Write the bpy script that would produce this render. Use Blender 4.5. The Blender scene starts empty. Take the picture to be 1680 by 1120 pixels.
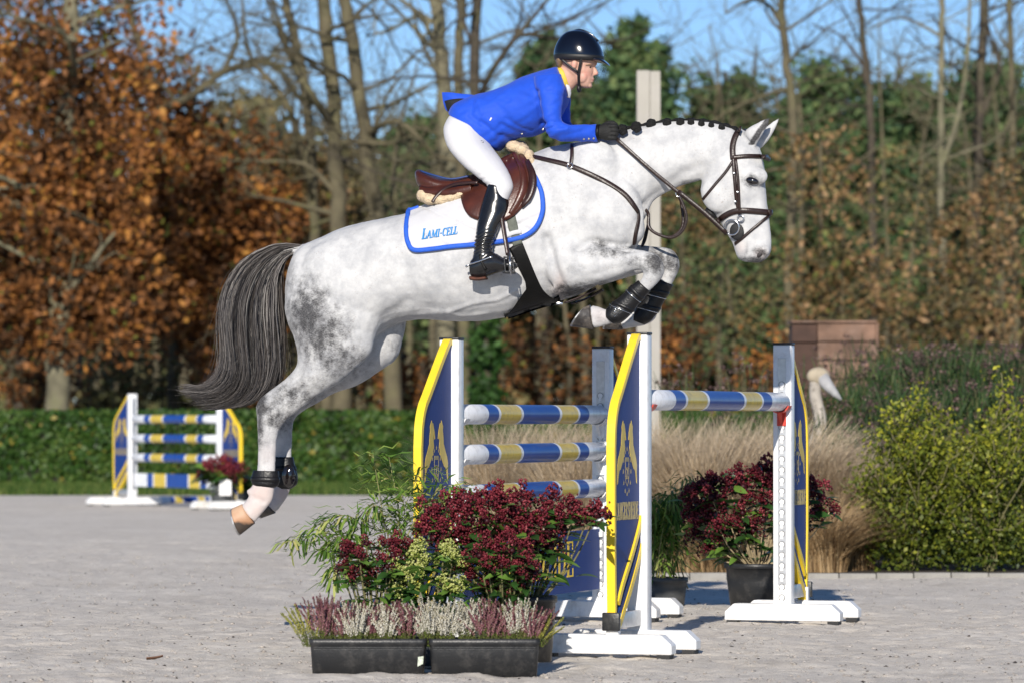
import bpy, bmesh, math, random
import numpy as np
from mathutils import Vector, Matrix
R = math.radians
rnd = random.Random(7)
nrg = np.random.default_rng(11)
scene = bpy.context.scene
COL = scene.collection

# ------------------------------------------------------------------ camera
FPX, CX, HY, CH = 7000.0, 840.0, 682.0, 1.12        # focal length in photo pixels, centre column, horizon row, lens height
cam_d = bpy.data.cameras.new('camera')
cam = bpy.data.objects.new('camera', cam_d)
COL.objects.link(cam)
cam.location = (0, 0, CH)
cam.rotation_euler = (R(90), 0, 0)
cam_d.sensor_width = 36
cam_d.lens = FPX / 1680 * 36
cam_d.shift_y = (HY - 560) / 1680
cam_d.clip_start = 0.5
cam_d.clip_end = 2000
cam_d.dof.use_dof = True
cam_d.dof.focus_distance = 21.4
cam_d.dof.aperture_fstop = 4.0
cam_d.dof.aperture_blades = 9
scene.camera = cam
# ------------------------------------------------------------------ sky and sun
SUN_EL, SUN_AZ = R(23), R(8.0)      # light travels into the picture, a touch to the right
world = bpy.data.worlds.new('World')
scene.world = world
world.use_nodes = True
wn = world.node_tree
wn.nodes.clear()
w_out = wn.nodes.new('ShaderNodeOutputWorld')
w_bg = wn.nodes.new('ShaderNodeBackground')
w_sky = wn.nodes.new('ShaderNodeTexSky')
w_sky.sky_type = 'NISHITA'
w_sky.sun_disc = False
w_sky.sun_elevation = SUN_EL
w_sky.sun_rotation = R(180) + SUN_AZ
w_sky.air_density = 0.7
w_sky.dust_density = 0.0
w_sky.ozone_density = 5.0
w_bg.inputs['Strength'].default_value = 0.10
wn.links.new(w_sky.outputs[0], w_bg.inputs['Color'])
wn.links.new(w_bg.outputs[0], w_out.inputs['Surface'])
sun_d = bpy.data.lights.new('sun', 'SUN')
sun_d.energy = 5.0
sun_d.angle = R(0.53)
sun_d.color = (1.0, 0.93, 0.83)
sun = bpy.data.objects.new('sun', sun_d)
COL.objects.link(sun)
LDIR = Vector((math.sin(SUN_AZ) * math.cos(SUN_EL), math.cos(SUN_AZ) * math.cos(SUN_EL), -math.sin(SUN_EL)))
sun.rotation_euler = LDIR.to_track_quat('-Z', 'Y').to_euler()
sun.location = (-5, -20, 20)
vs = scene.view_settings
vs.view_transform = 'Standard'
vs.look = 'None'
vs.gamma = 1
vs.exposure = 0.14
vs.use_curve_mapping = False

# ------------------------------------------------------------------ helpers
def P(px, py, Y):
    return Vector(((px - CX) * Y / FPX, Y, CH - (py - HY) * Y / FPX))
def GY(py):
    return CH * FPX / (py - HY)

def link(o, parent=None):
    COL.objects.link(o)
    if parent is not None:
        o.parent = parent
    return o
def tag(o, label=None, cat=None, group=None, kind=None):
    if label: o['label'] = label
    if cat: o['category'] = cat
    if group: o['group'] = group
    if kind: o['kind'] = kind
    return o
def empty(name, loc=(0, 0, 0), rz=0.0):
    o = bpy.data.objects.new(name, None)
    o.location = loc
    o.rotation_euler = (0, 0, rz)
    o.empty_display_size = 0.1
    link(o)
    return o
def setmats(me, mats):
    if not isinstance(mats, (list, tuple)): mats = [mats]
    for m in mats: me.materials.append(m)
def obj(name, me, mats=None, parent=None, smooth=True):
    """link mesh as object; mesh coordinates are taken in the parent's space"""
    if isinstance(me, bmesh.types.BMesh):
        b = me
        me = bpy.data.meshes.new(name)
        b.normal_update()
        b.to_mesh(me); b.free()
    if mats is not None and len(me.materials) == 0: setmats(me, mats)
    if smooth:
        me.polygons.foreach_set('use_smooth', [True] * len(me.polygons))
    o = bpy.data.objects.new(name, me)
    return link(o, parent)
def wobj(name, me, mats, parent, smooth=True):
    """mesh in WORLD coordinates put under a parent whose transform is only known by location/rotation"""
    o = obj(name, me, mats, None, smooth)
    if parent is not None:
        o.parent = parent
        o.matrix_parent_inverse = parent.matrix_basis.inverted()
    return o
def np_mesh(name, V, F, tint=None, mats=None, smooth=False, attr='tint'):
    V = np.asarray(V, dtype=np.float32); F = np.asarray(F, dtype=np.int32)
    me = bpy.data.meshes.new(name)
    n, k = F.shape
    me.vertices.add(len(V)); me.vertices.foreach_set('co', V.ravel())
    me.loops.add(n * k); me.loops.foreach_set('vertex_index', F.ravel())
    me.polygons.add(n)
    me.polygons.foreach_set('loop_start', np.arange(0, n * k, k, dtype=np.int32))
    me.polygons.foreach_set('loop_total', np.full(n, k, dtype=np.int32))
    if smooth: me.polygons.foreach_set('use_smooth', np.ones(n, dtype=bool))
    me.update(calc_edges=True)
    if tint is not None:
        a = me.attributes.new(attr, 'FLOAT', 'POINT')
        a.data.foreach_set('value', np.asarray(tint, dtype=np.float32))
    if mats is not None: setmats(me, mats)
    return me
def copy_tree(o, parent=None, keep=True):
    c = o.copy()
    if parent is not None: c.parent = parent
    COL.objects.link(c)
    for ch in o.children:
        copy_tree(ch, c)
    return c

# bmesh primitives
def bm_box(bm, c, s, rot=None, mi=0, bev=0.0):
    M = Matrix.Translation(Vector(c)) @ (rot.to_4x4() if rot is not None else Matrix()) @ Matrix.Diagonal((s[0], s[1], s[2], 1))
    r = bmesh.ops.create_cube(bm, size=1, matrix=M)
    vs_ = r['verts']
    fs = {f for v in vs_ for f in v.link_faces}
    for f in fs: f.material_index = mi
    if bev > 0:
        es = list({e for v in vs_ for e in v.link_edges})
        rb = bmesh.ops.bevel(bm, geom=es, offset=bev, segments=2, profile=0.5, affect='EDGES')
        for f in rb['faces']: f.material_index = mi
    return vs_
def bm_prism(bm, pts, d, mi=0, mis=None):
    """extrude a 3-D polygon (list of Vector) along vector d"""
    n = len(pts)
    a = [bm.verts.new(p) for p in pts]
    b = [bm.verts.new(Vector(p) + d) for p in pts]
    fs = [bm.faces.new(a[::-1]), bm.faces.new(b)]
    for i in range(n):
        j = (i + 1) % n
        f = bm.faces.new((a[i], a[j], b[j], b[i])); fs.append(f)
        f.material_index = mi if mis is None else mis
    fs[0].material_index = mi; fs[1].material_index = mi
    return fs
def frame_from(t, up=Vector((0, 0, 1))):
    t = t.normalized()
    s = t.cross(up)
    if s.length < 1e-4: s = t.cross(Vector((1, 0, 0)))
    s.normalize()
    return t, s, s.cross(t)
def bm_tube(bm, pts, radii, n=8, mi=0, caps=True, flat=None, updir=None):
    """tube along points; flat=(ra,rb) multiplies the two cross axes"""
    pts = [Vector(p) for p in pts]
    if not isinstance(radii, (list, tuple)): radii = [radii] * len(pts)
    rings = []
    prev_s = None
    for i, p in enumerate(pts):
        t = (pts[min(i + 1, len(pts) - 1)] - pts[max(i - 1, 0)])
        if t.length < 1e-7: t = Vector((0, 0, 1))
        t.normalize()
        if updir is not None:
            s = t.cross(updir)
            if s.length < 1e-4: s = prev_s or t.orthogonal()
        elif prev_s is None:
            s = t.orthogonal()
        else:
            s = prev_s - t * prev_s.dot(t)
            if s.length < 1e-5: s = t.orthogonal()
        s = s.normalized(); u = t.cross(s).normalized(); prev_s = s
        fa, fb = flat if flat else (1, 1)
        ring = []
        for k in range(n):
            a = 2 * math.pi * k / n
            ring.append(bm.verts.new(p + s * (math.cos(a) * radii[i] * fa) + u * (math.sin(a) * radii[i] * fb)))
        rings.append(ring)
    for i in range(len(rings) - 1):
        for k in range(n):
            f = bm.faces.new((rings[i][k], rings[i][(k + 1) % n], rings[i + 1][(k + 1) % n], rings[i + 1][k]))
            f.material_index = mi
    if caps:
        f = bm.faces.new(rings[0][::-1]); f.material_index = mi
        f = bm.faces.new(rings[-1]); f.material_index = mi
    return rings
def bm_ellipsoid(bm, c, ax, ay, az, seg=16, ring=10, mi=0):
    M = Matrix(((ax[0], ay[0], az[0], c[0]), (ax[1], ay[1], az[1], c[1]), (ax[2], ay[2], az[2], c[2]), (0, 0, 0, 1)))
    r = bmesh.ops.create_uvsphere(bm, u_segments=seg, v_segments=ring, radius=1, matrix=M)
    for v in r['verts']:
        for f in v.link_faces: f.material_index = mi
def cr(pts, sub=6):
    """catmull-rom through rows of numbers"""
    A = np.asarray(pts, dtype=float)
    if len(A) < 3: 
        return np.array([A[0] + (A[-1] - A[0]) * t for t in np.linspace(0, 1, sub + 1)])
    E = np.vstack([2 * A[0] - A[1], A, 2 * A[-1] - A[-2]])
    out = []
    for i in range(1, len(E) - 2):
        p0, p1, p2, p3 = E[i - 1], E[i], E[i + 1], E[i + 2]
        for s in range(sub):
            t = s / sub
            out.append(0.5 * (2 * p1 + (p2 - p0) * t + (2 * p0 - 5 * p1 + 4 * p2 - p3) * t * t + (3 * p1 - p0 - 3 * p2 + p3) * t ** 3))
    out.append(A[-1])
    return np.array(out)
def vcr(pts, sub=6):
    return [Vector(p) for p in cr([tuple(p) for p in pts], sub)]

# ------------------------------------------------------------------ materials
def mat(name, col=(0.5, 0.5, 0.5), rough=0.6, metal=0.0, var=0.0, vscale=20.0, bump=0.0, bscale=60.0, spec=0.5, coat=0.0,
        dirt=None, dirt_amt=0.0, dscale=6.0, sheen=0.0, transl=0.0, sss=0.0):
    m = bpy.data.materials.new(name)
    m.use_nodes = True
    nt = m.node_tree; N = nt.nodes; L = nt.links
    b = N['Principled BSDF']
    b.inputs['Base Color'].default_value = (*col, 1)
    b.inputs['Roughness'].default_value = rough
    b.inputs['Metallic'].default_value = metal
    b.inputs['Specular IOR Level'].default_value = spec
    b.inputs['Coat Weight'].default_value = coat
    b.inputs['Coat Roughness'].default_value = 0.06
    b.inputs['Sheen Weight'].default_value = sheen
    if sss:
        b.inputs['Subsurface Weight'].default_value = sss
        b.inputs['Subsurface Radius'].default_value = (0.012, 0.005, 0.003)
        b.inputs['Subsurface Scale'].default_value = 1.0
    tc = N.new('ShaderNodeTexCoord')
    cur = None
    if var > 0:
        nz = N.new('ShaderNodeTexNoise'); nz.inputs['Scale'].default_value = vscale; nz.inputs['Detail'].default_value = 5
        L.new(tc.outputs['Object'], nz.inputs['Vector'])
        rp = N.new('ShaderNodeValToRGB')
        rp.color_ramp.elements[0].position = 0.3; rp.color_ramp.elements[1].position = 0.7
        rp.color_ramp.elements[0].color = (*[max(0, c * (1 - var)) for c in col], 1)
        rp.color_ramp.elements[1].color = (*[min(1, c * (1 + var)) for c in col], 1)
        L.new(nz.outputs['Fac'], rp.inputs['Fac']); cur = rp.outputs['Color']
    if dirt is not None:
        nz = N.new('ShaderNodeTexNoise'); nz.inputs['Scale'].default_value = dscale; nz.inputs['Detail'].default_value = 8; nz.inputs['Roughness'].default_value = 0.7
        L.new(tc.outputs['Object'], nz.inputs['Vector'])
        rp = N.new('ShaderNodeValToRGB')
        rp.color_ramp.elements[0].position = 0.5; rp.color_ramp.elements[1].position = 0.78
        rp.color_ramp.elements[0].color = (0, 0, 0, 1)
        rp.color_ramp.elements[1].color = (dirt_amt, dirt_amt, dirt_amt, 1)
        L.new(nz.outputs['Fac'], rp.inputs['Fac'])
        mx = N.new('ShaderNodeMixRGB')
        if cur is None: mx.inputs[1].default_value = (*col, 1)
        else: L.new(cur, mx.inputs[1])
        mx.inputs[2].default_value = (*dirt, 1)
        L.new(rp.outputs['Color'], mx.inputs[0]); cur = mx.outputs[0]
    if cur is not None: L.new(cur, b.inputs['Base Color'])
    if bump > 0:
        nz = N.new('ShaderNodeTexNoise'); nz.inputs['Scale'].default_value = bscale; nz.inputs['Detail'].default_value = 6
        L.new(tc.outputs['Object'], nz.inputs['Vector'])
        bp = N.new('ShaderNodeBump'); bp.inputs['Strength'].default_value = bump; bp.inputs['Distance'].default_value = 0.01
        L.new(nz.outputs['Fac'], bp.inputs['Height']); L.new(bp.outputs['Normal'], b.inputs['Normal'])
    if transl > 0:
        out = N['Material Output']
        tr = N.new('ShaderNodeBsdfTranslucent'); mxs = N.new('ShaderNodeMixShader'); mxs.inputs[0].default_value = transl
        if cur is not None: L.new(cur, tr.inputs['Color'])
        else: tr.inputs['Color'].default_value = (*col, 1)
        L.new(b.outputs[0], mxs.inputs[1]); L.new(tr.outputs[0], mxs.inputs[2]); L.new(mxs.outputs[0], out.inputs['Surface'])
    return m
def tint_mat(name, stops, rough=0.6, transl=0.25, spec=0.3, attr='tint', sheen=0.0, metal=0.0):
    """colour picked along a ramp by the 'tint' attribute that every leaf / strand carries"""
    m = bpy.data.materials.new(name)
    m.use_nodes = True
    nt = m.node_tree; N = nt.nodes; L = nt.links
    b = N['Principled BSDF']
    b.inputs['Roughness'].default_value = rough
    b.inputs['Specular IOR Level'].default_value = spec
    b.inputs['Sheen Weight'].default_value = sheen
    at = N.new('ShaderNodeAttribute'); at.attribute_name = attr
    rp = N.new('ShaderNodeValToRGB')
    els = rp.color_ramp.elements
    while len(els) < len(stops): els.new(0.5)
    for e, (p, c) in zip(els, stops):
        e.position = p; e.color = (*c, 1)
    L.new(at.outputs['Fac'], rp.inputs['Fac'])
    L.new(rp.outputs['Color'], b.inputs['Base Color'])
    if transl > 0:
        tr = N.new('ShaderNodeBsdfTranslucent'); mxs = N.new('ShaderNodeMixShader'); mxs.inputs[0].default_value = transl
        L.new(rp.outputs['Color'], tr.inputs['Color'])
        L.new(b.outputs[0], mxs.inputs[1]); L.new(tr.outputs[0], mxs.inputs[2])
        L.new(mxs.outputs[0], N['Material Output'].inputs['Surface'])
    return m

M = {}
M['white'] = mat('white_paint', (0.78, 0.78, 0.78), 0.42, var=0.04, vscale=8, dirt=(0.36, 0.32, 0.27), dirt_amt=0.7, dscale=11)
M['postwhite'] = mat('white_powder_coat', (0.80, 0.81, 0.82), 0.35, dirt=(0.42, 0.40, 0.37), dirt_amt=0.5, dscale=16)
M['blue'] = mat('navy_paint', (0.012, 0.042, 0.20), 0.5, spec=0.12, var=0.06, vscale=5, dirt=(0.06, 0.09, 0.20), dirt_amt=0.25, dscale=18)
M['poleblue'] = mat('blue_paint', (0.010, 0.060, 0.30), 0.32, spec=0.3, var=0.08, vscale=7, dirt=(0.10, 0.14, 0.28), dirt_amt=0.4, dscale=22)
M['yellow'] = mat('yellow_paint', (0.86, 0.60, 0.03), 0.35, var=0.04, vscale=9, dirt=(0.4, 0.30, 0.08), dirt_amt=0.3, dscale=16)
M['poleyellow'] = mat('mustard_paint', (0.62, 0.46, 0.06), 0.30, var=0.07, vscale=9, dirt=(0.22, 0.17, 0.08), dirt_amt=0.7, dscale=22)
M['polewhite'] = mat('pole_white_paint', (0.76, 0.78, 0.82), 0.30, dirt=(0.30, 0.29, 0.28), dirt_amt=0.7, dscale=17)
M['gold'] = mat('gold_print', (0.60, 0.43, 0.05), 0.4, var=0.08)
M['goldfaint'] = mat('faded_gold_print', (0.33, 0.27, 0.12), 0.5, var=0.1)
M['black_plastic'] = mat('black_plastic', (0.016, 0.017, 0.019), 0.42, dirt=(0.16, 0.15, 0.14), dirt_amt=0.35, dscale=18, bump=0.15, bscale=90)
M['grey_plastic'] = mat('grey_plastic', (0.06, 0.065, 0.07), 0.5, dirt=(0.18, 0.17, 0.16), dirt_amt=0.4, dscale=10)
M['red_plastic'] = mat('red_plastic', (0.55, 0.05, 0.03), 0.4, var=0.08)
M['alu'] = mat('aluminium', (0.52, 0.53, 0.55), 0.38, 0.7, var=0.12, vscale=40, dirt=(0.3, 0.3, 0.3), dirt_amt=0.5, dscale=30)
M['steel'] = mat('steel', (0.62, 0.62, 0.63), 0.22, 1.0)
M['terracotta'] = mat('pinkish_pot', (0.55, 0.38, 0.32), 0.7, var=0.1)
M['black_rubber'] = mat('black_rubber', (0.012, 0.012, 0.013), 0.62, bump=0.2, bscale=150)
M['soil'] = mat('soil', (0.035, 0.025, 0.018), 0.95, var=0.4, vscale=30, bump=0.8, bscale=40)
# ------------------------------------------------------------------ setting: ground
def vnoise(X, Y, scale, seed):
    g = np.random.default_rng(seed).random((257, 257))
    x = (X / scale) % 256; y = (Y / scale) % 256
    xi = np.floor(x).astype(int); yi = np.floor(y).astype(int)
    fx = x - xi; fy = y - yi
    fx = fx * fx * (3 - 2 * fx); fy = fy * fy * (3 - 2 * fy)
    xj = (xi + 1) % 256; yj = (yi + 1) % 256
    return (g[xi, yi] * (1 - fx) + g[xj, yi] * fx) * (1 - fy) + (g[xi, yj] * (1 - fx) + g[xj, yj] * fx) * fy - 0.5

def sand_material():
    m = bpy.data.materials.new('arena_sand')
    m.use_nodes = True
    nt = m.node_tree; N = nt.nodes; L = nt.links
    b = N['Principled BSDF']; b.inputs['Roughness'].default_value = 0.9; b.inputs['Specular IOR Level'].default_value = 0.25
    tc = N.new('ShaderNodeTexCoord')
    def noise(sc, det, rough=0.6, stretch=(1, 1, 1)):
        mp = N.new('ShaderNodeMapping'); mp.inputs['Scale'].default_value = stretch
        L.new(tc.outputs['Object'], mp.inputs['Vector'])
        n = N.new('ShaderNodeTexNoise'); n.inputs['Scale'].default_value = sc; n.inputs['Detail'].default_value = det; n.inputs['Roughness'].default_value = rough
        L.new(mp.outputs[0], n.inputs['Vector'])
        return n.outputs['Fac']
    def ramp(f, p0, c0, p1, c1):
        r = N.new('ShaderNodeValToRGB'); e = r.color_ramp.elements
        e[0].position = p0; e[0].color = (*c0, 1); e[1].position = p1; e[1].color = (*c1, 1)
        L.new(f, r.inputs['Fac']); return r.outputs['Color']
    def mix(a, bb, f, mode='MIX'):
        x = N.new('ShaderNodeMixRGB'); x.blend_type = mode
        for i, s in ((1, a), (2, bb), (0, f)):
            if isinstance(s, (int, float)): x.inputs[i].default_value = s
            elif isinstance(s, tuple): x.inputs[i].default_value = (*s, 1)
            else: L.new(s, x.inputs[i])
        return x.outputs[0]
    big = ramp(noise(0.9, 6, 0.65), 0.32, (0.75, 0.69, 0.61), 0.70, (0.88, 0.82, 0.735))
    mid = ramp(noise(9, 6, 0.7), 0.36, (0.84, 0.825, 0.81), 0.62, (1.0, 1.0, 1.0))
    c = mix(big, mid, 1.0, 'MULTIPLY')
    fine = ramp(noise(160, 4, 0.75), 0.38, (0.70, 0.69, 0.68), 0.60, (1.0, 1.0, 1.0))
    c = mix(c, fine, 0.75, 'MULTIPLY')
    damp = ramp(noise(2.3, 8, 0.72), 0.55, (0, 0, 0), 0.70, (0.55, 0.55, 0.55))
    c = mix(c, (0.38, 0.335, 0.28), damp)
    L.new(c, b.inputs['Base Color'])
    bp = N.new('ShaderNodeBump'); bp.inputs['Strength'].default_value = 0.5; bp.inputs['Distance'].default_value = 0.012
    L.new(noise(70, 8, 0.75), bp.inputs['Height'])
    bp2 = N.new('ShaderNodeBump'); bp2.inputs['Strength'].default_value = 0.45; bp2.inputs['Distance'].default_value = 0.03
    L.new(noise(14, 6, 0.7), bp2.inputs['Height']); L.new(bp.outputs[0], bp2.inputs['Normal'])
    L.new(bp2.outputs[0], b.inputs['Normal'])
    return m
M['sand'] = sand_material()
M['earth'] = mat('forest_floor', (0.10, 0.06, 0.03), 0.95, var=0.5, vscale=3, bump=0.6, bscale=10)
M['lawn'] = mat('lawn', (0.055, 0.10, 0.02), 0.9, var=0.35, vscale=3)

def plane(name, x0, x1, y0, y1, z, m):
    bm = bmesh.new()
    f = bm.faces.new([bm.verts.new(p) for p in ((x0, y0, z), (x1, y0, z), (x1, y1, z), (x0, y1, z))])
    o = obj(name, bm, m, smooth=False); o['kind'] = 'structure'
    return o
plane('ground', -900, 900, -200, 1800, -0.06, M['earth'])
# arena: dense sheet where the camera sees it close, plain sheet beyond
def sand_h(X, Y):
    fade = np.clip((60 - Y) / 25, 0.15, 1)
    h = 0.020 * vnoise(X + 40, Y * 0.7 + 9, 0.55, 1) + 0.014 * vnoise(X + 7, Y + 3, 0.21, 2) + 0.011 * vnoise(X, Y + 1, 0.085, 3) + 0.012 * vnoise(X + 3, Y, 0.05, 4)
    h = h - 0.014 * np.clip(vnoise(X + 11, Y * 0.8 + 5, 0.26, 5) - 0.22, 0, 1) * 3
    return h * fade - 0.004
ys = np.concatenate([np.arange(10, 16.5, 0.25), np.arange(16.5, 25, 0.035), np.arange(25, 40, 0.09), np.arange(40, 61.0, 0.3)])
ts = np.linspace(-1, 1, 190)
YY, TT = np.meshgrid(ys, ts, indexing='ij')
XX = TT * (YY * 0.135 + 0.5)
ZZ = sand_h(XX, YY)
# little heaps of sand against the troughs and feet
for (hx, hy, hr, hh) in ((P(790, 1108, 18.6).x, 18.42, 0.09, 0.022), (P(900, 1095, 19).x, 19.0, 0.12, 0.012), (P(1010, 1092, 19).x, 19.1, 0.2, 0.014), (P(560, 1108, 18.5).x, 18.40, 0.2, 0.010)):
    ZZ += hh * np.exp(-((XX - hx) ** 2 + (YY - hy) ** 2) / (2 * hr * hr))
V = np.stack([XX, YY, ZZ], -1).reshape(-1, 3)
ny, nx = YY.shape
ii, jj = np.meshgrid(np.arange(ny - 1), np.arange(nx - 1), indexing='ij')
a = (ii * nx + jj).ravel()
F = np.stack([a, a + nx, a + nx + 1, a + 1], 1)[:, ::-1]
o = obj('arena_sand', np_mesh('arena_sand', V, F, mats=M['sand'], smooth=True)); o['kind'] = 'structure'
plane('arena_surround', -80, 80, -60, 60.6, -0.035, M['sand'])
# clods and crumbs lying on the sand
def crumbs(name, n, smin, smax, m, seed, tint=None, y0=16.8, y1=34):
    g = np.random.default_rng(seed)
    Yc = y0 + (y1 - y0) * g.random(n) ** 1.7
    Xc = (g.random(n) * 2 - 1) * (Yc * 0.125 + 0.2)
    Zc = sand_h(Xc, Yc)
    s = smin + (smax - smin) * g.random(n) ** 3
    base = np.array([[1, 0, 0], [-1, 0, 0], [0, 1, 0], [0, -1, 0], [0, 0, 1], [0, 0, -0.6]], float)
    fac = np.array([[0, 2, 4], [2, 1, 4], [1, 3, 4], [3, 0, 4], [2, 0, 5], [1, 2, 5], [3, 1, 5], [0, 3, 5]])
    jit = base[None] * (0.6 + 0.8 * g.random((n, 6, 1)))
    ang = g.random(n) * 6.28
    ca, sa = np.cos(ang)[:, None], np.sin(ang)[:, None]
    x = jit[..., 0] * ca - jit[..., 1] * sa; y = jit[..., 0] * sa + jit[..., 1] * ca
    V = np.stack([x * s[:, None] * 1.3 + Xc[:, None], y * s[:, None] + Yc[:, None], jit[..., 2] * s[:, None] * 0.6 + Zc[:, None] + s[:, None] * 0.2], -1).reshape(-1, 3)
    F = (fac[None] + (np.arange(n) * 6)[:, None, None]).reshape(-1, 3)
    o = obj(name, np_mesh(name, V, F, mats=m), smooth=False)
    return tag(o, tint, 'debris', kind='stuff')
M['crumb'] = mat('sand_clod', (0.36, 0.33, 0.30), 0.9, var=0.3, vscale=30)
M['darkbit'] = mat('dark_fibre', (0.05, 0.04, 0.032), 0.9, var=0.4, vscale=30)
crumbs('sand_clods', 7000, 0.003, 0.013, M['crumb'], 5, 'small pale clods of sand scattered over the arena')
crumbs('dark_fibres', 2200, 0.002, 0.009, M['darkbit'], 6, 'small dark crumbs and fibres scattered over the arena')
# fallen leaf
def fallen_leaf(px, py, label, w=0.05, rz=0.2):
    Y = GY(py); p = P(px, py, Y)
    bm = bmesh.new()
    rows = []
    for i in range(6):
        t = i / 5; wd = w * 0.33 * math.sin(math.pi * min(1, 0.08 + t * 0.9)) + 0.002
        rows.append([bm.verts.new((w * (t - 0.5) * 1.3, -wd, 0.012 + 0.012 * t * t)), bm.verts.new((w * (t - 0.5) * 1.3, 0, 0.004 + 0.014 * t * t)), bm.verts.new((w * (t - 0.5) * 1.3, wd, 0.016 + 0.010 * t * t))])
    for i in range(5):
        for k in range(2): bm.faces.new((rows[i][k], rows[i + 1][k], rows[i + 1][k + 1], rows[i][k + 1]))
    o = obj('fallen_leaf', bm, mat('dry_leaf', (0.17, 0.08, 0.04), 0.8, var=0.3))
    o.location = (p.x, Y, float(sand_h(np.array([p.x]), np.array([Y]))[0]) + 0.004); o.rotation_euler = (0, 0, rz)
    tag(o, label, 'leaf')
fallen_leaf(254, 1080, 'curled brown fallen leaf lying on the sand at lower left', 0.06)

# lawn strip, bed and kerb
plane('grass_verge', -60, 60, 60.4, 75, -0.012, M['lawn'])
M['blade'] = tint_mat('grass_blades', [(0, (0.03, 0.07, 0.012)), (0.6, (0.07, 0.13, 0.02)), (1, (0.17, 0.20, 0.05))], 0.7, 0.3)
def blades(name, n, x0, x1, y0, y1, h, w, m, seed, z=0.0):
    g = np.random.default_rng(seed)
    x = x0 + (x1 - x0) * g.random(n); y = y0 + (y1 - y0) * g.random(n)
    hh = h * (0.5 + g.random(n)); lean = (g.random((n, 2)) - 0.5) * h * 0.9; an = g.random(n) * 3.14
    dx, dy = np.cos(an) * w / 2, np.sin(an) * w / 2
    V = np.stack([np.stack([x - dx, y - dy, np.full(n, z)], -1), np.stack([x + dx, y + dy, np.full(n, z)], -1), np.stack([x + lean[:, 0], y + lean[:, 1], z + hh], -1)], 1).reshape(-1, 3)
    F = np.arange(3 * n).reshape(-1, 3)
    return np_mesh(name, V, F, np.repeat(g.random(n), 3), m)
o = obj('grass', blades('grass', 30000, -9.5, 3, 60.5, 67.5, 0.10, 0.03, M['blade'], 8, -0.012), smooth=False)
tag(o, 'mown green grass strip in front of the clipped hedge', 'grass', kind='stuff')
M['bed'] = mat('bed_soil', (0.045, 0.032, 0.022), 0.95, var=0.5, vscale=6, bump=0.9, bscale=25)
plane('planting_bed', -0.5, 40, 29.55, 50, 0.012, M['bed'])
kerb = empty('kerb', (0, 29.5, 0)); kerb['kind'] = 'structure'
M['kerb'] = mat('concrete_kerb', (0.26, 0.25, 0.23), 0.85, var=0.14, vscale=12, bump=0.4, bscale=60)
bm = bmesh.new(); bm_box(bm, (0, 0, 0.0), (0.252, 0.07, 0.075), bev=0.006)
kme = None
for k in range(18):
    if kme is None:
        s = obj('kerb_stone', bm, M['kerb'], kerb); kme = s.data
    else:
        s = link(bpy.data.objects.new('kerb_stone', kme), kerb)
    s.location = (-0.45 + k * 0.258, rnd.uniform(-0.006, 0.006), rnd.uniform(-0.003, 0.004))
    s.rotation_euler = (rnd.uniform(-0.02, 0.02), rnd.uniform(-0.008, 0.008), rnd.uniform(-0.012, 0.012))

# ------------------------------------------------------------------ leaf clouds
def leaf_quads(C, size, g, up_bias=0.0, out=None, aspect=1.6, curl=0.25):
    """C: n x 3 leaf centres -> folded two-quad leaves would be heavy; one kite-shaped quad each"""
    n = len(C)
    d = g.normal(size=(n, 3)); 
    if out is not None: d += out
    d[:, 2] += up_bias
    d /= np.linalg.norm(d, axis=1)[:, None] + 1e-9
    r = g.normal(size=(n, 3)); t = np.cross(d, r); t /= np.linalg.norm(t, axis=1)[:, None] + 1e-9
    b = np.cross(d, t)
    s = (size * (0.6 + 0.8 * g.random(n)))[:, None]
    L_ = t * s * 0.5 * aspect ** 0.5; W_ = b * s * 0.5 / aspect ** 0.5
    V = np.stack([C - L_, C - L_ * 0.1 + W_ + d * s * curl * 0.4, C + L_, C - L_ * 0.1 - W_ + d * s * curl * 0.4], 1).reshape(-1, 3)
    F = np.arange(4 * n).reshape(-1, 4)
    return V, F
def cloud(name, C, size, m, parent, g, tint, **kw):
    V, F = leaf_quads(C, size, g, **kw)
    me = np_mesh(name, V, F, np.repeat(np.clip(tint, 0, 1), 4), m)
    return wobj(name, me, m, parent, smooth=False)

# hedge
M['hedge'] = tint_mat('hedge_leaf', [(0, (0.015, 0.04, 0.008)), (0.5, (0.04, 0.095, 0.015)), (0.9, (0.10, 0.15, 0.03)), (1, (0.26, 0.22, 0.04))], 0.5, 0.2)
M['hedgecore'] = mat('hedge_twigs', (0.02, 0.022, 0.012), 0.95, var=0.4, vscale=4)
hx0, hx1, hy0, hy1, hz = -10.5, 5.5, 67.6, 69.4, 1.13
hedge = empty('clipped_hedge', (-2.5, 68.5, 0))
tag(hedge, 'long clipped green hedge running behind the arena', 'hedge')
bm = bmesh.new(); bm_box(bm, ((hx0 + hx1) / 2, (hy0 + hy1) / 2, hz / 2 - 0.03), (hx1 - hx0, hy1 - hy0, hz - 0.02))
wobj('twig_core', bm, M['hedgecore'], hedge, False)
g = np.random.default_rng(21)
n1 = 24000
C1 = np.stack([hx0 + (hx1 - hx0) * g.random(n1), hy0 - 0.10 * g.random(n1) , 0.04 + hz * g.random(n1)], -1)
C1[:, 1] -= 0.13 * vnoise(C1[:, 0], C1[:, 2] * 1.4, 0.35, 31) 
n2 = 9000
C2 = np.stack([hx0 + (hx1 - hx0) * g.random(n2), hy0 + (hy1 - hy0) * g.random(n2), hz + 0.07 * g.random(n2) + 0.05 * vnoise(np.arange(n2) * 0.37, np.arange(n2) * 0.11, 1, 33)], -1)
C = np.vstack([C1, C2])
out = np.vstack([np.tile([0, -1.2, 0.3], (n1, 1)), np.tile([0, -0.2, 1.2], (n2, 1))])
tn = 0.45 + 0.5 * vnoise(C[:, 0], C[:, 2], 0.35, 34) + 0.22 * g.normal(size=len(C))
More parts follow.
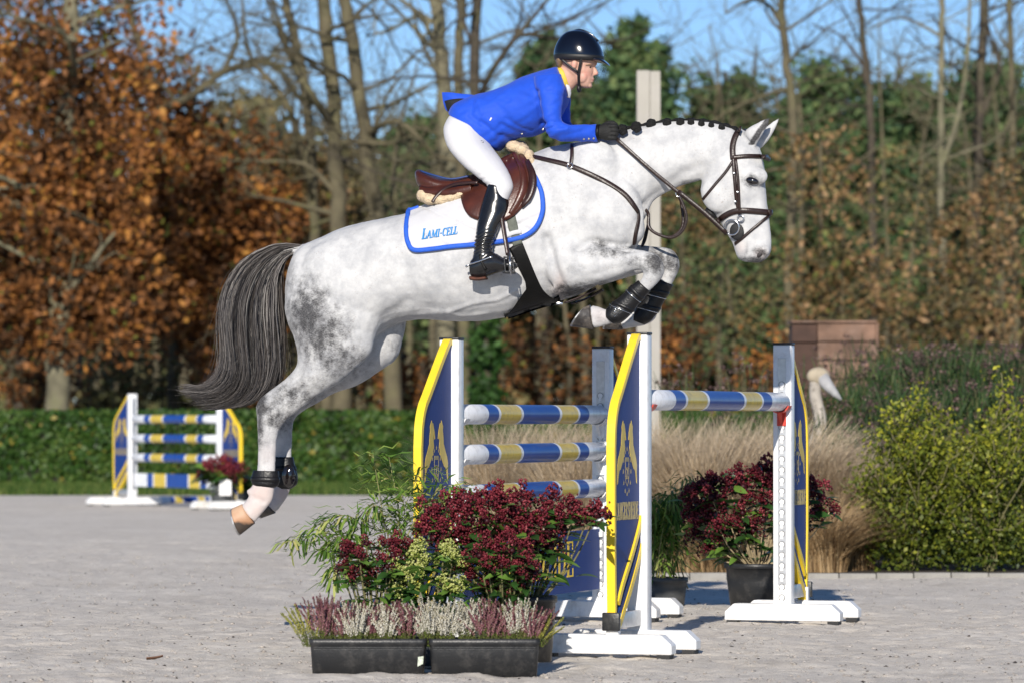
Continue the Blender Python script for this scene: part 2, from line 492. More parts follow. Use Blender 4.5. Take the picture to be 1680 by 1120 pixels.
tn = np.where(g.random(len(C)) < 0.02, 1.0, np.minimum(tn, 0.88))
cloud('leaves', C, 0.075, M['hedge'], hedge, g, tn, out=out)['kind'] = 'stuff'

# ------------------------------------------------------------------ trees
M['bark'] = mat('mossy_bark', (0.10, 0.085, 0.05), 0.9, var=0.45, vscale=2.2, bump=0.8, bscale=14, dirt=(0.16, 0.16, 0.06), dirt_amt=0.8, dscale=1.6)
M['bark_dark'] = mat('dark_bark', (0.06, 0.048, 0.034), 0.9, var=0.45, vscale=3, bump=0.8, bscale=14, dirt=(0.10, 0.10, 0.04), dirt_amt=0.7, dscale=1.8)
M['bark_pale'] = mat('pale_bark', (0.17, 0.155, 0.10), 0.9, var=0.4, vscale=2.2, bump=0.8, bscale=14, dirt=(0.15, 0.16, 0.07), dirt_amt=0.8, dscale=1.6)
M['oakleaf'] = tint_mat('oak_leaf_brown', [(0, (0.0438, 0.0248, 0.01188)), (0.3, (0.1506, 0.06447, 0.02268)), (0.6, (0.3559, 0.1426, 0.04104)), (0.88, (0.5475, 0.248, 0.054)), (1, (0.1916, 0.186, 0.0378))], 0.65, 0.3)
M['tanleaf'] = tint_mat('beech_leaf_tan', [(0, (0.0486, 0.04576, 0.01944)), (0.3, (0.1296, 0.1087, 0.04104)), (0.55, (0.2484, 0.143, 0.0594)), (0.8, (0.4536, 0.286, 0.1512)), (1, (0.1836, 0.1945, 0.0486))], 0.65, 0.3)
M['pine'] = tint_mat('pine_needles', [(0, (0.018, 0.045, 0.0196)), (0.6, (0.06, 0.1125, 0.0392)), (1, (0.15, 0.195, 0.07))], 0.7, 0.1)
M['farleaf'] = tint_mat('far_wood_leaf', [(0, (0.0455, 0.0493, 0.0234)), (0.35, (0.1105, 0.116, 0.0468)), (0.6, (0.182, 0.1595, 0.0715)), (0.8, (0.273, 0.1668, 0.065)), (1, (0.091, 0.145, 0.0455))], 0.8, 0.15)
M['ivy'] = tint_mat('ivy_leaf', [(0, (0.015, 0.045, 0.01)), (1, (0.06, 0.13, 0.03))], 0.45, 0.15)

def branches(bm, p, d, length, r, level, g, tips, maxl=3, nseg=5, wig=0.16, grav=0.02, kids=3):
    pts = [p]; rad = [r]
    cur = Vector(p); dr = Vector(d).normalized()
    for s in range(nseg):
        dr = (dr + Vector((g.normal() * wig, g.normal() * wig, g.normal() * wig + grav))).normalized()
        cur = cur + dr * (length / nseg)
        pts.append(cur.copy()); rad.append(max(0.006, r * (1 - 0.75 * (s + 1) / nseg)))
    bm_tube(bm, pts, rad, n=6 if level < 2 else 4, caps=False)
    for q in pts[2:]: tips.append((q.copy(), level))
    if level >= maxl: return
    for k in range(kids + (1 if level == 0 else 0)):
        i = g.integers(1, nseg + 1)
        t = (pts[i] - pts[i - 1]).normalized()
        side = Vector((g.normal(), g.normal() * 0.8, g.normal() * 0.6 + 0.25)).normalized()
        nd = (t * 0.75 + side * 0.85).normalized()
        branches(bm, pts[i], nd, length * g.uniform(0.45, 0.72), rad[i] * g.uniform(0.5, 0.72), level + 1, g, tips, maxl, nseg, wig, grav, kids)

def tree(name, label, path, Y, w, seed, bark='bark', nb=9, blen=3.0, b0=0.25, maxl=3, leaf=None, nleaf=0, leafsize=0.16, clumps=(), group='trees standing behind the hedge',
         cat='tree', kids=3, big=(), tmu=0.45, tsd=0.22, brad=0.45, up=0.35, zbase=-0.05, lmul=1.08, taper=0.45):
    """path: list of (px,py) from the base upwards, w: trunk width in photo pixels at the base"""
    g = np.random.default_rng(seed)
    pts = [P(x, y, Y) for x, y in path]
    pts[0].z = min(pts[0].z, zbase)
    root = empty(name, (pts[0].x, Y, 0))
    tag(root, label, cat, group)
    bm = bmesh.new()
    sp = vcr(pts, 6)
    n = len(sp)
    r0 = w * Y / FPX / 2
    rad = [r0 * ((1.25 if i == 0 else 1.0) - taper * i / n) for i in range(n)]
    sp = [p + Vector((g.normal() * r0 * 0.12, g.normal() * r0 * 0.12, 0)) if 0 < i < n - 1 else p for i, p in enumerate(sp)]
    bm_tube(bm, sp, rad, n=12, caps=True)
    wobj('trunk', bm, M[bark], root)
    tips = []
    bm = bmesh.new()
    for k in range(nb):
        t = b0 + (1 - b0) * (k + g.random()) / nb
        i = min(n - 2, int(t * (n - 1)))
        a = g.uniform(0, 6.28)
        d = Vector((math.cos(a), math.sin(a) * 0.8, up + g.normal() * 0.25))
        branches(bm, sp[i], d, blen * g.uniform(0.6, 1.15), rad[i] * brad * g.uniform(0.6, 1.1), 1, g, tips, maxl, kids=kids)
    for bp in big:                                          # limbs the photo shows
        q = vcr([P(x, y, Y + dy) for x, y, dy in bp[1]], 5)
        rb = bp[0] * Y / FPX / 2
        bm_tube(bm, q, [rb * (1 - 0.7 * i / len(q)) for i in range(len(q))], n=8, caps=False)
        for i in range(3, len(q), 2):
            branches(bm, q[i], Vector((g.normal(), g.normal() * 0.6, g.normal() * 0.7 + 0.3)), blen * 0.45 * g.uniform(0.6, 1.2), rb * 0.35, 2, g, tips, maxl, kids=kids)
    if len(bm.verts): wobj('branches', bm, M[bark], root)
    else: bm.free()
    if leaf:
        cs = []
        if tips and not clumps:
            T = np.array([tuple(t[0]) for t in tips if t[1] >= 2] or [tuple(t[0]) for t in tips])
            sel = T[g.integers(0, len(T), nleaf)]
            cs.append(sel + g.normal(size=(nleaf, 3)) * blen * 0.12)
        for (x, y, rx, ry, cnt, nc) in [(q[0], q[1], q[2], q[3], int(q[4] * lmul), int(q[5] * 1.5)) for q in clumps]:             # ellipse of the crown in the photo -> clumps through its volume
            c = P(x, y, Y)
            sx, sz = rx * Y / FPX, ry * Y / FPX
            u = g.normal(size=(nc, 3)); u /= np.linalg.norm(u, axis=1)[:, None]; u *= (g.random((nc, 1)) ** 0.4)
            ctr = np.array(c)[None] + u * np.array([sx, max(sx, sz) * 0.6, sz])
            k = g.integers(0, nc, cnt)
            sc = 0.18 * (sx + sz) / max(1, nc) ** 0.28
            cs.append(ctr[k] + g.normal(size=(cnt, 3)) * sc * g.uniform(0.6, 2.1, size=(nc, 1))[k])
        C = np.vstack(cs)
        C = C[C[:, 2] > 0.1]
        tn = tmu + tsd * g.normal(size=len(C)) + 0.5 * vnoise(C[:, 0] + 50, C[:, 2] + C[:, 1] * 0.5, 0.9, seed)
        tn = np.where(g.random(len(C)) < 0.035, 1.0, np.clip(tn, 0, 0.9))
        cr_ = cloud('crown', C, leafsize, M[leaf], root, g, tn)
    return root

# oaks on the left that keep their brown leaves
tree('oak_tree', 'big oak with rusty brown leaves and stout pale trunk at far left', [(97, 690), (97, 560), (100, 440), (108, 250), (116, 60), (120, -60)], 80, 42, 41, 'bark_pale', nb=10, blen=3.0, b0=0.3,
     leaf='oakleaf', leafsize=0.125, clumps=[(60, 470, 130, 120, 3000, 26), (160, 400, 120, 120, 2600, 24), (40, 200, 120, 220, 3000, 26), (150, 120, 120, 170, 1800, 18), (190, 500, 110, 70, 1200, 12), (30, 560, 70, 50, 700, 8), (100, 330, 160, 120, 2500, 20)])
tree('oak_tree', 'rusty brown oak between the stout trunk and the horse tail', [(285, 690), (285, 520), (278, 350), (262, 180), (212, 20), (205, -60)], 88, 20, 42, 'bark', nb=9, blen=3.2, b0=0.25,
     leaf='oakleaf', leafsize=0.13, clumps=[(270, 380, 110, 120, 3000, 24), (350, 300, 120, 110, 2600, 22), (300, 500, 120, 80, 2200, 18), (250, 200, 120, 120, 1900, 16), (420, 400, 90, 130, 2300, 20), (360, 560, 80, 50, 600, 8)],
     big=[(16, [(262, 180, 0), (310, 160, -1), (365, 120, -1), (420, 105, 0), (450, 90, 0)]), (10, [(365, 120, -1), (390, 60, 0), (370, 0, 0), (330, -60, 0)])])
tree('oak_tree', 'smaller brown-leaved oak just right of the horse tail', [(470, 690), (480, 560), (492, 420), (500, 300)], 92, 14, 43, 'bark', nb=8, blen=2.4, b0=0.2,
     leaf='tanleaf', leafsize=0.13, clumps=[(500, 320, 90, 100, 2000, 20), (470, 450, 110, 100, 2000, 18), (520, 500, 70, 70, 900, 10)])
tree('oak_tree', 'tall leafy oak with dark stems behind the big left oak', [(30, 690), (40, 450), (60, 200), (70, -60)], 100, 20, 44, 'bark_dark', nb=10, blen=4.0, b0=0.2,
     leaf='oakleaf', leafsize=0.15, tmu=0.35, clumps=[(40, 120, 120, 200, 2600, 24), (170, 250, 140, 160, 2800, 24), (100, 450, 160, 150, 2600, 20), (330, 440, 180, 140, 3200, 24)])
# bare trunks in the middle
tree('bare_tree', 'slender bare tree, left of the trio of trunks behind the croup', [(540, 690), (530, 520), (518, 400), (505, 180), (470, 0), (455, -80)], 84, 22, 45, 'bark', nb=10, blen=3.0, b0=0.35,
     big=[(13, [(512, 300, 0), (470, 170, -1), (410, 90, -1), (395, -20, -1)]), (9, [(505, 180, 0), (440, 100, 0), (380, 110, 1), (330, 130, 1)]), (9, [(500, 150, 0), (460, 60, 0), (430, -30, 0)])])
tree('bare_tree', 'thick bare tree, middle of the trio of trunks behind the croup', [(566, 690), (560, 560), (556, 420), (548, 200), (528, 0), (522, -80)], 82, 34, 46, 'bark', nb=9, blen=3.0, b0=0.4,
     big=[(15, [(548, 210, 0), (515, 160, -1), (480, 100, -1), (440, -20, -2)]), (10, [(553, 320, 0), (500, 270, 0), (420, 265, 0)])])
tree('bare_tree', 'leaning bare tree, right of the trio of trunks behind the croup', [(655, 690), (640, 560), (618, 360), (590, 150), (566, 0), (560, -80)], 82, 32, 47, 'bark', nb=9, blen=3.0, b0=0.4,
     big=[(12, [(600, 220, 0), (650, 200, -1), (700, 240, -1), (760, 320, 0)]), (8, [(607, 260, 0), (630, 170, 0), (660, 120, 0)]), (7, [(588, 150, 0), (640, 130, 0), (680, 90, 0), (730, 60, 0)])])
tree('bare_tree', 'bare tree whose trunk rises left of the rider jacket tail', [(728, 690), (730, 540), (738, 330), (728, 150), (714, 0), (708, -80)], 86, 34, 48, 'bark_pale', nb=8, blen=3.0, b0=0.4,
     big=[(10, [(722, 100, 0), (690, 30, 0), (640, 50, -1), (600, 60, -1)])])
tree('bare_tree', 'bare tree just above the rider jacket tail', [(765, 690), (760, 500), (756, 300), (752, 120), (757, 0), (760, -80)], 84, 22, 49, 'bark', nb=8, blen=3.0, b0=0.4)
tree('bare_tree', 'bare tree with wide arching limbs above the rider back', [(795, 690), (792, 500), (788, 320), (778, 140), (784, 0), (786, -80)], 80, 24, 50, 'bark_dark', nb=7, blen=2.8, b0=0.4,
     big=[(13, [(782, 190, 0), (800, 130, -0.5), (840, 70, -1), (890, 10, -1), (930, -40, -1)]), (9, [(815, 105, 0), (850, 60, 0), (900, 62, 0), (1000, 70, 0.5), (1060, 50, 1)]), (7, [(800, 130, 0), (850, 45, 0), (860, -30, 0)]), (6, [(860, 60, 0), (960, 20, 0), (1040, -20, 0)])])
ivy = tree('ivy_clad_trunk', 'trunk wrapped in green ivy seen above the top pole', [(800, 700), (800, 620), (798, 520), (800, 430)], 74, 18, 51, 'bark_dark', nb=0, blen=0.6, b0=0.6, leaf='ivy', leafsize=0.10, group=None,
     clumps=[(800, 650, 22, 45, 900, 14), (798, 580, 20, 50, 900, 14), (801, 530, 17, 40, 500, 10)])
# right-hand trunks
tree('bare_tree', 'mossy bare tree rising behind the horse ears', [(1300, 690), (1296, 420), (1302, 220), (1292, 110), (1280, 0), (1274, -80)], 82, 19, 52, 'bark', nb=9, blen=2.6, b0=0.25,
     big=[(9, [(1285, 45, 0), (1262, 10, 0), (1230, 0, -1), (1190, 22, -1)]), (6, [(1290, 60, 0), (1260, 25, 0), (1250, -30, 0)])])
tree('bare_tree', 'thin bare tree right of the one behind the ears', [(1435, 690), (1432, 400), (1428, 200), (1420, 100), (1410, 0), (1404, -80)], 90, 15, 53, 'bark_dark', nb=9, blen=2.6, b0=0.2,
     big=[(6, [(1425, 120, 0), (1380, 60, 0), (1330, 40, 0)])])
tree('bare_tree', 'forked slender bare tree at right with pale V of stems', [(1552, 690), (1548, 450), (1543, 265), (1545, 120), (1545, 0), (1545, -80)], 84, 14, 54, 'bark_pale', nb=9, blen=2.4, b0=0.25,
     big=[(11, [(1546, 270, 0), (1572, 190, 0), (1588, 80, 0), (1592, -60, 0)]), (6, [(1545, 60, 0), (1480, 30, 0), (1420, 50, 0)])])
tree('bare_tree', 'dark bare tree second from the right edge', [(1596, 690), (1600, 400), (1608, 150), (1613, 0), (1615, -80)], 88, 20, 55, 'bark_dark', nb=10, blen=3.0, b0=0.25, big=[(9, [(1606, 200, 0), (1640, 110, 0), (1620, 40, 0), (1625, -50, 0)])])
tree('bare_tree', 'slim bare tree nearest the right edge', [(1668, 690), (1665, 400), (1660, 150), (1655, 0), (1652, -80)], 86, 14, 56, 'bark', nb=10, blen=2.6, b0=0.2)
# short pale stems low between the hedge and the wood
for i, (x, y1, w_, lab) in enumerate(((592, 560, 28, 'pale lower trunk behind the hedge right of the hind legs'), (655, 520, 30, 'pale lower trunk left of the left wing top'), (930, 480, 13, 'thin pale stem seen between the two front standards'),
                          (1182, 460, 16, 'pale leaning stem seen above the landing pole'), (20, 600, 12, 'pale thin stem at the far left edge above the hedge'), (142, 560, 8, 'thin reddish stem right of the stout oak trunk'), (430, 520, 12, 'thin stem behind the tail end'), (1450, 420, 14, 'pale stem above the timber block'), (1660, 480, 16, 'pale stem low at the right edge'))):
    tree('bare_tree', lab, [(x, 695), (x + rnd.uniform(-6, 6), (690 + y1) / 2), (x + rnd.uniform(-10, 10), y1), (x + rnd.uniform(-25, 25), y1 - 260), (x + rnd.uniform(-40, 40), y1 - 420)], 92 + i * 2.5, w_ * 0.8, 60 + i, 'bark', nb=12, blen=2.2, b0=0.35, maxl=3, kids=2, taper=0.9)

# young beeches and oaks filling the right side
for i, (x, y, rx, ry, Y, lf, cnt, tm, lab) in enumerate((
        (1130, 350, 80, 90, 96, 'tanleaf', 1200, 0.50, 'russet young beech right behind the horse neck'),
        (1210, 500, 110, 130, 84, 'farleaf', 2000, 0.5, 'tan-leaved young beech below the horse muzzle'),
        (1360, 280, 80, 90, 80, 'tanleaf', 900, 0.62, 'pinkish tan young beech right of the horse face'),
        (1390, 450, 120, 130, 78, 'tanleaf', 2400, 0.52, 'brown-leaved sapling above the timber block'),
        (1500, 330, 100, 110, 86, 'farleaf', 900, 0.6, 'olive and brown shrub behind the forked stems'),
        (1600, 470, 110, 130, 80, 'tanleaf', 3300, 0.45, 'brown-leaved shrub at right above the purple seed heads'),
        (1640, 330, 80, 100, 84, 'tanleaf', 1000, 0.5, 'rusty young oak at the right edge'),
        (1500, 560, 130, 90, 76, 'tanleaf', 2600, 0.34, 'low tan shrub behind the seed heads'),
        (1080, 560, 90, 90, 82, 'oakleaf', 1900, 0.30, 'low russet shrub right behind the forelegs'),
        (900, 600, 130, 70, 88, 'oakleaf', 2300, 0.30, 'low brown undergrowth seen under the girth'),
        (1300, 600, 110, 70, 80, 'oakleaf', 1900, 0.30, 'low russet undergrowth left of the timber block'),
        (60, 630, 90, 45, 84, 'oakleaf', 1700, 0.28, 'low dark undergrowth below the big left oak'),
        (215, 625, 90, 50, 86, 'farleaf', 1700, 0.35, 'low dark undergrowth above the far jump'),
        (380, 620, 90, 50, 86, 'oakleaf', 1700, 0.26, 'low brown undergrowth behind the tail'),
        (520, 630, 80, 45, 88, 'farleaf', 1500, 0.35, 'low olive undergrowth behind the hind legs'),
        (660, 620, 90, 50, 90, 'oakleaf', 1500, 0.28, 'low brown undergrowth left of the left wing'))):
    tree('young_tree', lab, [(x, 690), (x + rnd.uniform(-12, 12), (690 + y) / 2), (x + rnd.uniform(-20, 20), y - ry * 0.6)], Y, 8, 80 + i, 'bark', nb=14, blen=2.1, b0=0.12, maxl=3, kids=2, leaf=lf, leafsize=0.105, lmul=0.6,
         clumps=[(x, y, rx, ry, cnt, 34)], tmu=tm, group='young leafy trees behind the bed')
# pines
for i, (x, top, rx, Y, lab) in enumerate(((1045, 30, 62, 128, 'tall dark green pine right of the rider helmet'), (890, 60, 60, 134, 'dark pine behind the rider back'), (960, 120, 80, 138, 'dark pine behind the rider face'), (1190, 110, 90, 132, 'dark green pine above the horse ears'), (1120, 190, 70, 126, 'low dark pine behind the white post'),
                                         (1350, 100, 100, 136, 'dark green pine between the thin bare trees'), (1470, 130, 100, 130, 'blue-green pine behind the forked bare tree'), (1620, 95, 110, 134, 'dark pine near the right edge'), (690, 190, 70, 138, 'dull green pine behind the leaning trunk'), (1250, 190, 70, 128, 'dark green pine behind the horse forehead'))):
    h = 690 - top
    tree('pine_tree', lab, [(x, 690), (x + 3, 690 - h * 0.5), (x, top + 8)], Y, 14, 100 + i, 'bark_dark', nb=10, blen=2.4, b0=0.35, maxl=1, leaf='pine', leafsize=0.22, lmul=2.4, tmu=0.5, group='pines in the distance',
         clumps=[(x, top + 60, rx * 0.75, 55, 900, 22), (x, top + 150, rx, 80, 1300, 30), (x, top + 300, rx * 1.2, 110, 1500, 30)])

# the wood further off that reads as one mass
g = np.random.default_rng(300)
n = 56000
pxs = g.random(n) * 1900 - 110
topl = 215 + 60 * vnoise(pxs, pxs * 0 + 3, 60, 301) * 2 + 30 * np.sin(pxs / 90.0) + np.where(pxs < 520, -10, 0)
pys = topl + (700 - topl) * g.random(n) ** 0.85
Yw = 142 + 24 * g.random(n)
C = np.stack([(pxs - CX) * Yw / FPX, Yw, CH - (pys - HY) * Yw / FPX], -1)
C += g.normal(size=C.shape) * 0.25
wood = empty('far_wood', (0, 150, 0)); tag(wood, 'hazy brown and olive mass of the wood in the far distance', 'wood', kind='stuff')
tn = 0.45 + 0.8 * vnoise(C[:, 0], C[:, 2], 1.7, 302) + 0.15 * g.normal(size=n)
fw = cloud('foliage', C, 0.42, M['farleaf'], wood, g, tn, out=np.tile([0, -0.3, 0.1], (n, 1))); fw['kind'] = 'stuff'
# twiggy haze of the wood's bare crowns above it
bm = bmesh.new()
for k in range(70):
    x = -40 + k * 25.5 + rnd.uniform(-10, 10)
    Yk = rnd.uniform(125, 150)
    hgt = rnd.uniform(120, 260)
    q = [P(x, 640, Yk), P(x + rnd.uniform(-8, 8), 400, Yk), P(x + rnd.uniform(-15, 15), hgt + 60, Yk), P(x + rnd.uniform(-20, 20), hgt - 40, Yk)]
    q = vcr(q, 4)
    bm_tube(bm, q, [0.11 * (1 - 0.85 * i / len(q)) + 0.012 for i in range(len(q))], n=5, caps=False)
    for j in range(5, len(q)):
        for s in range(2):
            branches(bm, q[j], Vector((g.normal(), g.normal() * 0.5, 0.5)), rnd.uniform(1.2, 2.6), 0.035, 2, g, [], 3, 4, kids=2)
wobj('bare_stems', bm, M['bark'], wood)['kind'] = 'stuff'
# ------------------------------------------------------------------ the jump
def ang_of(v): return math.atan2(v[1], v[0])
# ---- lettering: small serif capitals drawn as strokes (thick stems, thin arms), unit height 1
def serif(x, y, w=0.10):
    return (x - w, y, x + w, y, 0.045)
GL = {
 'I': (0.34, [(0.17, 0, 0.17, 1, .13), serif(.17, .02, .14), serif(.17, .98, .14)]),
 'E': (0.56, [(0.14, 0, 0.14, 1, .13), (0.02, .02, .50, .02, .05), (0.02, .98, .48, .98, .05), (.14, .52, .38, .52, .05), (.38, .42, .38, .62, .05), (.49, 0, .49, .24, .05), (.47, .76, .47, 1, .05)]),
 'H': (0.70, [(0.14, 0, 0.14, 1, .13), (0.55, 0, 0.55, 1, .13), (.14, .52, .55, .52, .05), serif(.14, .02, .13), serif(.14, .98, .13), serif(.55, .02, .13), serif(.55, .98, .13)]),
 'D': (0.68, [(0.14, 0, 0.14, 1, .13), (0.02, .02, .34, .02, .05), (0.02, .98, .34, .98, .05), (.34, .98, .50, .82, .08), (.50, .82, .56, .6, .12), (.56, .6, .56, .4, .13), (.56, .4, .50, .18, .12), (.50, .18, .34, .02, .08)]),
 'Z': (0.56, [(.04, .98, .50, .98, .05), (.50, .98, .06, .02, .13), (.04, .02, .52, .02, .05), (.05, .76, .05, 1, .05), (.51, 0, .51, .26, .05)]),
 'A': (0.68, [(.10, .02, .33, .98, .06), (.33, .98, .57, .02, .13), (.19, .36, .48, .36, .05), serif(.10, .02, .1), serif(.57, .02, .12)]),
 'N': (0.72, [(.14, .02, .14, .98, .06), (.14, .98, .57, .02, .13), (.57, .02, .57, .98, .06), serif(.14, .02, .12), serif(.12, .98, .1), serif(.57, .98, .12)]),
 'G': (0.66, [(.55, .80, .46, .95, .06), (.46, .95, .30, .99, .06), (.30, .99, .16, .84, .1), (.16, .84, .10, .5, .13), (.10, .5, .16, .16, .13), (.16, .16, .30, .01, .1), (.30, .01, .52, .08, .06), (.52, .02, .52, .40, .12), (.40, .40, .62, .40, .05), (.55, .76, .55, 1, .05)]),
 'R': (0.66, [(0.14, 0, 0.14, 1, .13), (.02, .98, .32, .98, .05), (.32, .98, .46, .88, .09), (.46, .88, .48, .70, .12), (.48, .70, .32, .52, .08), (.14, .52, .32, .52, .05), (.30, .52, .56, .02, .13), serif(.14, .02, .13), serif(.56, .02, .08)]),
 'S': (0.52, [(.42, .80, .36, .95, .06), (.36, .95, .22, .99, .06), (.22, .99, .10, .88, .09), (.10, .88, .10, .70, .1), (.10, .70, .40, .36, .13), (.40, .36, .42, .16, .1), (.42, .16, .30, .01, .08), (.30, .01, .10, .06, .06), (.43, .76, .43, 1, .05), (.07, 0, .07, .25, .05)]),
 'L': (0.52, [(0.14, 0, 0.14, 1, .13), serif(.14, .98, .13), (.02, .02, .48, .02, .05), (.48, 0, .48, .28, .05)]),
 'M': (0.86, [(.13, .02, .15, .98, .06), (.15, .98, .42, .04, .13), (.42, .04, .70, .98, .06), (.71, .98, .72, .02, .13), serif(.13, .02, .1), serif(.72, .02, .12), serif(.12, .98, .08), serif(.74, .98, .08)]),
 'C': (0.60, [(.50, .80, .44, .95, .06), (.44, .95, .28, .99, .06), (.28, .99, .15, .84, .1), (.15, .84, .10, .5, .13), (.10, .5, .15, .16, .13), (.15, .16, .28, .01, .1), (.28, .01, .50, .14, .06), (.51, .76, .51, 1, .05)]),
 '-': (0.36, [(.06, .42, .30, .42, .08)]),
}
def lettering(bm, text, org, ux, uz, un, h, width, thick=0.0012, slant=0.0, caps=None):
    """strokes of the word laid on the plane (org, ux, uz); un is the outward normal"""
    sizes = [(1.0 if (caps is None or i in caps) else 0.74) for i in range(len(text))]
    tot = sum(GL[c][0] * s for c, s in zip(text, sizes))
    kx = width / (tot * h)
    cur = 0.0; lay = 0
    for c, s in zip(text, sizes):
        adv, strokes = GL[c]
        for (x0, y0, x1, y1, w) in strokes:
            a = Vector(((cur + x0 * s) * h * kx, y0 * s * h)); b = Vector(((cur + x1 * s) * h * kx, y1 * s * h))
            d = (b - a); ln = d.length
            if ln < 1e-6: continue
            d /= ln; nrm = Vector((-d.y, d.x)) * w * h * 0.5 * s
            nrm.x *= (0.4 + 0.6 * kx)
            lay = (lay + 1) % 7
            pts = []
            for q in (a - nrm, b - nrm, b + nrm, a + nrm):
                pts.append(org + ux * (q.x + slant * q.y) + uz * q.y + un * 0.0003)
            try: bm_prism(bm, pts, un * (thick + lay * 0.00008))
            except ValueError: pass
        cur += adv * s

# ---- wing outline in (s, z): s = distance from the post outwards
WW = 0.50
def wing_outline():
    top = [(0.035, 1.50), (0.10, 1.478), (0.36, 1.245), (0.44, 1.17), (0.485, 1.08), (0.50, 0.97)]
    pts = cr(top, 5).tolist()
    return [tuple(p) for p in pts]
UPPER = wing_outline()
LOWA = [tuple(p) for p in cr([(0.03, 0.70), (0.06, 0.62), (0.20, 0.48), (0.36, 0.345), (0.44, 0.26)], 5)]      # lower rim of the blue panel
LOWB = [tuple(p) for p in cr([(0.03, 0.60), (0.06, 0.525), (0.20, 0.385), (0.36, 0.25), (0.455, 0.17)], 5)]
LOWC = [tuple(p) for p in cr([(0.03, 0.475), (0.07, 0.40), (0.22, 0.27), (0.36, 0.185), (0.425, 0.165)], 5)]
HORSE = [(0.02, .0), (.05, .16), (.04, .30), (.10, .40), (.22, .50), (.34, .62), (.36, .74), (.40, .84), (.38, .90), (.46, .97), (.50, 1.0), (.52, .96), (.60, .95), (.70, .80), (.74, .70), (.68, .69), (.62, .80), (.62, .66), (.66, .56), (.58, .50), (.62, .44), (.54, .42), (.44, .34), (.30, .24), (.20, .22), (.14, .16), (.08, .02)]
def build_standard(label, loc, outdir, h=1.5, keyholes=True, emblem=True, cups=(), foot_len=0.64, white='postwhite', visible_side=1, group='wing standards of the near jump', cupmat=None, mirror_text=False, foot_shift=0.0):
    """outdir: unit vector (x,y) along which the wing leaves the post. visible_side: +1/-1 = which face carries the printed emblem"""
    root = empty('wing_standard', (loc[0], loc[1], 0), ang_of(outdir))
    tag(root, label, 'jump stand', group)
    # local frame: x = outwards, y = left of it, z up
    k = h / 1.5
    bm = bmesh.new(); bm_box(bm, (0, 0, (0.09 + h) / 2), (0.085, 0.10, h - 0.09), bev=0.006)
    post = obj('post', bm, M[white], root)
    bm = bmesh.new(); bm_box(bm, (0, 0, h + 0.006), (0.09, 0.105, 0.012), bev=0.004)
    obj('post_cap', bm, M['black_plastic'], post)
    # aluminium strip with keyholes on the side that faces the fence (-x)
    bm = bmesh.new(); bm_box(bm, (-0.0435, 0, 0.72 * k + 0.10), (0.006, 0.045, 1.22 * k))
    strip = obj('keyhole_track', bm, M['alu'], post, False)
    if keyholes:
        kh = bmesh.new()
        for (dz, dr, cnt, x) in ((0.0, 0.0175, 14, 0), (0, 0.0145, 14, 1)):
            pts = [Vector((-0.0468 - 0.0012 * x, math.cos(a) * dr, math.sin(a) * dr)) for a in [2 * math.pi * i / cnt for i in range(cnt)]]
            bm_prism(kh, pts, Vector((-0.0010, 0, 0)), mi=1 if x == 0 else 0)
        bm_box(kh, (-0.0482, 0, -0.018), (0.0015, 0.015, 0.022), mi=0)
        kme = None
        for i in range(int(21 * k)):
            z = 0.14 + i * 0.0575
            if kme is None:
                q = obj('keyhole', kh, [M['white'], M['black_rubber']], strip, False); kme = q.data
            else: q = link(bpy.data.objects.new('keyhole', kme), strip)
            q.location = (0, 0, z)
    # feet across the fence line, one under the post and one under the outer end
    for fx, ph in ((0.0, 0.012), (WW - 0.05, 0.0)):
        bm = bmesh.new()
        L2 = foot_len / 2; c = 0.05
        prof = [(-L2, 0.015), (L2, 0.015), (L2, 0.06), (L2 - c, 0.105), (-L2 + c, 0.105), (-L2, 0.06)]
        bm_prism(bm, [Vector((fx - 0.045, y + foot_shift, z)) for y, z in prof], Vector((0.09, 0, 0)))
        bmesh.ops.bevel(bm, geom=list(bm.edges), offset=0.004, segments=1, affect='EDGES')
        ft = obj('foot', bm, M['white'], root, False)
        for sy in (-1, 1):
            b2 = bmesh.new(); bm_box(b2, (fx, sy * (L2 - 0.04) + foot_shift, 0.004), (0.08, 0.06, 0.024))
            obj('rubber_pad', b2, M['black_rubber'], ft, False)
    # rail joining post and outer stub
    bm = bmesh.new(); bm_box(bm, (0.235, 0, 0.165), (0.385, 0.04, 0.075), bev=0.004); obj('cross_rail', bm, M['alu'], root)
    bm = bmesh.new(); bm_box(bm, (WW - 0.045, 0, 0.13), (0.045, 0.06, 0.10), bev=0.004); st = obj('outer_stub', bm, M['white'], root)
    bm = bmesh.new(); bm_box(bm, (WW - 0.010, 0, 0.165), (0.022, 0.085, 0.085), bev=0.005); obj('end_cap', bm, M['black_plastic'], st)
    # wing: blue infill, yellow rim, two swept bands below
    T = 0.022
    kz = lambda L_: [(s, z * (k if z > 0.9 else 1)) for s, z in L_]
    U = kz(UPPER)
    outer = U + [(0.50, 0.5), (0.485, 0.17)]
    poly = [(0.035, 0.70)] + [(0.035, U[0][1])] + outer[:-1] + [(0.48, 0.26)] + LOWA[::-1][:-1]
    bm = bmesh.new(); bm_prism(bm, [Vector((s, -T * 0.55, z)) for s, z in poly], Vector((0, T * 1.1, 0)))
    panel = obj('wing_panel', bm, M['blue'], root, False)
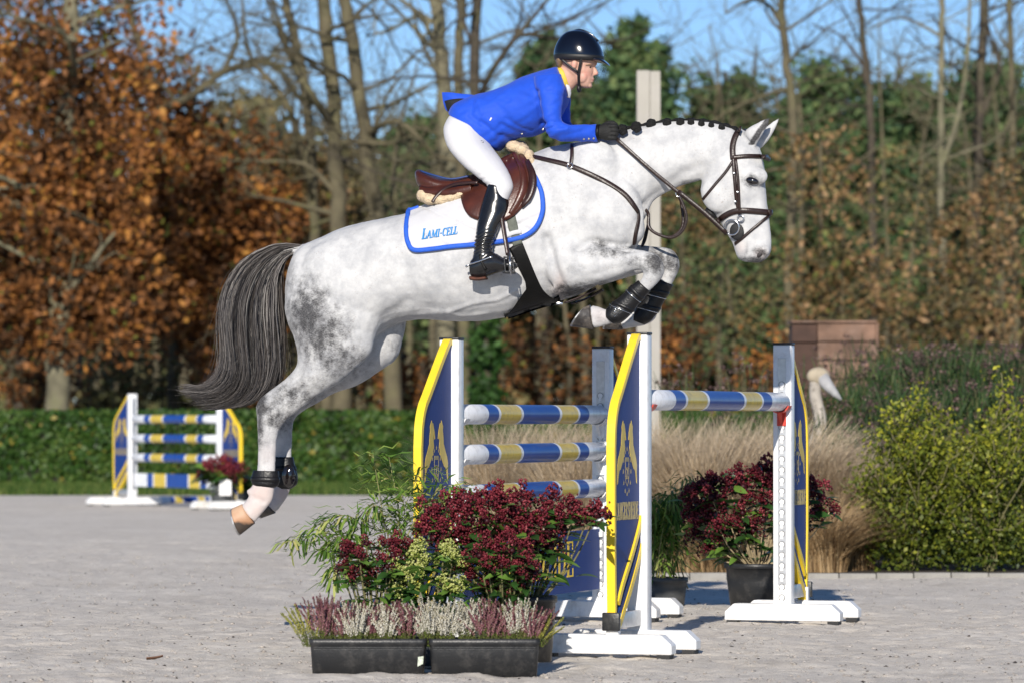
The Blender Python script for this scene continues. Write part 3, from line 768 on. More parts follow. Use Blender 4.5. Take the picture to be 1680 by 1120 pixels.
    def rim(line, w, t, name, m='yellow', par=None, inward=1):
        bmr = bmesh.new()
        n = len(line)
        A = [Vector((s, z)) for s, z in line]
        B = []
        for i in range(n):
            d = (A[min(i + 1, n - 1)] - A[max(i - 1, 0)]).normalized()
            B.append(A[i] + Vector((d.y, -d.x)) * (-w * inward))
        va = [[bmr.verts.new((p.x, y, p.y)) for p in A] for y in (-t, t)]
        vb = [[bmr.verts.new((p.x, y, p.y)) for p in B] for y in (-t, t)]
        for i in range(n - 1):
            bmr.faces.new((va[0][i], va[0][i + 1], vb[0][i + 1], vb[0][i])); bmr.faces.new((va[1][i + 1], va[1][i], vb[1][i], vb[1][i + 1]))
            bmr.faces.new((va[0][i + 1], va[0][i], va[1][i], va[1][i + 1])); bmr.faces.new((vb[0][i], vb[0][i + 1], vb[1][i + 1], vb[1][i]))
        bmr.faces.new((va[0][0], vb[0][0], vb[1][0], va[1][0])); bmr.faces.new((vb[0][-1], va[0][-1], va[1][-1], vb[1][-1]))
        bmesh.ops.recalc_face_normals(bmr, faces=bmr.faces)
        return obj(name, bmr, M[m], par or root, False)
    o1 = [(s + 0.004, z + 0.002) for s, z in outer]
    rim(o1, -0.028, 0.0200, 'wing_rim')
    rim(LOWA, 0.030, 0.0225, 'swept_band', inward=-1)
    LB = [(s, z + 0.012) for s, z in LOWB]
    rim(LB, 0.045, 0.018, 'swept_band', m='blue', inward=-1)
    rim([(s, z - 0.036) for s, z in LOWB], 0.034, 0.0225, 'swept_band', inward=-1)
    # print on the visible face
    if emblem:
        vsn = visible_side
        y0 = vsn * (T * 0.55 + 0.0004)
        un = Vector((0, vsn, 0))
        # reading direction on that face: outward face seen with +x running right when vsn=-1
        rx = 1.0 if vsn == -1 else -1.0
        cxs = 0.262
        hw, hh, zb = 0.150, 0.300, 0.800
        for sgn in (-1, 1):
            bmh = bmesh.new()
            pts = []
            for (a, b) in HORSE:
                xx = cxs + sgn * (hw * 1.18 - a * hw * 1.42)
                pts.append(Vector((xx, y0, zb + b * hh)))
            bm_prism(bmh, pts, un * 0.0012)
            bmesh.ops.recalc_face_normals(bmh, faces=bmh.faces)
            obj('horse_emblem', bmh, M['gold'], panel, False)
        bms = bmesh.new()
        for i in range(12):
            a = 2 * math.pi * i / 12
            c = Vector((cxs + math.sin(a) * 0.066, y0, 0.86 + math.cos(a) * 0.105))
            pts = []
            for j in range(10):
                r_ = 0.0115 if j % 2 == 0 else 0.005
                pts.append(c + Vector((math.sin(j * math.pi / 5) * r_, 0, math.cos(j * math.pi / 5) * r_)))
            bm_prism(bms, pts, un * 0.001)
        bmesh.ops.recalc_face_normals(bms, faces=bms.faces)
        st_ = obj('star_ring', bms, M['goldfaint'], panel, False); st_['kind'] = 'stuff'
        bms = bmesh.new()
        sh = [(-.030, .055), (.030, .055), (.030, -.02), (.022, -.045), (0, -.062), (-.022, -.045), (-.030, -.02)]
        for i in range(len(sh)):
            a = Vector(sh[i]); b = Vector(sh[(i + 1) % len(sh)]); d = (b - a).normalized(); nn = Vector((-d.y, d.x)) * 0.0025
            bm_prism(bms, [Vector((cxs + q.x, y0, 0.855 + q.y)) for q in (a - nn, b - nn, b + nn, a + nn)], un * (0.001 + 0.0001 * (i % 3)))
        lettering(bms, 'Z', Vector((cxs - rx * 0.016, y0, 0.825)), Vector((rx, 0, 0)), Vector((0, 0, 1)), un, 0.055, 0.032)
        bm_prism(bms, [Vector((cxs + a, y0, 0.855 + b)) for a, b in ((-.03, .058), (.03, .058), (.03, .072), (-.03, .072))], un * 0.0013)
        bmesh.ops.recalc_face_normals(bms, faces=bms.faces)
        obj('shield_emblem', bms, M['goldfaint'], panel, False)
        bms = bmesh.new()
        lettering(bms, 'ZANGERSHEIDE', Vector((cxs - rx * 0.195, y0, 0.635)), Vector((rx, 0, 0)), Vector((0, 0, 1)), un, 0.082, 0.39)
        bmesh.ops.recalc_face_normals(bms, faces=bms.faces)
        obj('lettering', bms, M['goldfaint'], panel, False)
    # cups that carry the poles, on the fence side
    for z in cups:
        bm = bmesh.new()
        ring = []
        for i in range(9):
            a = math.pi * (1.12 + 0.76 * i / 8)
            ring.append((math.cos(a) * 0.062, math.sin(a) * 0.062))
        inn = [(y * 0.90, zz * 0.90) for y, zz in ring]
        bm_prism(bm, [Vector((-0.052, y, z + zz + 0.055)) for y, zz in ring + inn[::-1]], Vector((-0.07, 0, 0)))
        bm_box(bm, (-0.051, 0, z - 0.03), (0.012, 0.05, 0.09), bev=0.003)
        bm_prism(bm, [Vector((-0.052, -0.008, z - 0.01)), Vector((-0.11, -0.008, z - 0.004)), Vector((-0.052, -0.008, z - 0.07))], Vector((0, 0.016, 0)))
        bmesh.ops.recalc_face_normals(bm, faces=bm.faces)
        obj('pole_cup', bm, M[cupmat or 'white'], root, False)
    return root

BANDS = [(0.0, 'w'), (0.115, 'b'), (0.20, 'w'), (0.222, 'y'), (0.365, 'w'), (0.387, 'b'), (0.613, 'w'), (0.635, 'y'), (0.778, 'w'), (0.80, 'b'), (0.885, 'w'), (1.0, None)]
BANDS = [(0.0, 'w'), (0.155, 'b'), (0.222, 'w'), (0.236, 'y'), (0.372, 'w'), (0.387, 'b'), (0.640, 'w'), (0.656, 'y'), (0.775, 'w'), (0.788, 'b'), (0.855, 'w'), (1.0, None)]
BMI = {'w': 0, 'b': 1, 'y': 2}
def pole(label, a, b, d=0.10, group='striped poles of the near jump', bands=None, sag=0.0):
    a = Vector(a); b = Vector(b)
    root = empty('jump_pole', a)
    tag(root, label, 'pole', group)
    bm = bmesh.new()
    ax = (b - a); L_ = ax.length; ax.normalize()
    t, s, u = frame_from(ax)
    n = 28
    bands = bands or BANDS
    prev = None
    def ring(x, r):
        return [bm.verts.new(ax * x * L_ + s * math.cos(2 * math.pi * k / n) * r + u * math.sin(2 * math.pi * k / n) * r + Vector((0, 0, -sag * 4 * x * (1 - x)))) for k in range(n)]
    e = 0.008 / L_
    xs = [(0.0, d / 2 - 0.008, 'w'), (e, d / 2, 'w')]
    for (x, c) in bands[1:-1]: xs.append((x, d / 2, c))
    xs += [(1 - e, d / 2, 'w'), (1.0, d / 2 - 0.008, 'w')]
    rings = [ring(x, r) for x, r, c in xs]
    for i in range(len(rings) - 1):
        for k in range(n):
            f = bm.faces.new((rings[i][k], rings[i][(k + 1) % n], rings[i + 1][(k + 1) % n], rings[i + 1][k]))
            f.material_index = BMI[xs[i][2]]; f.smooth = True
    bm.faces.new(rings[0][::-1]); bm.faces.new(rings[-1])
    bmesh.ops.recalc_face_normals(bm, faces=bm.faces)
    shaft = obj('painted_shaft', bm, [M['polewhite'], M['poleblue'], M['poleyellow']], root, False)
    for f in shaft.data.polygons: f.use_smooth = len(f.vertices) == 4
    for (e0, sg) in ((Vector((0, 0, 0)), -1), (ax * L_, 1)):
        b2 = bmesh.new()
        pts = [e0 + s * math.cos(2 * math.pi * k / 20) * (d / 2 - 0.012) + u * math.sin(2 * math.pi * k / 20) * (d / 2 - 0.012) for k in range(20)]
        bm_prism(b2, pts, ax * sg * 0.004)
        bmesh.ops.recalc_face_normals(b2, faces=b2.faces)
        obj('end_cap', b2, M['white'], root, False)
    return root

def ground_pt(px, Y): return Vector(((px - CX) * Y / FPX, Y, 0))
SA = ground_pt(741, 21.1); SD = ground_pt(989, 23.5); SB = ground_pt(1049, 20.3); SC = ground_pt(1286, 23.1)
eAD = (SD - SA).normalized(); eBC = (SC - SB).normalized()
def pz(py, Y): return CH - (py - HY) * Y / FPX
# near standards: wing runs towards the camera; the camera sees the face on the right
zA = [pz(679, 21.2), pz(745.5, 21.2), pz(812, 21.2)]
zB = pz(655.5, 20.4)
build_standard('left blue and yellow wing standard half hidden by bamboo leaves', SA, (-eAD.x, -eAD.y), 1.495, False, True, [z - 0.055 for z in zA], visible_side=1)
build_standard('nearest blue and yellow wing standard with black end cap, right of the red shrubs', SB, (-eBC.x, -eBC.y), 1.505, False, True, [zB - 0.055], visible_side=1, cupmat='red_plastic', foot_shift=-0.03)
build_standard('far middle standard with shaded keyhole strip behind the stacked poles', SD, (eAD.x, eAD.y), 1.49, True, True, [z - 0.055 for z in zA], visible_side=-1)
build_standard('right wing standard with sunlit keyhole strip and red pole cup', SC, (eBC.x, eBC.y), 1.503, True, True, [zB - 0.055], visible_side=-1, cupmat='red_plastic')
off = 0.055
for z, lab in zip(zA, ('top striped pole of the stack of three', 'middle striped pole of the stack of three', 'lowest striped pole of the stack, partly behind the red flowers')):
    pole(lab, SA + eAD * off + Vector((0, 0, z)), SD - eAD * off + Vector((0, 0, z)))
pole('single striped pole in red cups on the landing side', SB + eBC * off + Vector((0, 0, zB)), SC - eBC * off + Vector((0, 0, zB)))
# filler board hanging low between the take-off standards
def filler():
    a = SA + eAD * 0.10; b = SD - eAD * 0.06
    n_ = Vector((eAD.y, -eAD.x, 0))
    ztop = pz(868, 23.3); zbot = pz(968, 23.2)
    root = empty('filler_board', (a + b) / 2 + Vector((0, 0, zbot)))
    tag(root, 'blue filler board with yellow capitals hanging under the poles', 'filler board')
    bm = bmesh.new()
    bm_prism(bm, [a + Vector((0, 0, zbot)), b + Vector((0, 0, zbot)), b + Vector((0, 0, ztop)), a + Vector((0, 0, ztop))], -n_ * 0.02)
    bmesh.ops.recalc_face_normals(bm, faces=bm.faces)
    wobj('board', bm, M['blue'], root, False)
    bm = bmesh.new()
    L_ = (b - a).length
    lettering(bm, 'ZANGERSHEIDE', a + eAD * (L_ * 0.10) + Vector((0, 0, zbot + 0.085)) + n_ * 0.001, eAD, Vector((0, 0, 1)), n_, 0.19, L_ * 0.70)
    bmesh.ops.recalc_face_normals(bm, faces=bm.faces)
    wobj('lettering', bm, M['yellow'], root, False)
    bm = bmesh.new(); bm_box(bm, b + Vector((0, 0, ztop - 0.03)) + eAD * 0.01 - n_ * 0.012, (0.05, 0.05, 0.03), bev=0.004)
    wobj('hanger', bm, M['white'], root)
filler()

# ------------------------------------------------------------------ the far jump by the hedge
FL = ground_pt(217, 53.4); FR = ground_pt(363, 51.4)
eF = (FR - FL).normalized()
FG = 'wing standards of the far jump'
M['farblue'] = mat('bright_blue_paint', (0.02, 0.09, 0.40), 0.4)
s1 = build_standard('left white-footed wing standard of the far jump by the hedge', FL, (-eF.x, -eF.y), 1.40, False, True, [], visible_side=1, group=FG, foot_len=0.8)
s2 = build_standard('right wing standard of the far jump behind the tail tip', FR, (eF.x, eF.y), 1.29, False, True, [], visible_side=-1, group=FG, foot_len=0.8)
for py, lab in ((687, 'top pole of the far jump'), (719, 'second pole from the top of the far jump'), (751, 'third pole from the top of the far jump')):
    z = pz(py, 52.4)
    pole(lab + ' by the hedge', FL + eF * 0.06 + Vector((0, 0, z)), FR - eF * 0.06 + Vector((0, 0, z)), 0.105, 'poles of the far jump')
z0, z1 = pz(799, 52.4), pz(777, 52.4)
pk = empty('striped_plank', FL + Vector((0, 0, z0)))
tag(pk, 'striped plank hanging lowest in the far jump', 'plank')
bm = bmesh.new(); nF = Vector((eF.y, -eF.x, 0))
Lp = (FR - FL).length
for i in range(len(BANDS) - 1):
    a = FL + eF * (0.06 + (Lp - 0.12) * BANDS[i][0]); b = FL + eF * (0.06 + (Lp - 0.12) * BANDS[i + 1][0])
    bm_prism(bm, [a + Vector((0, 0, z0)), b + Vector((0, 0, z0)), b + Vector((0, 0, z1)), a + Vector((0, 0, z1))], -nF * 0.03, mi=BMI[BANDS[i][1]])
bmesh.ops.remove_doubles(bm, verts=bm.verts, dist=1e-5)
bmesh.ops.recalc_face_normals(bm, faces=bm.faces)
wobj('board', bm, [M['polewhite'], M['poleblue'], M['poleyellow']], pk, False)
pole('striped pole lying on the ground behind the far jump', P(262, 820, GY(824)) , P(352, 820, GY(822)), 0.105, 'poles of the far jump')
# ------------------------------------------------------------------ potted plants by the jump
M['redbud'] = tint_mat('red_flower_bud', [(0, (0.0324, 0.00312, 0.00624)), (0.5, (0.09184, 0.00624, 0.01248)), (0.9, (0.1728, 0.01664, 0.02704)), (1, (0.324, 0.0728, 0.0832))], 0.5, 0.08)
M['greenbud'] = tint_mat('pale_green_bud', [(0, (0.16, 0.20, 0.035)), (0.5, (0.34, 0.38, 0.09)), (1, (0.55, 0.56, 0.22))], 0.5, 0.1)
M['evergreen'] = mat('glossy_leaf', (0.030, 0.082, 0.018), 0.32, var=0.45, vscale=14, transl=0.12)
M['evergreen2'] = mat('light_glossy_leaf', (0.13, 0.24, 0.04), 0.36, var=0.35, vscale=14, transl=0.25)
M['stem'] = mat('green_stem', (0.13, 0.12, 0.05), 0.7, var=0.2)
M['woodstem'] = mat('pale_woody_stem', (0.34, 0.27, 0.16), 0.8, var=0.2)
M['bamboo'] = tint_mat('bamboo_leaf', [(0, (0.0385, 0.092, 0.0165)), (0.45, (0.121, 0.23, 0.0385)), (0.8, (0.297, 0.4025, 0.088)), (1, (0.55, 0.506, 0.198))], 0.45, 0.3)
M['culm'] = mat('bamboo_culm', (0.24, 0.23, 0.09), 0.5, var=0.25)

def pot(root, r, h, m, z0=0.0, name='pot', taper=0.82, soil=True, rimh=0.03, loc=(0, 0)):
    bm = bmesh.new()
    n = 28
    prof = [(r * taper, z0), (r * (taper + 0.12), z0 + h * 0.6), (r * 0.97, z0 + h - rimh), (r * 1.03, z0 + h - rimh), (r * 1.04, z0 + h), (r * 0.97, z0 + h), (r * 0.95, z0 + h - 0.03)]
    rings = [[bm.verts.new((loc[0] + rr * math.cos(2 * math.pi * k / n), loc[1] + rr * math.sin(2 * math.pi * k / n), z)) for k in range(n)] for rr, z in prof]
    for i in range(len(rings) - 1):
        for k in range(n): bm.faces.new((rings[i][k], rings[i][(k + 1) % n], rings[i + 1][(k + 1) % n], rings[i + 1][k]))
    bm.faces.new(rings[0][::-1])
    p = obj(name, bm, M[m], root)
    if soil:
        b2 = bmesh.new()
        b2.faces.new([b2.verts.new((loc[0] + r * 0.955 * math.cos(2 * math.pi * k / n), loc[1] + r * 0.955 * math.sin(2 * math.pi * k / n), z0 + h - 0.025)) for k in range(n)])
        obj('soil', b2, M['soil'], p, False)
    return p
def head_mesh(seed, m, r=0.034, hgt=0.042, nb=110, br=0.0046):
    g = np.random.default_rng(seed)
    base = np.array([[1, 0, 0], [-1, 0, 0], [0, 1, 0], [0, -1, 0], [0, 0, 1], [0, 0, -1]], float)
    fac = np.array([[0, 2, 4], [2, 1, 4], [1, 3, 4], [3, 0, 4], [2, 0, 5], [1, 2, 5], [3, 1, 5], [0, 3, 5]])
    # buds sit on lumpy branchlets of a broad cone
    nl = 11
    la = g.random(nl) * 6.28; lz = g.random(nl); lr = (1 - lz) ** 0.65
    lob = np.stack([np.cos(la) * lr * r, np.sin(la) * lr * r, lz * hgt], -1)
    k = g.integers(0, nl, nb)
    u = g.normal(size=(nb, 3)); u /= np.linalg.norm(u, axis=1)[:, None]
    C = lob[k] + u * 0.0155 * (0.65 + 0.5 * g.random((nb, 1)))
    s = br * (0.65 + 0.7 * g.random(nb))
    C[0] = (0, 0, hgt * 0.2); s[0] = r * 0.5
    V = (C[:, None, :] + base[None] * s[:, None, None]).reshape(-1, 3)
    F = (fac[None] + (np.arange(nb) * 6)[:, None, None]).reshape(-1, 3)
    tn = np.clip(0.35 + 0.25 * g.normal(size=nb) + 0.5 * C[:, 2] / hgt - 0.1, 0, 0.93); tn = np.where(g.random(nb) < 0.05, 1, tn); tn[0] = 0.0
    return np_mesh('flower_head', V, F, np.repeat(tn, 6), m, smooth=True)
def leaf_mesh(L_, W_, m, bend=0.25, name='leaf'):
    bm = bmesh.new(); rows = []
    for i in range(6):
        t = i / 5
        w = W_ / 2 * (math.sin(math.pi * min(1, t * 0.93 + 0.05)) ** 0.8) if 0 < i < 5 else 0.0008
        z = -bend * L_ * t * t
        rows.append([bm.verts.new((L_ * t, -w, z + 0.22 * w)), bm.verts.new((L_ * t, 0, z - 0.05 * w)), bm.verts.new((L_ * t, w, z + 0.22 * w))])
    for i in range(5):
        for k in range(2): bm.faces.new((rows[i][k], rows[i + 1][k], rows[i + 1][k + 1], rows[i][k + 1]))
    me = bpy.data.meshes.new(name); bm.to_mesh(me); bm.free(); setmats(me, m)
    me.polygons.foreach_set('use_smooth', [True] * len(me.polygons))
    return me
RED_HEADS = [head_mesh(400 + i, M['redbud']) for i in range(4)]
GREEN_HEADS = [head_mesh(410 + i, M['greenbud'], 0.040, 0.042, 120, 0.0050) for i in range(3)]
SK_LEAVES = [leaf_mesh(0.085, 0.030, M['evergreen'], 0.2), leaf_mesh(0.072, 0.027, M['evergreen'], 0.35), leaf_mesh(0.078, 0.029, M['evergreen2'], 0.28)]
def euler_to(d, roll=0.0):
    q = Vector(d).to_track_quat('X', 'Z')
    return (q @ Matrix.Rotation(roll, 3, 'X').to_quaternion()).to_euler()
def skimmia(label, px, Y, heads, kind='red', scale=1.0, leaves_per=6, group='flowering evergreen shrubs', potspec=None, seed=1, skirt=40, base_z=0.12, spread_y=0.2, hscale=1.0, woody=False):
    """heads: list of (px,py,dy) places of flower heads as the photo shows them; dy in metres of depth"""
    g = np.random.default_rng(seed)
    c = ground_pt(px, Y)
    root = empty('skimmia_shrub', c)
    tag(root, label, 'shrub', group)
    if potspec: pot(root, *potspec)
    hm = RED_HEADS if kind == 'red' else GREEN_HEADS
    bm = bmesh.new()
    nleaf = 0
    bz = potspec[1] - 0.03 if potspec else base_z
    def put_leaf(p, d, sc):
        nonlocal nleaf
        me = SK_LEAVES[int(g.choice([0, 1, 2], p=[0.36, 0.26, 0.38]))]
        o = link(bpy.data.objects.new('leaf', me), root)
        o.location = p; o.rotation_euler = euler_to(d, g.normal() * 0.4); o.scale = (sc, sc, sc)
        nleaf += 1
    for (hx, hy, dy) in heads:
        w = P(hx, hy, Y + dy) - c
        sc = scale * hscale * g.uniform(0.85, 1.2)
        o = link(bpy.data.objects.new('flower_head', hm[int(g.integers(0, len(hm)))]), root)
        o.location = w; o.scale = (sc, sc, sc)
        ax = Vector((w.x * 0.8 + g.normal() * 0.08, (w.y) * 0.8 - 0.10 + g.normal() * 0.08, max(0.25, w.z - bz) + 0.15)).normalized()
        o.rotation_euler = ax.to_track_quat('Z', 'Y').to_euler()
        st = Vector((w.x * 0.18, w.y * 0.18, bz))
        mid = st.lerp(w, 0.55) + Vector((w.x * 0.06, w.y * 0.06, -0.02))
        bm_tube(bm, vcr([st, mid, w], 4), [0.006, 0.0055, 0.005, 0.005, 0.0045, 0.004, 0.004, 0.004, 0.0035], n=5, caps=False)
        for k in range(leaves_per):
            a = k * 2.399 + g.random()
            d = (Vector((math.cos(a), math.sin(a), 0)) * 0.9 + ax * g.uniform(-0.15, 0.55)).normalized()
            base = w - ax * (0.012 + 0.016 * k / leaves_per)
            put_leaf(base, d, sc * g.uniform(0.8, 1.15))
    if heads:
        hp = [P(hx, hy, Y + dy) - c for hx, hy, dy in heads]
        for k in range(skirt):
            w = hp[int(g.integers(0, len(hp)))]
            t = g.uniform(0.15, 0.9)
            p = Vector((w.x * (0.3 + 0.7 * t), w.y * t - 0.04, bz + (w.z - bz) * t)) + Vector((g.normal() * 0.03, g.normal() * 0.03, g.normal() * 0.02))
            a = g.uniform(0, 6.28)
            put_leaf(p, Vector((math.cos(a), math.sin(a) - 0.3, g.uniform(-0.3, 0.5))), scale * g.uniform(0.85, 1.25))
    st = obj('stems', bm, M['woodstem' if woody else 'stem'], root); st['kind'] = 'stuff'
    return root
def scatter_heads(seed, ell, n, dyr=0.18, mind=24):
    """fill an ellipse (px) with heads kept apart from each other"""
    g = np.random.default_rng(seed); out = []
    tries = 0
    while len(out) < n and tries < 4000:
        tries += 1
        x = ell[0] + (g.random() * 2 - 1) * ell[2]; y = ell[1] + (g.random() * 2 - 1) * ell[3]
        q = ((x - ell[0]) / ell[2]) ** 2 + ((y - ell[1]) / ell[3]) ** 2
        if q > 1: continue
        if any((x - a) ** 2 + (y - b) ** 2 < mind ** 2 for a, b, _ in out): continue
        out.append((x, y, -dyr * math.sqrt(max(0, 1 - q)) + g.normal() * 0.03))
    return out
# big red shrub at the back of the group
hd = scatter_heads(1, (812, 870, 112, 52), 44, 0.20, 19) + [(962, 856, 0), (976, 848, 0.02), (940, 850, -.02), (705, 842, 0), (700, 872, 0), (815, 818, 0), (860, 812, 0), (905, 818, 0), (935, 836, 0), (775, 826, 0), (738, 828, 0), (918, 850, -.05)]
skimmia('largest dark red flowering shrub, topping the group before the stacked poles', 868, 19.5, hd, 'red', 1.15, 3, seed=2, skirt=110, hscale=1.28, potspec=(0.125, 0.30, 'black_plastic'))
hd = scatter_heads(3, (618, 922, 62, 34), 20, 0.10, 18) + [(668, 898, 0), (676, 912, 0), (652, 890, 0.02), (574, 905, 0), (570, 925, 0)]
skimmia('small red flowering shrub left of the green-headed one', 618, 19.25, hd, 'red', 1.0, 6, seed=4, skirt=110, hscale=1.02, potspec=(0.075, 0.16, 'terracotta'))
hd = scatter_heads(5, (822, 930, 58, 46), 20, 0.12, 20) + [(800, 905, 0), (846, 902, 0), (870, 940, 0), (770, 925, 0), (866, 915, 0)]
skimmia('red flowering shrub in front, right of the green-headed one', 830, 19.15, hd, 'red', 1.05, 5, seed=6, skirt=130, hscale=1.08, potspec=(0.085, 0.17, 'terracotta'))
hd = [(684, 912, 0), (672, 938, -.04), (690, 940, -.06), (660, 945, -.02), (676, 962, -.05), (700, 925, -.02), (662, 968, -.03), (728, 905, -.03), (742, 915, -.05), (750, 930, -.03), (718, 920, 0), (735, 898, .02), (728, 955, -.08), (752, 958, -.08), (740, 968, -.09), (690, 900, .02), (655, 925, 0)]
skimmia('shrub with pale yellow-green flower heads amid the red ones', 708, 19.15, hd, 'green', 1.05, 6, seed=7, skirt=150, hscale=0.95, potspec=(0.075, 0.16, 'grey_plastic'))
# red shrub in the large black pot, far side
hd = scatter_heads(8, (1205, 832, 72, 56), 25, 0.18, 20) + [(1255, 770, 0), (1262, 785, 0), (1240, 785, 0), (1215, 795, 0), (1170, 795, 0), (1150, 800, 0), (1135, 820, 0), (1140, 845, 0), (1145, 880, 0), (1165, 900, 0), (1185, 885, -.1), (1225, 885, -.1), (1300, 790, 0), (1330, 800, 0), (1345, 815, 0), (1335, 840, 0), (1362, 838, 0), (1320, 862, 0), (1310, 825, -.1), (1285, 800, 0)]
skimmia('red flowering shrub in the large black pot behind the right standard', 1242, 24.75, hd, 'red', 1.25, 4, seed=9, skirt=110, hscale=1.3, potspec=(0.185, 0.27, 'black_plastic'), woody=True)

# bamboo
def bamboo(label, px, Y, culms, nleaf, seed, potspec=None, L_=0.095, droop=0.5, tmu=0.5, start=0.35, base=None):
    g = np.random.default_rng(seed)
    c = ground_pt(px, Y)
    root = empty('bamboo_plant', c); tag(root, label, 'bamboo', 'bamboo plants by the jump')
    if potspec: pot(root, *potspec)
    Vs, Fs, Ts = [], [], []
    cnt = 0
    paths = []
    for cm in culms:
        pts = vcr([P(x, y, Y + d) - c for x, y, d in cm], 8)
        bm = bmesh.new()
        bm_tube(bm, pts, [0.0045 * (1 - 0.75 * i / len(pts)) for i in range(len(pts))], n=5, caps=False)
        obj('culm', bm, M['culm'], root)
        paths.append(pts)
    per = nleaf // len(paths)
    for pts in paths:
        n = len(pts)
        for k in range(per):
            t = start + (1 - start) * g.random() ** 0.8
            i = min(n - 2, int(t * (n - 1)))
            p = pts[i].lerp(pts[i + 1], g.random())
            tan = (pts[i + 1] - pts[i]).normalized()
            a = g.uniform(0, 6.28)
            side = Vector((math.cos(a), math.sin(a) * 0.8, g.normal() * 0.3))
            tw = p + (side * g.uniform(0.0, 0.11) + tan * g.uniform(0, 0.05)) * (0.45 + 0.55 * (1 - t))
            d = (side * 0.9 + tan * 0.5 + Vector((0, 0, -droop * g.uniform(0.2, 1.3)))).normalized()
            ln = L_ * g.uniform(0.6, 1.25); w = 0.0115 * g.uniform(0.7, 1.3) * L_ / 0.095
            s = d.cross(Vector((g.normal() * 0.4, g.normal() * 0.4, 1))).normalized()
            q1 = tw + d * ln * 0.30 + Vector((0, 0, 0.004)); q2 = tw + d * ln * 0.68 - Vector((0, 0, 0.03 * ln / 0.1 * g.random())); q3 = tw + d * ln - Vector((0, 0, 0.09 * ln * g.uniform(0.3, 3) * droop))
            b0 = len(Vs)
            Vs += [tw, tw + s * 0.0015, q1 - s * w / 2, q1 + s * w / 2, q2 - s * w * 0.42, q2 + s * w * 0.42, q3, q3 + s * 0.001]
            Fs += [(b0, b0 + 2, b0 + 3, b0 + 1), (b0 + 2, b0 + 4, b0 + 5, b0 + 3), (b0 + 4, b0 + 6, b0 + 7, b0 + 5)]
            tv = min(0.9, max(0, tmu + g.normal() * 0.24)) if g.random() > 0.05 else 1.0
            Ts += [tv] * 8
    o = obj('foliage', np_mesh('foliage', [tuple(v) for v in Vs], Fs, Ts, M['bamboo'], smooth=True), None, root); o['kind'] = 'stuff'
    return root
cul = [[(600, 985, 0), (592, 920, 0), (545, 875, -.1), (470, 888, -.15)], [(620, 985, 0), (606, 890, 0), (570, 845, -.1), (505, 868, -.1)], [(610, 985, 0), (606, 930, 0), (575, 890, -.1), (530, 900, -.15)],
       [(640, 985, 0), (630, 860, 0), (612, 745, 0)], [(655, 980, 0), (655, 850, 0), (638, 748, .05)], [(680, 980, 0), (690, 860, 0), (725, 800, 0), (775, 800, 0)], [(690, 980, 0), (702, 890, 0), (735, 835, 0), (800, 815, .05)],
       [(625, 985, 0), (645, 880, 0), (690, 770, 0)], [(610, 985, 0), (600, 920, -.1), (585, 880, -.1), (560, 880, -.2)], [(650, 985, 0), (660, 900, -.05), (700, 830, -.1), (745, 850, -.1)], [(600, 985, 0), (590, 940, 0), (560, 925, -.1), (545, 950, -.1)],
       [(640, 985, 0), (640, 900, 0), (620, 830, -.1), (590, 850, -.1)], [(660, 985, 0), (665, 880, 0), (660, 800, 0)]]
bamboo('green bamboo with arching stems left of the red shrubs', 645, 20.15, cul, 1150, 31, potspec=(0.12, 0.22, 'black_plastic'))
g_ = np.random.default_rng(77)
cul = []
for k in range(20):
    x0 = 1092 + g_.normal() * 10; x1 = 1102 + g_.normal() * 38; y1 = 800 + abs(g_.normal()) * 34
    if k < 3: x1, y1 = (1125 + 12 * k, 780 + 6 * k)
    cul.append([(x0, 965, 0), ((x0 + x1) / 2 - 2, (965 + y1) / 2 - 10, g_.normal() * 0.05), (x1, y1, g_.normal() * 0.12), (x1 + (x1 - 1095) * 0.45, y1 + 25 + 20 * g_.random(), g_.normal() * 0.12)])
bamboo('dense bamboo in a grey pot behind the nearest standard', 1096, 25.2, cul, 1500, 32, potspec=(0.115, 0.17, 'grey_plastic'), L_=0.10, droop=0.9, start=0.12, tmu=0.5)

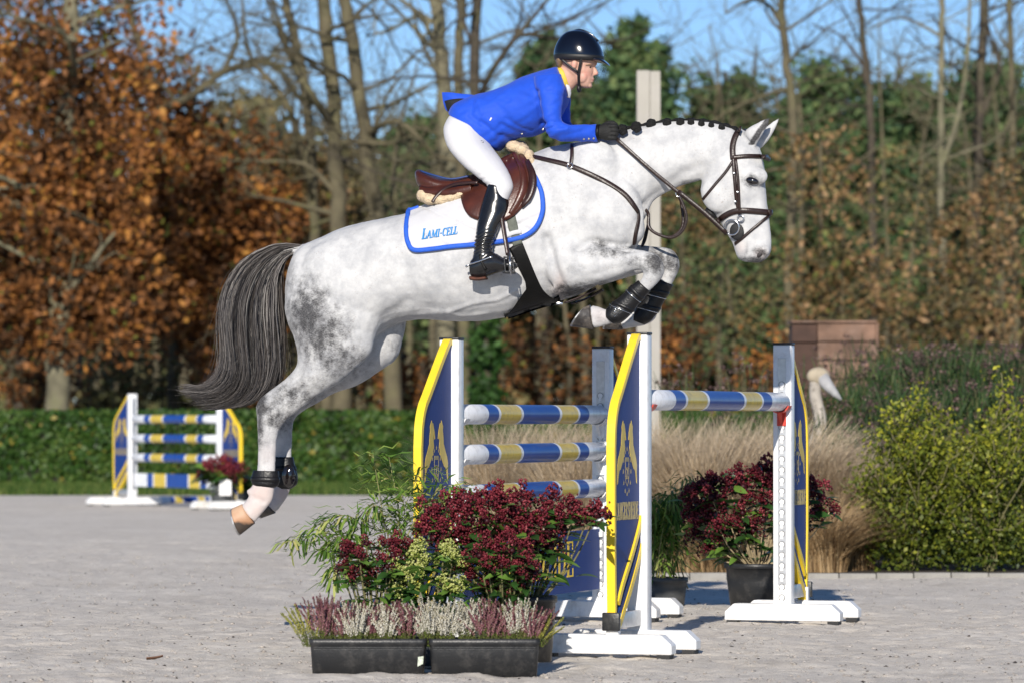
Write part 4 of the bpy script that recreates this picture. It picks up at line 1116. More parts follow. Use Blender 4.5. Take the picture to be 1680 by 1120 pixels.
# troughs of heather
M['heathergreen'] = tint_mat('heather_green', [(0, (0.04, 0.08, 0.015)), (1, (0.20, 0.25, 0.05))], 0.6, 0.2)
M['heatherwhite'] = tint_mat('heather_white', [(0, (0.40, 0.36, 0.24)), (0.4, (0.70, 0.66, 0.54)), (1, (0.82, 0.80, 0.72))], 0.6, 0.2)
M['heathermauve'] = tint_mat('heather_mauve', [(0, (0.10, 0.028, 0.04)), (0.5, (0.26, 0.09, 0.12)), (1, (0.46, 0.24, 0.26))], 0.6, 0.2)
M['heatherlime'] = tint_mat('heather_lime', [(0, (0.16, 0.18, 0.03)), (1, (0.48, 0.46, 0.10))], 0.6, 0.2)
def trough(label, x0, x1, Y, ztop=0.155):
    a = (x0 - CX) * Y / FPX; b = (x1 - CX) * Y / FPX
    c = Vector(((a + b) / 2, Y + 0.09, 0)); L_ = b - a; D_ = 0.18
    root = empty('plant_trough', c); tag(root, label, 'planter', 'black troughs of heather')
    bm = bmesh.new()
    prof = [(0.90, -0.01), (0.955, ztop * 0.7), (0.97, ztop - 0.028), (1.0, ztop - 0.026), (1.005, ztop), (0.95, ztop), (0.93, ztop - 0.05)]
    rings = []
    for k, z in prof:
        lx = L_ / 2 * (1 - (1 - k) * 0.55); ly = D_ / 2 * k; rr = 0.022
        ring = []
        for (sx, sy) in ((-1, -1), (1, -1), (1, 1), (-1, 1)):
            for j in range(4):
                aa = math.atan2(sy, sx) + (j - 1.5) / 3 * math.pi / 2
                ring.append(bm.verts.new((sx * (lx - rr) + math.cos(aa) * rr, sy * (ly - rr) + math.sin(aa) * rr, z)))
        rings.append(ring)
    n = len(rings[0])
    for i in range(len(rings) - 1):
        for k in range(n): bm.faces.new((rings[i][k], rings[i][(k + 1) % n], rings[i + 1][(k + 1) % n], rings[i + 1][k]))
    bm.faces.new(rings[0][::-1])
    tb = obj('tub', bm, M['black_plastic'], root)
    for zz in (0.118, 0.108):
        b2 = bmesh.new(); bm_box(b2, (0, -D_ / 2 * 0.962 - 0.0005, zz), (L_ * 0.92, 0.004, 0.003)); obj('moulded_rib', b2, M['black_plastic'], tb, False)
    bm = bmesh.new()
    bm.faces.new([bm.verts.new((sx * L_ * 0.47, sy * D_ * 0.45, ztop - 0.035)) for sx, sy in ((-1, -1), (1, -1), (1, 1), (-1, 1))])
    obj('soil', bm, M['soil'], root, False)
    return root, c, L_
t1, c1, l1 = trough('left black plastic trough of heather, dusty and scuffed', 507, 700, 18.5)
t2, c2, l2 = trough('right black plastic trough of heather with ribbed rim', 703, 886, 18.5)
b2 = bmesh.new(); bm_prism(b2, [Vector((l1 / 2 - 0.040 + x, -0.0915 + 0.0 * x, 0.035 + z)) for x, z in ((0, 0), (0.024, 0.012), (0.026, 0.045), (0.003, 0.042))], Vector((0, -0.0012, 0)))
obj('care_label', b2, mat('white_label', (0.5, 0.55, 0.45), 0.5, var=0.3, vscale=120), t1, False)
def heather(label, px, Y, col, seed, n=34, h=0.20, spread=0.07, lean=(0, 0)):
    g = np.random.default_rng(seed)
    c = Vector(((px - CX) * Y / FPX, Y, 0.118))
    root = empty('heather_plant', c); tag(root, label, 'heather', 'heather plants in the troughs')
    parts_ = {'flower': ([], [], []), 'green': ([], [], [])}
    base = np.array([[1, 0, 0], [-.5, .87, 0], [-.5, -.87, 0], [0, 0, 1.3]], float)
    fac = [(0, 1, 3), (1, 2, 3), (2, 0, 3), (0, 2, 1)]
    sb = bmesh.new()
    for k in range(n):
        a = g.uniform(0, 6.28); r = math.sqrt(g.random()) * 0.55
        st = Vector((math.cos(a) * r * spread * 0.6, math.sin(a) * r * spread * 0.6, 0))
        hh = h * g.uniform(0.62, 1.08) * (1 - 0.25 * r)
        tip = st + Vector((math.cos(a) * r * spread * 1.5 + g.normal() * 0.012 + lean[0] * hh, math.sin(a) * r * spread * 1.2 + g.normal() * 0.012 + lean[1] * hh, hh))
        mid = st.lerp(tip, 0.5) + Vector((-math.cos(a) * 0.006, 0, 0.008))
        pts = vcr([st, mid, tip], 5)
        bm_tube(sb, pts, 0.0013, n=3, caps=False)
        for i in range(64):
            t = i / 63
            q = t * (len(pts) - 1); j = min(len(pts) - 2, int(q)); p = pts[j].lerp(pts[j + 1], q - j)
            fl = t > 0.30 + 0.1 * g.random()
            if not fl and i % 2: continue
            an = g.uniform(0, 6.28); w = (0.0052 * (1.15 - 0.75 * t) if fl else 0.0065 * (1 - 0.3 * t))
            p = p + Vector((math.cos(an) * w, math.sin(an) * w, 0))
            s = (0.0038 if fl else 0.0036) * g.uniform(0.7, 1.35)
            V_, F_, T_ = parts_['flower' if fl else 'green']
            b0 = len(V_)
            rot = Matrix.Rotation(g.uniform(0, 6.28), 3, 'Z') @ Matrix.Rotation(g.uniform(-1, 1), 3, 'X')
            for v in base: V_.append(tuple(p + rot @ Vector(v) * s))
            for f in fac: F_.append(tuple(b0 + z for z in f))
            T_ += [min(1, max(0, 0.5 + 0.22 * g.normal() + (0.25 if t < 0.85 else -0.2)))] * 4
    obj('stalks', sb, M['stem'], root)['kind'] = 'stuff'
    V_, F_, T_ = parts_['flower']; obj('flower_spikes', np_mesh('flower_spikes', V_, F_, T_, M['heather' + col]), None, root, False)['kind'] = 'stuff'
    V_, F_, T_ = parts_['green']; obj('needle_leaves', np_mesh('needle_leaves', V_, F_, T_, M['heathergreen']), None, root, False)['kind'] = 'stuff'
HL = [(508, 'lime', 'lime-tipped heather spilling over the left end of the left trough', 18.57, 0.17, (-0.35, 0)), (532, 'mauve', 'mauve heather, first from the left in the left trough', 18.57, 0.22, (-0.1, 0)), (562, 'mauve', 'mauve heather leaning among white spikes in the left trough', 18.60, 0.19, (0, 0)),
      (585, 'white', 'white heather in the middle of the left trough', 18.56, 0.19, (-.05, 0)), (612, 'mauve', 'dark mauve heather right of the middle of the left trough', 18.60, 0.18, (.0, 0)), (632, 'white', 'white heather near the right end of the left trough', 18.57, 0.18, (0.05, 0)), (668, 'mauve', 'mauve heather at the right end of the left trough', 18.58, 0.19, (-.1, 0)),
      (706, 'white', 'white heather leaning left where the two troughs meet', 18.56, 0.21, (-0.15, 0)), (730, 'white', 'dense white heather in the left half of the right trough', 18.58, 0.19, (.05, 0)), (765, 'white', 'white heather in the middle of the right trough', 18.60, 0.20, (.12, 0)), (800, 'mauve', 'mauve heather right of the middle of the right trough', 18.56, 0.20, (-.05, 0)),
      (828, 'mauve', 'pale mauve heather near the right end of the right trough', 18.60, 0.19, (.05, 0)), (852, 'white', 'white heather at the right end of the right trough', 18.58, 0.20, (0.05, 0)), (872, 'mauve', 'thin mauve heather in the last corner of the right trough', 18.56, 0.17, (0.15, 0)), (884, 'lime', 'lime sprig of heather hanging off the right trough', 18.56, 0.13, (0.55, -.1))]
for i, (x, col, lab, Yh, h_, ln) in enumerate(HL):
    heather(lab, x, Yh, col, 500 + i, 58 if col != 'lime' else 16, h_ * 1.06, 0.085, ln)

# pots by the far jump
skimmia('far small dark red shrub with white label in a pot by the far jump', 364, 51.0, scatter_heads(21, (362, 778, 26, 12), 9, 0.1, 9), 'red', 2.0, 5, seed=22, skirt=14, hscale=1.7, potspec=(0.14, 0.24, 'grey_plastic'), group='plants by the far jump')
b2 = bmesh.new(); bm_prism(b2, [Vector((x, y, z)) for x, y, z in ((0, 0, 0), (0.14, 0, 0), (0.14, 0, 0.17), (0.07, 0, 0.20), (0, 0, 0.17))], Vector((0, 0.004, 0)))
o = obj('price_card', b2, M['white'], None, False); o.location = P(360, 812, 50.8); tag(o, 'white card stuck in the far pot of red flowers', 'card')
skimmia('far leafy green shrub in a pot right of the far red one', 402, 51.6, [(395, 775, 0), (410, 770, 0), (404, 785, -.1), (418, 782, 0), (390, 788, 0)], 'green', 2.0, 12, seed=23, skirt=60, hscale=0.5, potspec=(0.16, 0.22, 'grey_plastic'), group='plants by the far jump')

# ------------------------------------------------------------------ planting bed on the right
M['straw'] = tint_mat('straw_grass', [(0, (0.1892, 0.1344, 0.0738)), (0.4, (0.4472, 0.3444, 0.2214)), (1, (0.688, 0.5712, 0.4182))], 0.6, 0.35)
M['tawny'] = tint_mat('tawny_grass', [(0, (0.15, 0.09, 0.045)), (0.5, (0.36, 0.24, 0.12)), (1, (0.58, 0.43, 0.25))], 0.6, 0.3)
M['rush'] = tint_mat('green_rush', [(0, (0.0176, 0.03713, 0.0135)), (0.6, (0.044, 0.09075, 0.027)), (1, (0.1232, 0.1568, 0.054))], 0.6, 0.25)
M['seed'] = tint_mat('seed_head', [(0, (0.05, 0.03, 0.03)), (0.6, (0.13, 0.08, 0.075)), (1, (0.27, 0.19, 0.17))], 0.8, 0.15)
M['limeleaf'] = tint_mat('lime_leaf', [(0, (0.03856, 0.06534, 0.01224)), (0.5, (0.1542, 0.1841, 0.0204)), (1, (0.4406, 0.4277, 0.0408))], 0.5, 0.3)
def grass_clump(label, x, Y, h, spread, n, m, seed, lean=0.35, w=0.006, name='ornamental_grass', group='straw coloured grass clumps', wind=0.0):
    g = np.random.default_rng(seed)
    root = empty(name, (x, Y, 0.012)); tag(root, label, 'grass clump', group)
    seg = 5
    a = g.random(n) * 6.28; r0 = np.sqrt(g.random(n)) * spread * 0.35
    bx, by = np.cos(a) * r0, np.sin(a) * r0
    hh = h * (0.55 + 0.5 * g.random(n)); ln = lean * (0.3 + g.random(n) * 1.1) * h
    a2 = a + g.normal(size=n) * 0.7
    Vv = []
    for i in range(seg + 1):
        t = i / seg
        px_ = bx + np.cos(a2) * ln * t ** 2.1 + wind * h * t * t; py_ = by + np.sin(a2) * ln * t ** 2.1
        pz_ = hh * (t - 0.22 * t ** 3 * (ln / h + 0.3) * 1.6)
        ww = w * (1 - 0.85 * t) * (0.7 + 0.6 * g.random())
        sx, sy = -np.sin(a2 + 0.8) * ww, np.cos(a2 + 0.8) * ww
        Vv.append(np.stack([px_ - sx, py_ - sy, pz_], -1)); Vv.append(np.stack([px_ + sx, py_ + sy, pz_], -1))
    V = np.stack(Vv, 1).reshape(-1, 3)
    k = 2 * (seg + 1)
    F = np.concatenate([np.arange(n)[:, None] * k + np.array([2 * i, 2 * i + 1, 2 * i + 3, 2 * i + 2])[None] for i in range(seg)])
    tn = np.clip(0.62 + 0.25 * g.normal(size=n), 0, 1)[:, None] + np.repeat(np.linspace(-0.2, 0.2, seg + 1), 2)[None]
    obj('blades', np_mesh('blades', V, F, np.clip(tn.ravel(), 0, 1), M[m]), None, root, False)['kind'] = 'stuff'
    return root
GRL = ['straw grass clump at the left end of the bed, behind the stacked poles', 'second straw grass clump from the left, behind the stacked poles', 'straw grass clump right behind the far middle standard', 'straw grass clump behind the nearest wing standard', 'straw grass clump above the bamboo in the grey pot', 'straw grass clump between bamboo and red shrub, under the landing pole', 'straw grass clump above the red shrub in the black pot', 'straw grass clump right behind the right standard', 'rightmost straw grass clump beside the lime shrubs']
for i, lab in enumerate(GRL):
    pxc = 815 + i * 68
    Yc = 32.5 + 0.8 * math.sin(i * 2.3)
    grass_clump(lab, (pxc - CX) * Yc / FPX, Yc, 1.30 if i < 8 else 1.0, 0.72, 1700, 'straw', 600 + i, 0.40, 0.006, wind=0.06)
for i, (pxc, Yc, hh, lab) in enumerate(((1345, 30.4, 0.72, 'tawny drooping grass clump at the kerb behind the right wing'), (1390, 30.8, 0.66, 'tawny grass clump right of the right wing'), (1150, 30.3, 0.5, 'low tawny grass at the kerb between the two pots'), (1010, 30.5, 0.5, 'low tawny grass at the kerb behind the nearest wing'))):
    grass_clump(lab, (pxc - CX) * Yc / FPX, Yc, hh, 0.55, 1100, 'tawny', 620 + i, 0.75, 0.0055, group='tawny grass clumps at the kerb')
# lime-leaved shrubs
def lime_shrub(label, px, Y, top, half, seed, n=1700):
    g = np.random.default_rng(seed)
    c = ground_pt(px, Y); root = empty('lime_shrub', c); tag(root, label, 'shrub', 'lime-leaved shrubs along the kerb')
    H = pz(top, Y); W_ = half * Y / FPX
    bm = bmesh.new(); tips = []
    for k in range(11):
        a = g.uniform(0, 6.28)
        d = Vector((math.cos(a) * W_ * 0.75, math.sin(a) * W_ * 0.6, H * 1.15)).normalized()
        branches(bm, Vector((math.cos(a) * 0.03, math.sin(a) * 0.03, 0.0)), d, H * g.uniform(0.5, 0.74), 0.0055, 1, g, tips, 3, 6, 0.10, 0.10, 3)
    obj('stems', bm, M['stem'], root)['kind'] = 'stuff'
    T = np.array([tuple(t[0]) for t in tips if t[1] >= 2]); T = np.vstack([T, np.stack([g.normal(size=160) * W_ * 0.45, g.normal(size=160) * W_ * 0.3, 0.06 + 0.22 * g.random(160)], -1)]); T = T[T[:, 2] > 0.02]
    n = int(n * 3.4); C = T[g.integers(0, len(T), n)] + g.normal(size=(n, 3)) * 0.05
    V, F = leaf_quads(C, 0.027, g, 0.3)
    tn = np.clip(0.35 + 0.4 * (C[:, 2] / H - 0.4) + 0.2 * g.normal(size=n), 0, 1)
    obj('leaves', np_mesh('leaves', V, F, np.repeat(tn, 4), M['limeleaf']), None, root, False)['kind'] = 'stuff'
lime_shrub('lime-leaved shrub right of the tawny grass', 1490, 30.6, 690, 75, 640, 2300)
lime_shrub('lime-leaved shrub nearest the right edge with bare twigs below', 1622, 30.5, 690, 80, 641, 2100)
lime_shrub('low lime-leaved shrub behind the other two', 1555, 32.0, 740, 60, 642, 1300)
lime_shrub('lime-leaved shrub cut by the right edge of the picture', 1700, 31.2, 700, 70, 643, 1500)
# rushes with purple-brown seed heads
def seed_plant(label, px, Y, top, seed, n=70, spread=0.3, heads=True, dens=1.0):
    g = np.random.default_rng(seed)
    c = ground_pt(px, Y); root = empty('seed_head_plant', c); tag(root, label, 'plant', 'tall plants with seed heads')
    H = pz(top, Y); sb = bmesh.new(); Hc = []
    for k in range(n):
        a = g.uniform(0, 6.28); r = math.sqrt(g.random()) * spread
        st = Vector((math.cos(a) * r * 0.6, math.sin(a) * r * 0.6, 0)); hh = H * g.uniform(0.7, 1.03)
        tip = Vector((math.cos(a) * r * 1.5 + g.normal() * 0.06, math.sin(a) * r * 1.5, hh))
        bm_tube(sb, vcr([st, st.lerp(tip, 0.5) + Vector((g.normal() * 0.03, 0, 0.03)), tip], 3), 0.0035, n=3, caps=False)
        if heads:
            for j in range(int(g.integers(1, 4))):
                Hc.append(np.array(tip) + g.normal(size=3) * 0.045)
    obj('stems', sb, M['stem'], root)['kind'] = 'stuff'
    if heads:
        Hc = np.array(Hc)
        C = np.repeat(Hc, 16, 0) + g.normal(size=(len(Hc) * 16, 3)) * np.array([0.022, 0.022, 0.014])
        V, F = leaf_quads(C, 0.020, g)
        obj('seed_heads', np_mesh('seed_heads', V, F, np.repeat(np.clip(0.5 + 0.3 * g.normal(size=len(C)), 0, 1), 4), M['seed']), None, root, False)['kind'] = 'stuff'
    nl = int(900 * dens)
    zz = g.random(nl) ** 0.7 * H * 0.95
    C = np.stack([g.normal(size=nl) * spread * 0.85, g.normal(size=nl) * spread * 0.6, zz], -1)
    d = np.stack([g.normal(size=nl) * 0.35, g.normal(size=nl) * 0.35, np.ones(nl)], -1); d /= np.linalg.norm(d, axis=1)[:, None]
    s = np.cross(d, g.normal(size=(nl, 3))); s /= np.linalg.norm(s, axis=1)[:, None]
    ln = (0.10 + 0.12 * g.random(nl))[:, None]; w = 0.0055
    V = np.stack([C - s * w, C + s * w, C + d * ln + s * w * 0.4, C + d * ln - s * w * 0.4], 1).reshape(-1, 3)
    obj('leaves', np_mesh('leaves', V, np.arange(4 * nl).reshape(-1, 4), np.repeat(np.clip(0.45 + 0.25 * g.normal(size=nl), 0, 1), 4), M['rush']), None, root, False)['kind'] = 'stuff'
SP = [(1395, 36.5, 650, 'front left of the mass'), (1440, 37.5, 610, 'right below the timber block'), (1490, 38.5, 585, 'left of the mass centre'), (1540, 37, 592, 'in the middle of the mass'), (1590, 39, 580, 'right of the mass centre'), (1640, 37.5, 600, 'near the right edge'), (1690, 38.5, 590, 'cut by the right edge'),
      (1420, 34.5, 700, 'low front left behind the tawny grass'), (1520, 34.2, 660, 'low behind the left lime shrub'), (1600, 34.4, 655, 'low between the lime shrubs'), (1670, 34.0, 650, 'low at the right edge'), (1460, 33.6, 720, 'lowest, just left of the lime shrub')]
for i, (x, Y_, top, wd) in enumerate(SP):
    seed_plant('tall green plant with purplish seed heads, ' + wd, x, Y_, top - 12, 660 + i, 42, 0.30, True, 1.6)
for i, (x, Y_, top, wd) in enumerate(((1110, 37, 600, 'above the left end of the landing pole'), (1170, 38, 640, 'above the middle of the landing pole'), (1225, 37, 590, 'left of the right standard top'), (1262, 37.5, 600, 'touching the right standard top'), (1385, 39.5, 560, 'before the timber block'))):
    seed_plant('sparse plant with dark seed heads, ' + wd, x, Y_, top, 690 + i, 10, 0.18, True, 0.06)

# timber block, carved bird, white posts
M['timber'] = mat('weathered_timber', (0.17, 0.10, 0.068), 0.85, var=0.55, vscale=4, bump=0.5, bscale=20, dirt=(0.30, 0.22, 0.18), dirt_amt=0.8, dscale=3)
M['timber_red'] = mat('reddish_timber', (0.20, 0.075, 0.035), 0.85, var=0.35, vscale=5, bump=0.5, bscale=20)
M['timber_dark'] = mat('dark_timber', (0.060, 0.030, 0.020), 0.8, var=0.3, vscale=5, bump=0.4, bscale=20)
Yb = 43.0
tb = empty('timber_block', (P(1385, 600, Yb).x, Yb, 0)); tag(tb, 'brown planked timber block standing in the bed', 'timber block')
bx0, bx1, bxm = P(1299, 0, Yb).x, P(1437, 0, Yb).x, P(1341, 0, Yb).x
ztop = pz(530, Yb)
nrow = 11; ph = ztop / nrow
for r_ in range(nrow):
    z = r_ * ph
    bm = bmesh.new(); bm_box(bm, ((bxm + bx1) / 2, Yb + rnd.uniform(-.008, .008), z + ph / 2), (bx1 - bxm - 0.004, 0.05, ph - 0.012), bev=0.006)
    wobj('plank', bm, M['timber' if r_ >= 7 else 'timber_red'], tb, False)
zs = [0, pz(640, Yb), pz(562, Yb), ztop]
for i in range(3):
    bm = bmesh.new(); bm_box(bm, ((bx0 + bxm) / 2 + (0.012 if i < 2 else 0), Yb + 0.05 - 0.03 * (i == 2), (zs[i] + zs[i + 1]) / 2), (bxm - bx0 - 0.006, 0.06, zs[i + 1] - zs[i] - 0.01), bev=0.006)
    wobj('side_panel', bm, M['timber_dark'], tb, False)
bm = bmesh.new(); bm_box(bm, ((bx0 + bx1) / 2, Yb + 0.34, ztop / 2 - 0.005), (bx1 - bx0 - 0.02, 0.54, ztop - 0.02)); wobj('core', bm, M['timber_dark'], tb, False)
bm = bmesh.new(); bm_box(bm, ((bx0 + bx1) / 2, Yb + 0.30, ztop + 0.012), (bx1 - bx0 + 0.01, 0.70, 0.025)); wobj('top_board', bm, M['timber'], tb, False)
bm = bmesh.new(); bm_box(bm, (bx1 + 0.012, Yb - 0.005, ztop / 2), (0.026, 0.06, ztop)); wobj('corner_batten', bm, M['timber'], tb, False)

Yb = 34.6
bd = empty('carved_bird', (P(1345, 700, Yb).x, Yb, 0)); tag(bd, 'pale carved wooden bird with long beak peering over the grass', 'sculpture')
M['birchwood'] = mat('pale_birch', (0.42, 0.38, 0.33), 0.8, var=0.2, vscale=6, dirt=(0.05, 0.04, 0.035), dirt_amt=1.0, dscale=16, bump=0.4)
M['beakwood'] = mat('grey_wood', (0.36, 0.36, 0.37), 0.7, var=0.15)
M['headwood'] = mat('cream_wood', (0.40, 0.34, 0.25), 0.7, var=0.25, vscale=9)
bm = bmesh.new(); bm_tube(bm, vcr([P(1335, 800, Yb), P(1340, 730, Yb), P(1346, 690, Yb), P(1338, 650, Yb), P(1338, 625, Yb)], 5), [0.14, 0.13, 0.12, 0.10, 0.085, 0.075, 0.065, 0.06, 0.058, 0.056, 0.054, 0.053, 0.052, 0.05, 0.05, 0.05, 0.05, 0.05, 0.05, 0.05, 0.05], n=12)
wobj('neck', bm, M['birchwood'], bd)
bm = bmesh.new(); c = P(1343, 617, Yb); bm_ellipsoid(bm, c, (0.095, 0, -0.012), (0, 0.07, 0), (0.012, 0, 0.075), 16, 12)
wobj('head', bm, M['headwood'], bd)
bm = bmesh.new(); bm_tube(bm, [P(1348, 618, Yb - .02), P(1360, 634, Yb - .04), P(1371, 646, Yb - .06), P(1380, 655, Yb - .08)], [0.058, 0.046, 0.03, 0.010], n=12)
wobj('beak', bm, M['beakwood'], bd)
Yb = 46.0
M['flagpost'] = mat('weathered_white_post', (0.36, 0.34, 0.30), 0.7, var=0.08, vscale=2, dirt=(0.45, 0.42, 0.42), dirt_amt=0.5, dscale=3)
pt = empty('white_post', (P(1063, 0, Yb).x, Yb, 0)); tag(pt, 'tall white wooden post rising behind the horse neck', 'post')
zt = pz(117, Yb); xa, xb, xm = P(1044, 0, Yb).x, P(1083, 0, Yb).x, P(1066, 0, Yb).x
bm = bmesh.new(); bm_box(bm, ((xa + xm) / 2, Yb, zt / 2), (xm - xa - 0.006, 0.20, zt), bev=0.006); wobj('left_board', bm, M['flagpost'], pt, False)
bm = bmesh.new(); bm_box(bm, ((xb + xm) / 2, Yb - 0.012, zt / 2 - 0.004), (xb - xm, 0.20, zt - 0.01), bev=0.006); wobj('right_board', bm, M['flagpost'], pt, False)
# ------------------------------------------------------------------ the horse
TH = R(11)                                   # the horse comes slightly towards the camera
HD = Vector((math.cos(TH), -math.sin(TH), 0)); HL_ = Vector((math.sin(TH), math.cos(TH), 0)); UP = Vector((0, 0, 1))
HO = P(790, 430, 21.9)
CAMV = Vector((0, 0, CH))
def HP(px, py, v=0.0):
    a = (px - CX) / FPX
    u = (a * (HO.y + v * math.cos(TH)) - HO.x - v * math.sin(TH)) / (math.cos(TH) + a * math.sin(TH))
    q = HO + HD * u + HL_ * v
    q.z = CH - (py - HY) * q.y / FPX
    return q
def loft(bm, rows, sub=5, n=22, e=2.0, lat=None, mi=0):
    """rows: (x1,y1,x2,y2,halfwidth,v): the two edges of a cross-section seen from the side, its half width and its lateral place"""
    lat = lat or HL_
    S = cr(rows, sub)
    rings = []
    for (x1, y1, x2, y2, hw, v) in S:
        A = HP(x1, y1, v); B = HP(x2, y2, v)
        c = (A + B) / 2; h = (A - B) / 2
        ring = []
        for k in range(n):
            t = 2 * math.pi * k / n
            ct, st = math.cos(t), math.sin(t)
            ring.append(bm.verts.new(c + h * (math.copysign(abs(ct) ** (2 / e), ct)) + lat * (max(0.001, hw) * math.copysign(abs(st) ** (2 / e), st))))
        rings.append(ring)
    for i in range(len(rings) - 1):
        for k in range(n):
            f = bm.faces.new((rings[i][k], rings[i][(k + 1) % n], rings[i + 1][(k + 1) % n], rings[i + 1][k])); f.material_index = mi
    f = bm.faces.new(rings[0][::-1]); f.material_index = mi
    f = bm.faces.new(rings[-1]); f.material_index = mi
    bmesh.ops.recalc_face_normals(bm, faces=bm.faces)
    return rings
def lump(bm, px, py, v, rx, ry, rv, ang=0.0):
    c = HP(px, py, v); s = c.y / FPX
    ca, sa = math.cos(ang), math.sin(ang)
    bm_ellipsoid(bm, c, (HD * ca + UP * sa) * rx * s, HL_ * rv, (UP * ca - HD * sa) * ry * s, 20, 14)
def remesh(bm, voxel, smooth_it=6, name='tmp', factor=0.5):
    me = bpy.data.meshes.new(name); bm.to_mesh(me); bm.free()
    o = bpy.data.objects.new(name, me); COL.objects.link(o)
    m1 = o.modifiers.new('r', 'REMESH'); m1.mode = 'VOXEL'; m1.voxel_size = voxel
    if smooth_it:
        m2 = o.modifiers.new('s', 'SMOOTH'); m2.factor = factor; m2.iterations = smooth_it
    dg = bpy.context.evaluated_depsgraph_get()
    out = bpy.data.meshes.new_from_object(o.evaluated_get(dg))
    bpy.data.objects.remove(o); bpy.data.meshes.remove(me)
    out.materials.clear()
    return out
def mesh_np(me):
    V = np.empty(len(me.vertices) * 3, np.float32); me.vertices.foreach_get('co', V); V = V.reshape(-1, 3).astype(float)
    N = np.empty(len(me.vertices) * 3, np.float32); me.vertices.foreach_get('normal', N); N = N.reshape(-1, 3).astype(float)
    return V, N
def to_px(V):
    return CX + V[:, 0] / V[:, 1] * FPX, HY - (V[:, 2] - CH) / V[:, 1] * FPX
def seg_dist(px, py, line):
    d = np.full(len(px), 1e9)
    for (a, b) in zip(line[:-1], line[1:]):
        ax, ay = a; bx, by = b
        dx, dy = bx - ax, by - ay
        t = np.clip(((px - ax) * dx + (py - ay) * dy) / (dx * dx + dy * dy + 1e-9), 0, 1)
        d = np.minimum(d, np.hypot(px - ax - t * dx, py - ay - t * dy))
    return d
def lateral(V): return (V - np.array(HO)) @ np.array(HL_)

bm = bmesh.new()
TR = [(486, 414, 470, 478, .09), (500, 402, 478, 540, .18), (530, 388, 515, 585, .235), (568, 372, 575, 580, .268), (605, 363, 612, 555, .275), (640, 356, 648, 532, .27), (682, 346, 692, 524, .275), (730, 326, 735, 527, .29),
      (780, 301, 782, 527, .30), (825, 276, 828, 521, .29), (862, 258, 872, 508, .27), (897, 243, 915, 495, .25), (932, 236, 958, 480, .235), (968, 233, 1002, 452, .21), (1000, 250, 1036, 418, .17), (1035, 290, 1052, 388, .11)]
loft(bm, [(a, b, c, d, w, 0) for a, b, c, d, w in TR], 5, 32, 2.15)
NK = [(895, 246, 985, 430, .17), (945, 235, 1035, 398, .165), (985, 226, 1059, 356, .14), (1025, 214, 1072, 331, .112), (1065, 205, 1092, 317, .097), (1105, 199, 1116, 306, .088), (1145, 198, 1138, 300, .083), (1180, 204, 1156, 294, .082), (1207, 213, 1168, 296, .078)]
loft(bm, [(a, b, c, d, w, 0) for a, b, c, d, w in NK], 5, 28, 2.0)
HDR = [(1216, 211, 1180, 250, .058), (1234, 224, 1166, 270, .08), (1246, 243, 1155, 291, .092), (1252, 262, 1150, 311, .100), (1255, 285, 1153, 328, .104), (1256, 305, 1162, 343, .094), (1258, 328, 1174, 355, .077), (1261, 350, 1184, 368, .066), (1264, 375, 1192, 383, .059),
       (1266, 396, 1201, 398, .056), (1265, 411, 1206, 412, .057), (1259, 423, 1210, 423, .050), (1247, 431, 1221, 430, .030)]
loft(bm, [(a, b, c, d, w, 0) for a, b, c, d, w in HDR], 5, 26, 2.3)
hn = -.135
NH = [(470, 470, 640, 500, .15, -.11), (467, 508, 628, 525, .148, -.125), (476, 538, 616, 552, .134, -.132), (486, 568, 607, 580, .118, hn), (487, 598, 589, 600, .10, hn), (471, 619, 557, 627, .082, hn), (453, 633, 529, 644, .066, hn), (438, 644, 506, 661, .055, hn),
      (425, 655, 486, 676, .048, hn), (420, 667, 471, 688, .043, hn), (422, 690, 460, 702, .036, hn), (423, 712, 455, 717, .031, hn), (423, 740, 453, 742, .028, hn), (422, 768, 452, 769, .028, hn), (417, 788, 451, 787, .034, hn), (410, 803, 450, 806, .037, hn), (408, 813, 446, 821, .034, hn), (402, 822, 434, 837, .033, hn), (396, 827, 418, 857, .037, hn)]
loft(bm, NH, 4, 20)
hf = .135
FH = [(560, 470, 668, 518, .14, .11), (545, 540, 662, 550, .13, .125), (540, 575, 652, 586, .12, hf), (535, 600, 625, 607, .10, hf), (520, 615, 585, 632, .08, hf), (495, 632, 547, 645, .06, hf), (472, 645, 522, 660, .052, hf), (457, 660, 500, 672, .046, hf), (449, 675, 483, 687, .04, hf), (451, 700, 480, 706, .033, hf), (452, 730, 479, 732, .028, hf),
      (451, 760, 478, 762, .028, hf), (447, 785, 478, 785, .034, hf), (445, 798, 477, 800, .037, hf), (441, 806, 470, 816, .034, hf), (438, 815, 460, 831, .032, hf), (433, 820, 452, 840, .036, hf)]
loft(bm, FH, 4, 20)
fn = -.165
NF = [(940, 395, 905, 485, .09, -.14), (962, 394, 938, 478, .10, -.155), (982, 397, 965, 471, .088, fn), (1002, 401, 990, 464, .075, fn), (1022, 405, 1012, 456, .063, fn), (1042, 409, 1033, 447, .053, fn), (1060, 412, 1048, 443, .047, fn), (1076, 417, 1055, 446, .045, fn), (1087, 429, 1055, 453, .045, fn), (1090, 445, 1052, 459, .042, fn), (1085, 458, 1049, 463, .036, fn),
      (1074, 470, 1042, 471, .030, fn), (1060, 483, 1032, 477, .028, fn), (1045, 498, 1018, 490, .028, fn), (1033, 512, 1004, 503, .032, fn), (1021, 525, 996, 508, .036, fn), (1006, 530, 988, 505, .034, fn), (990, 535, 979, 502, .034, fn), (973, 539, 969, 501, .038, fn)]
loft(bm, NF, 4, 20)
ff = .15
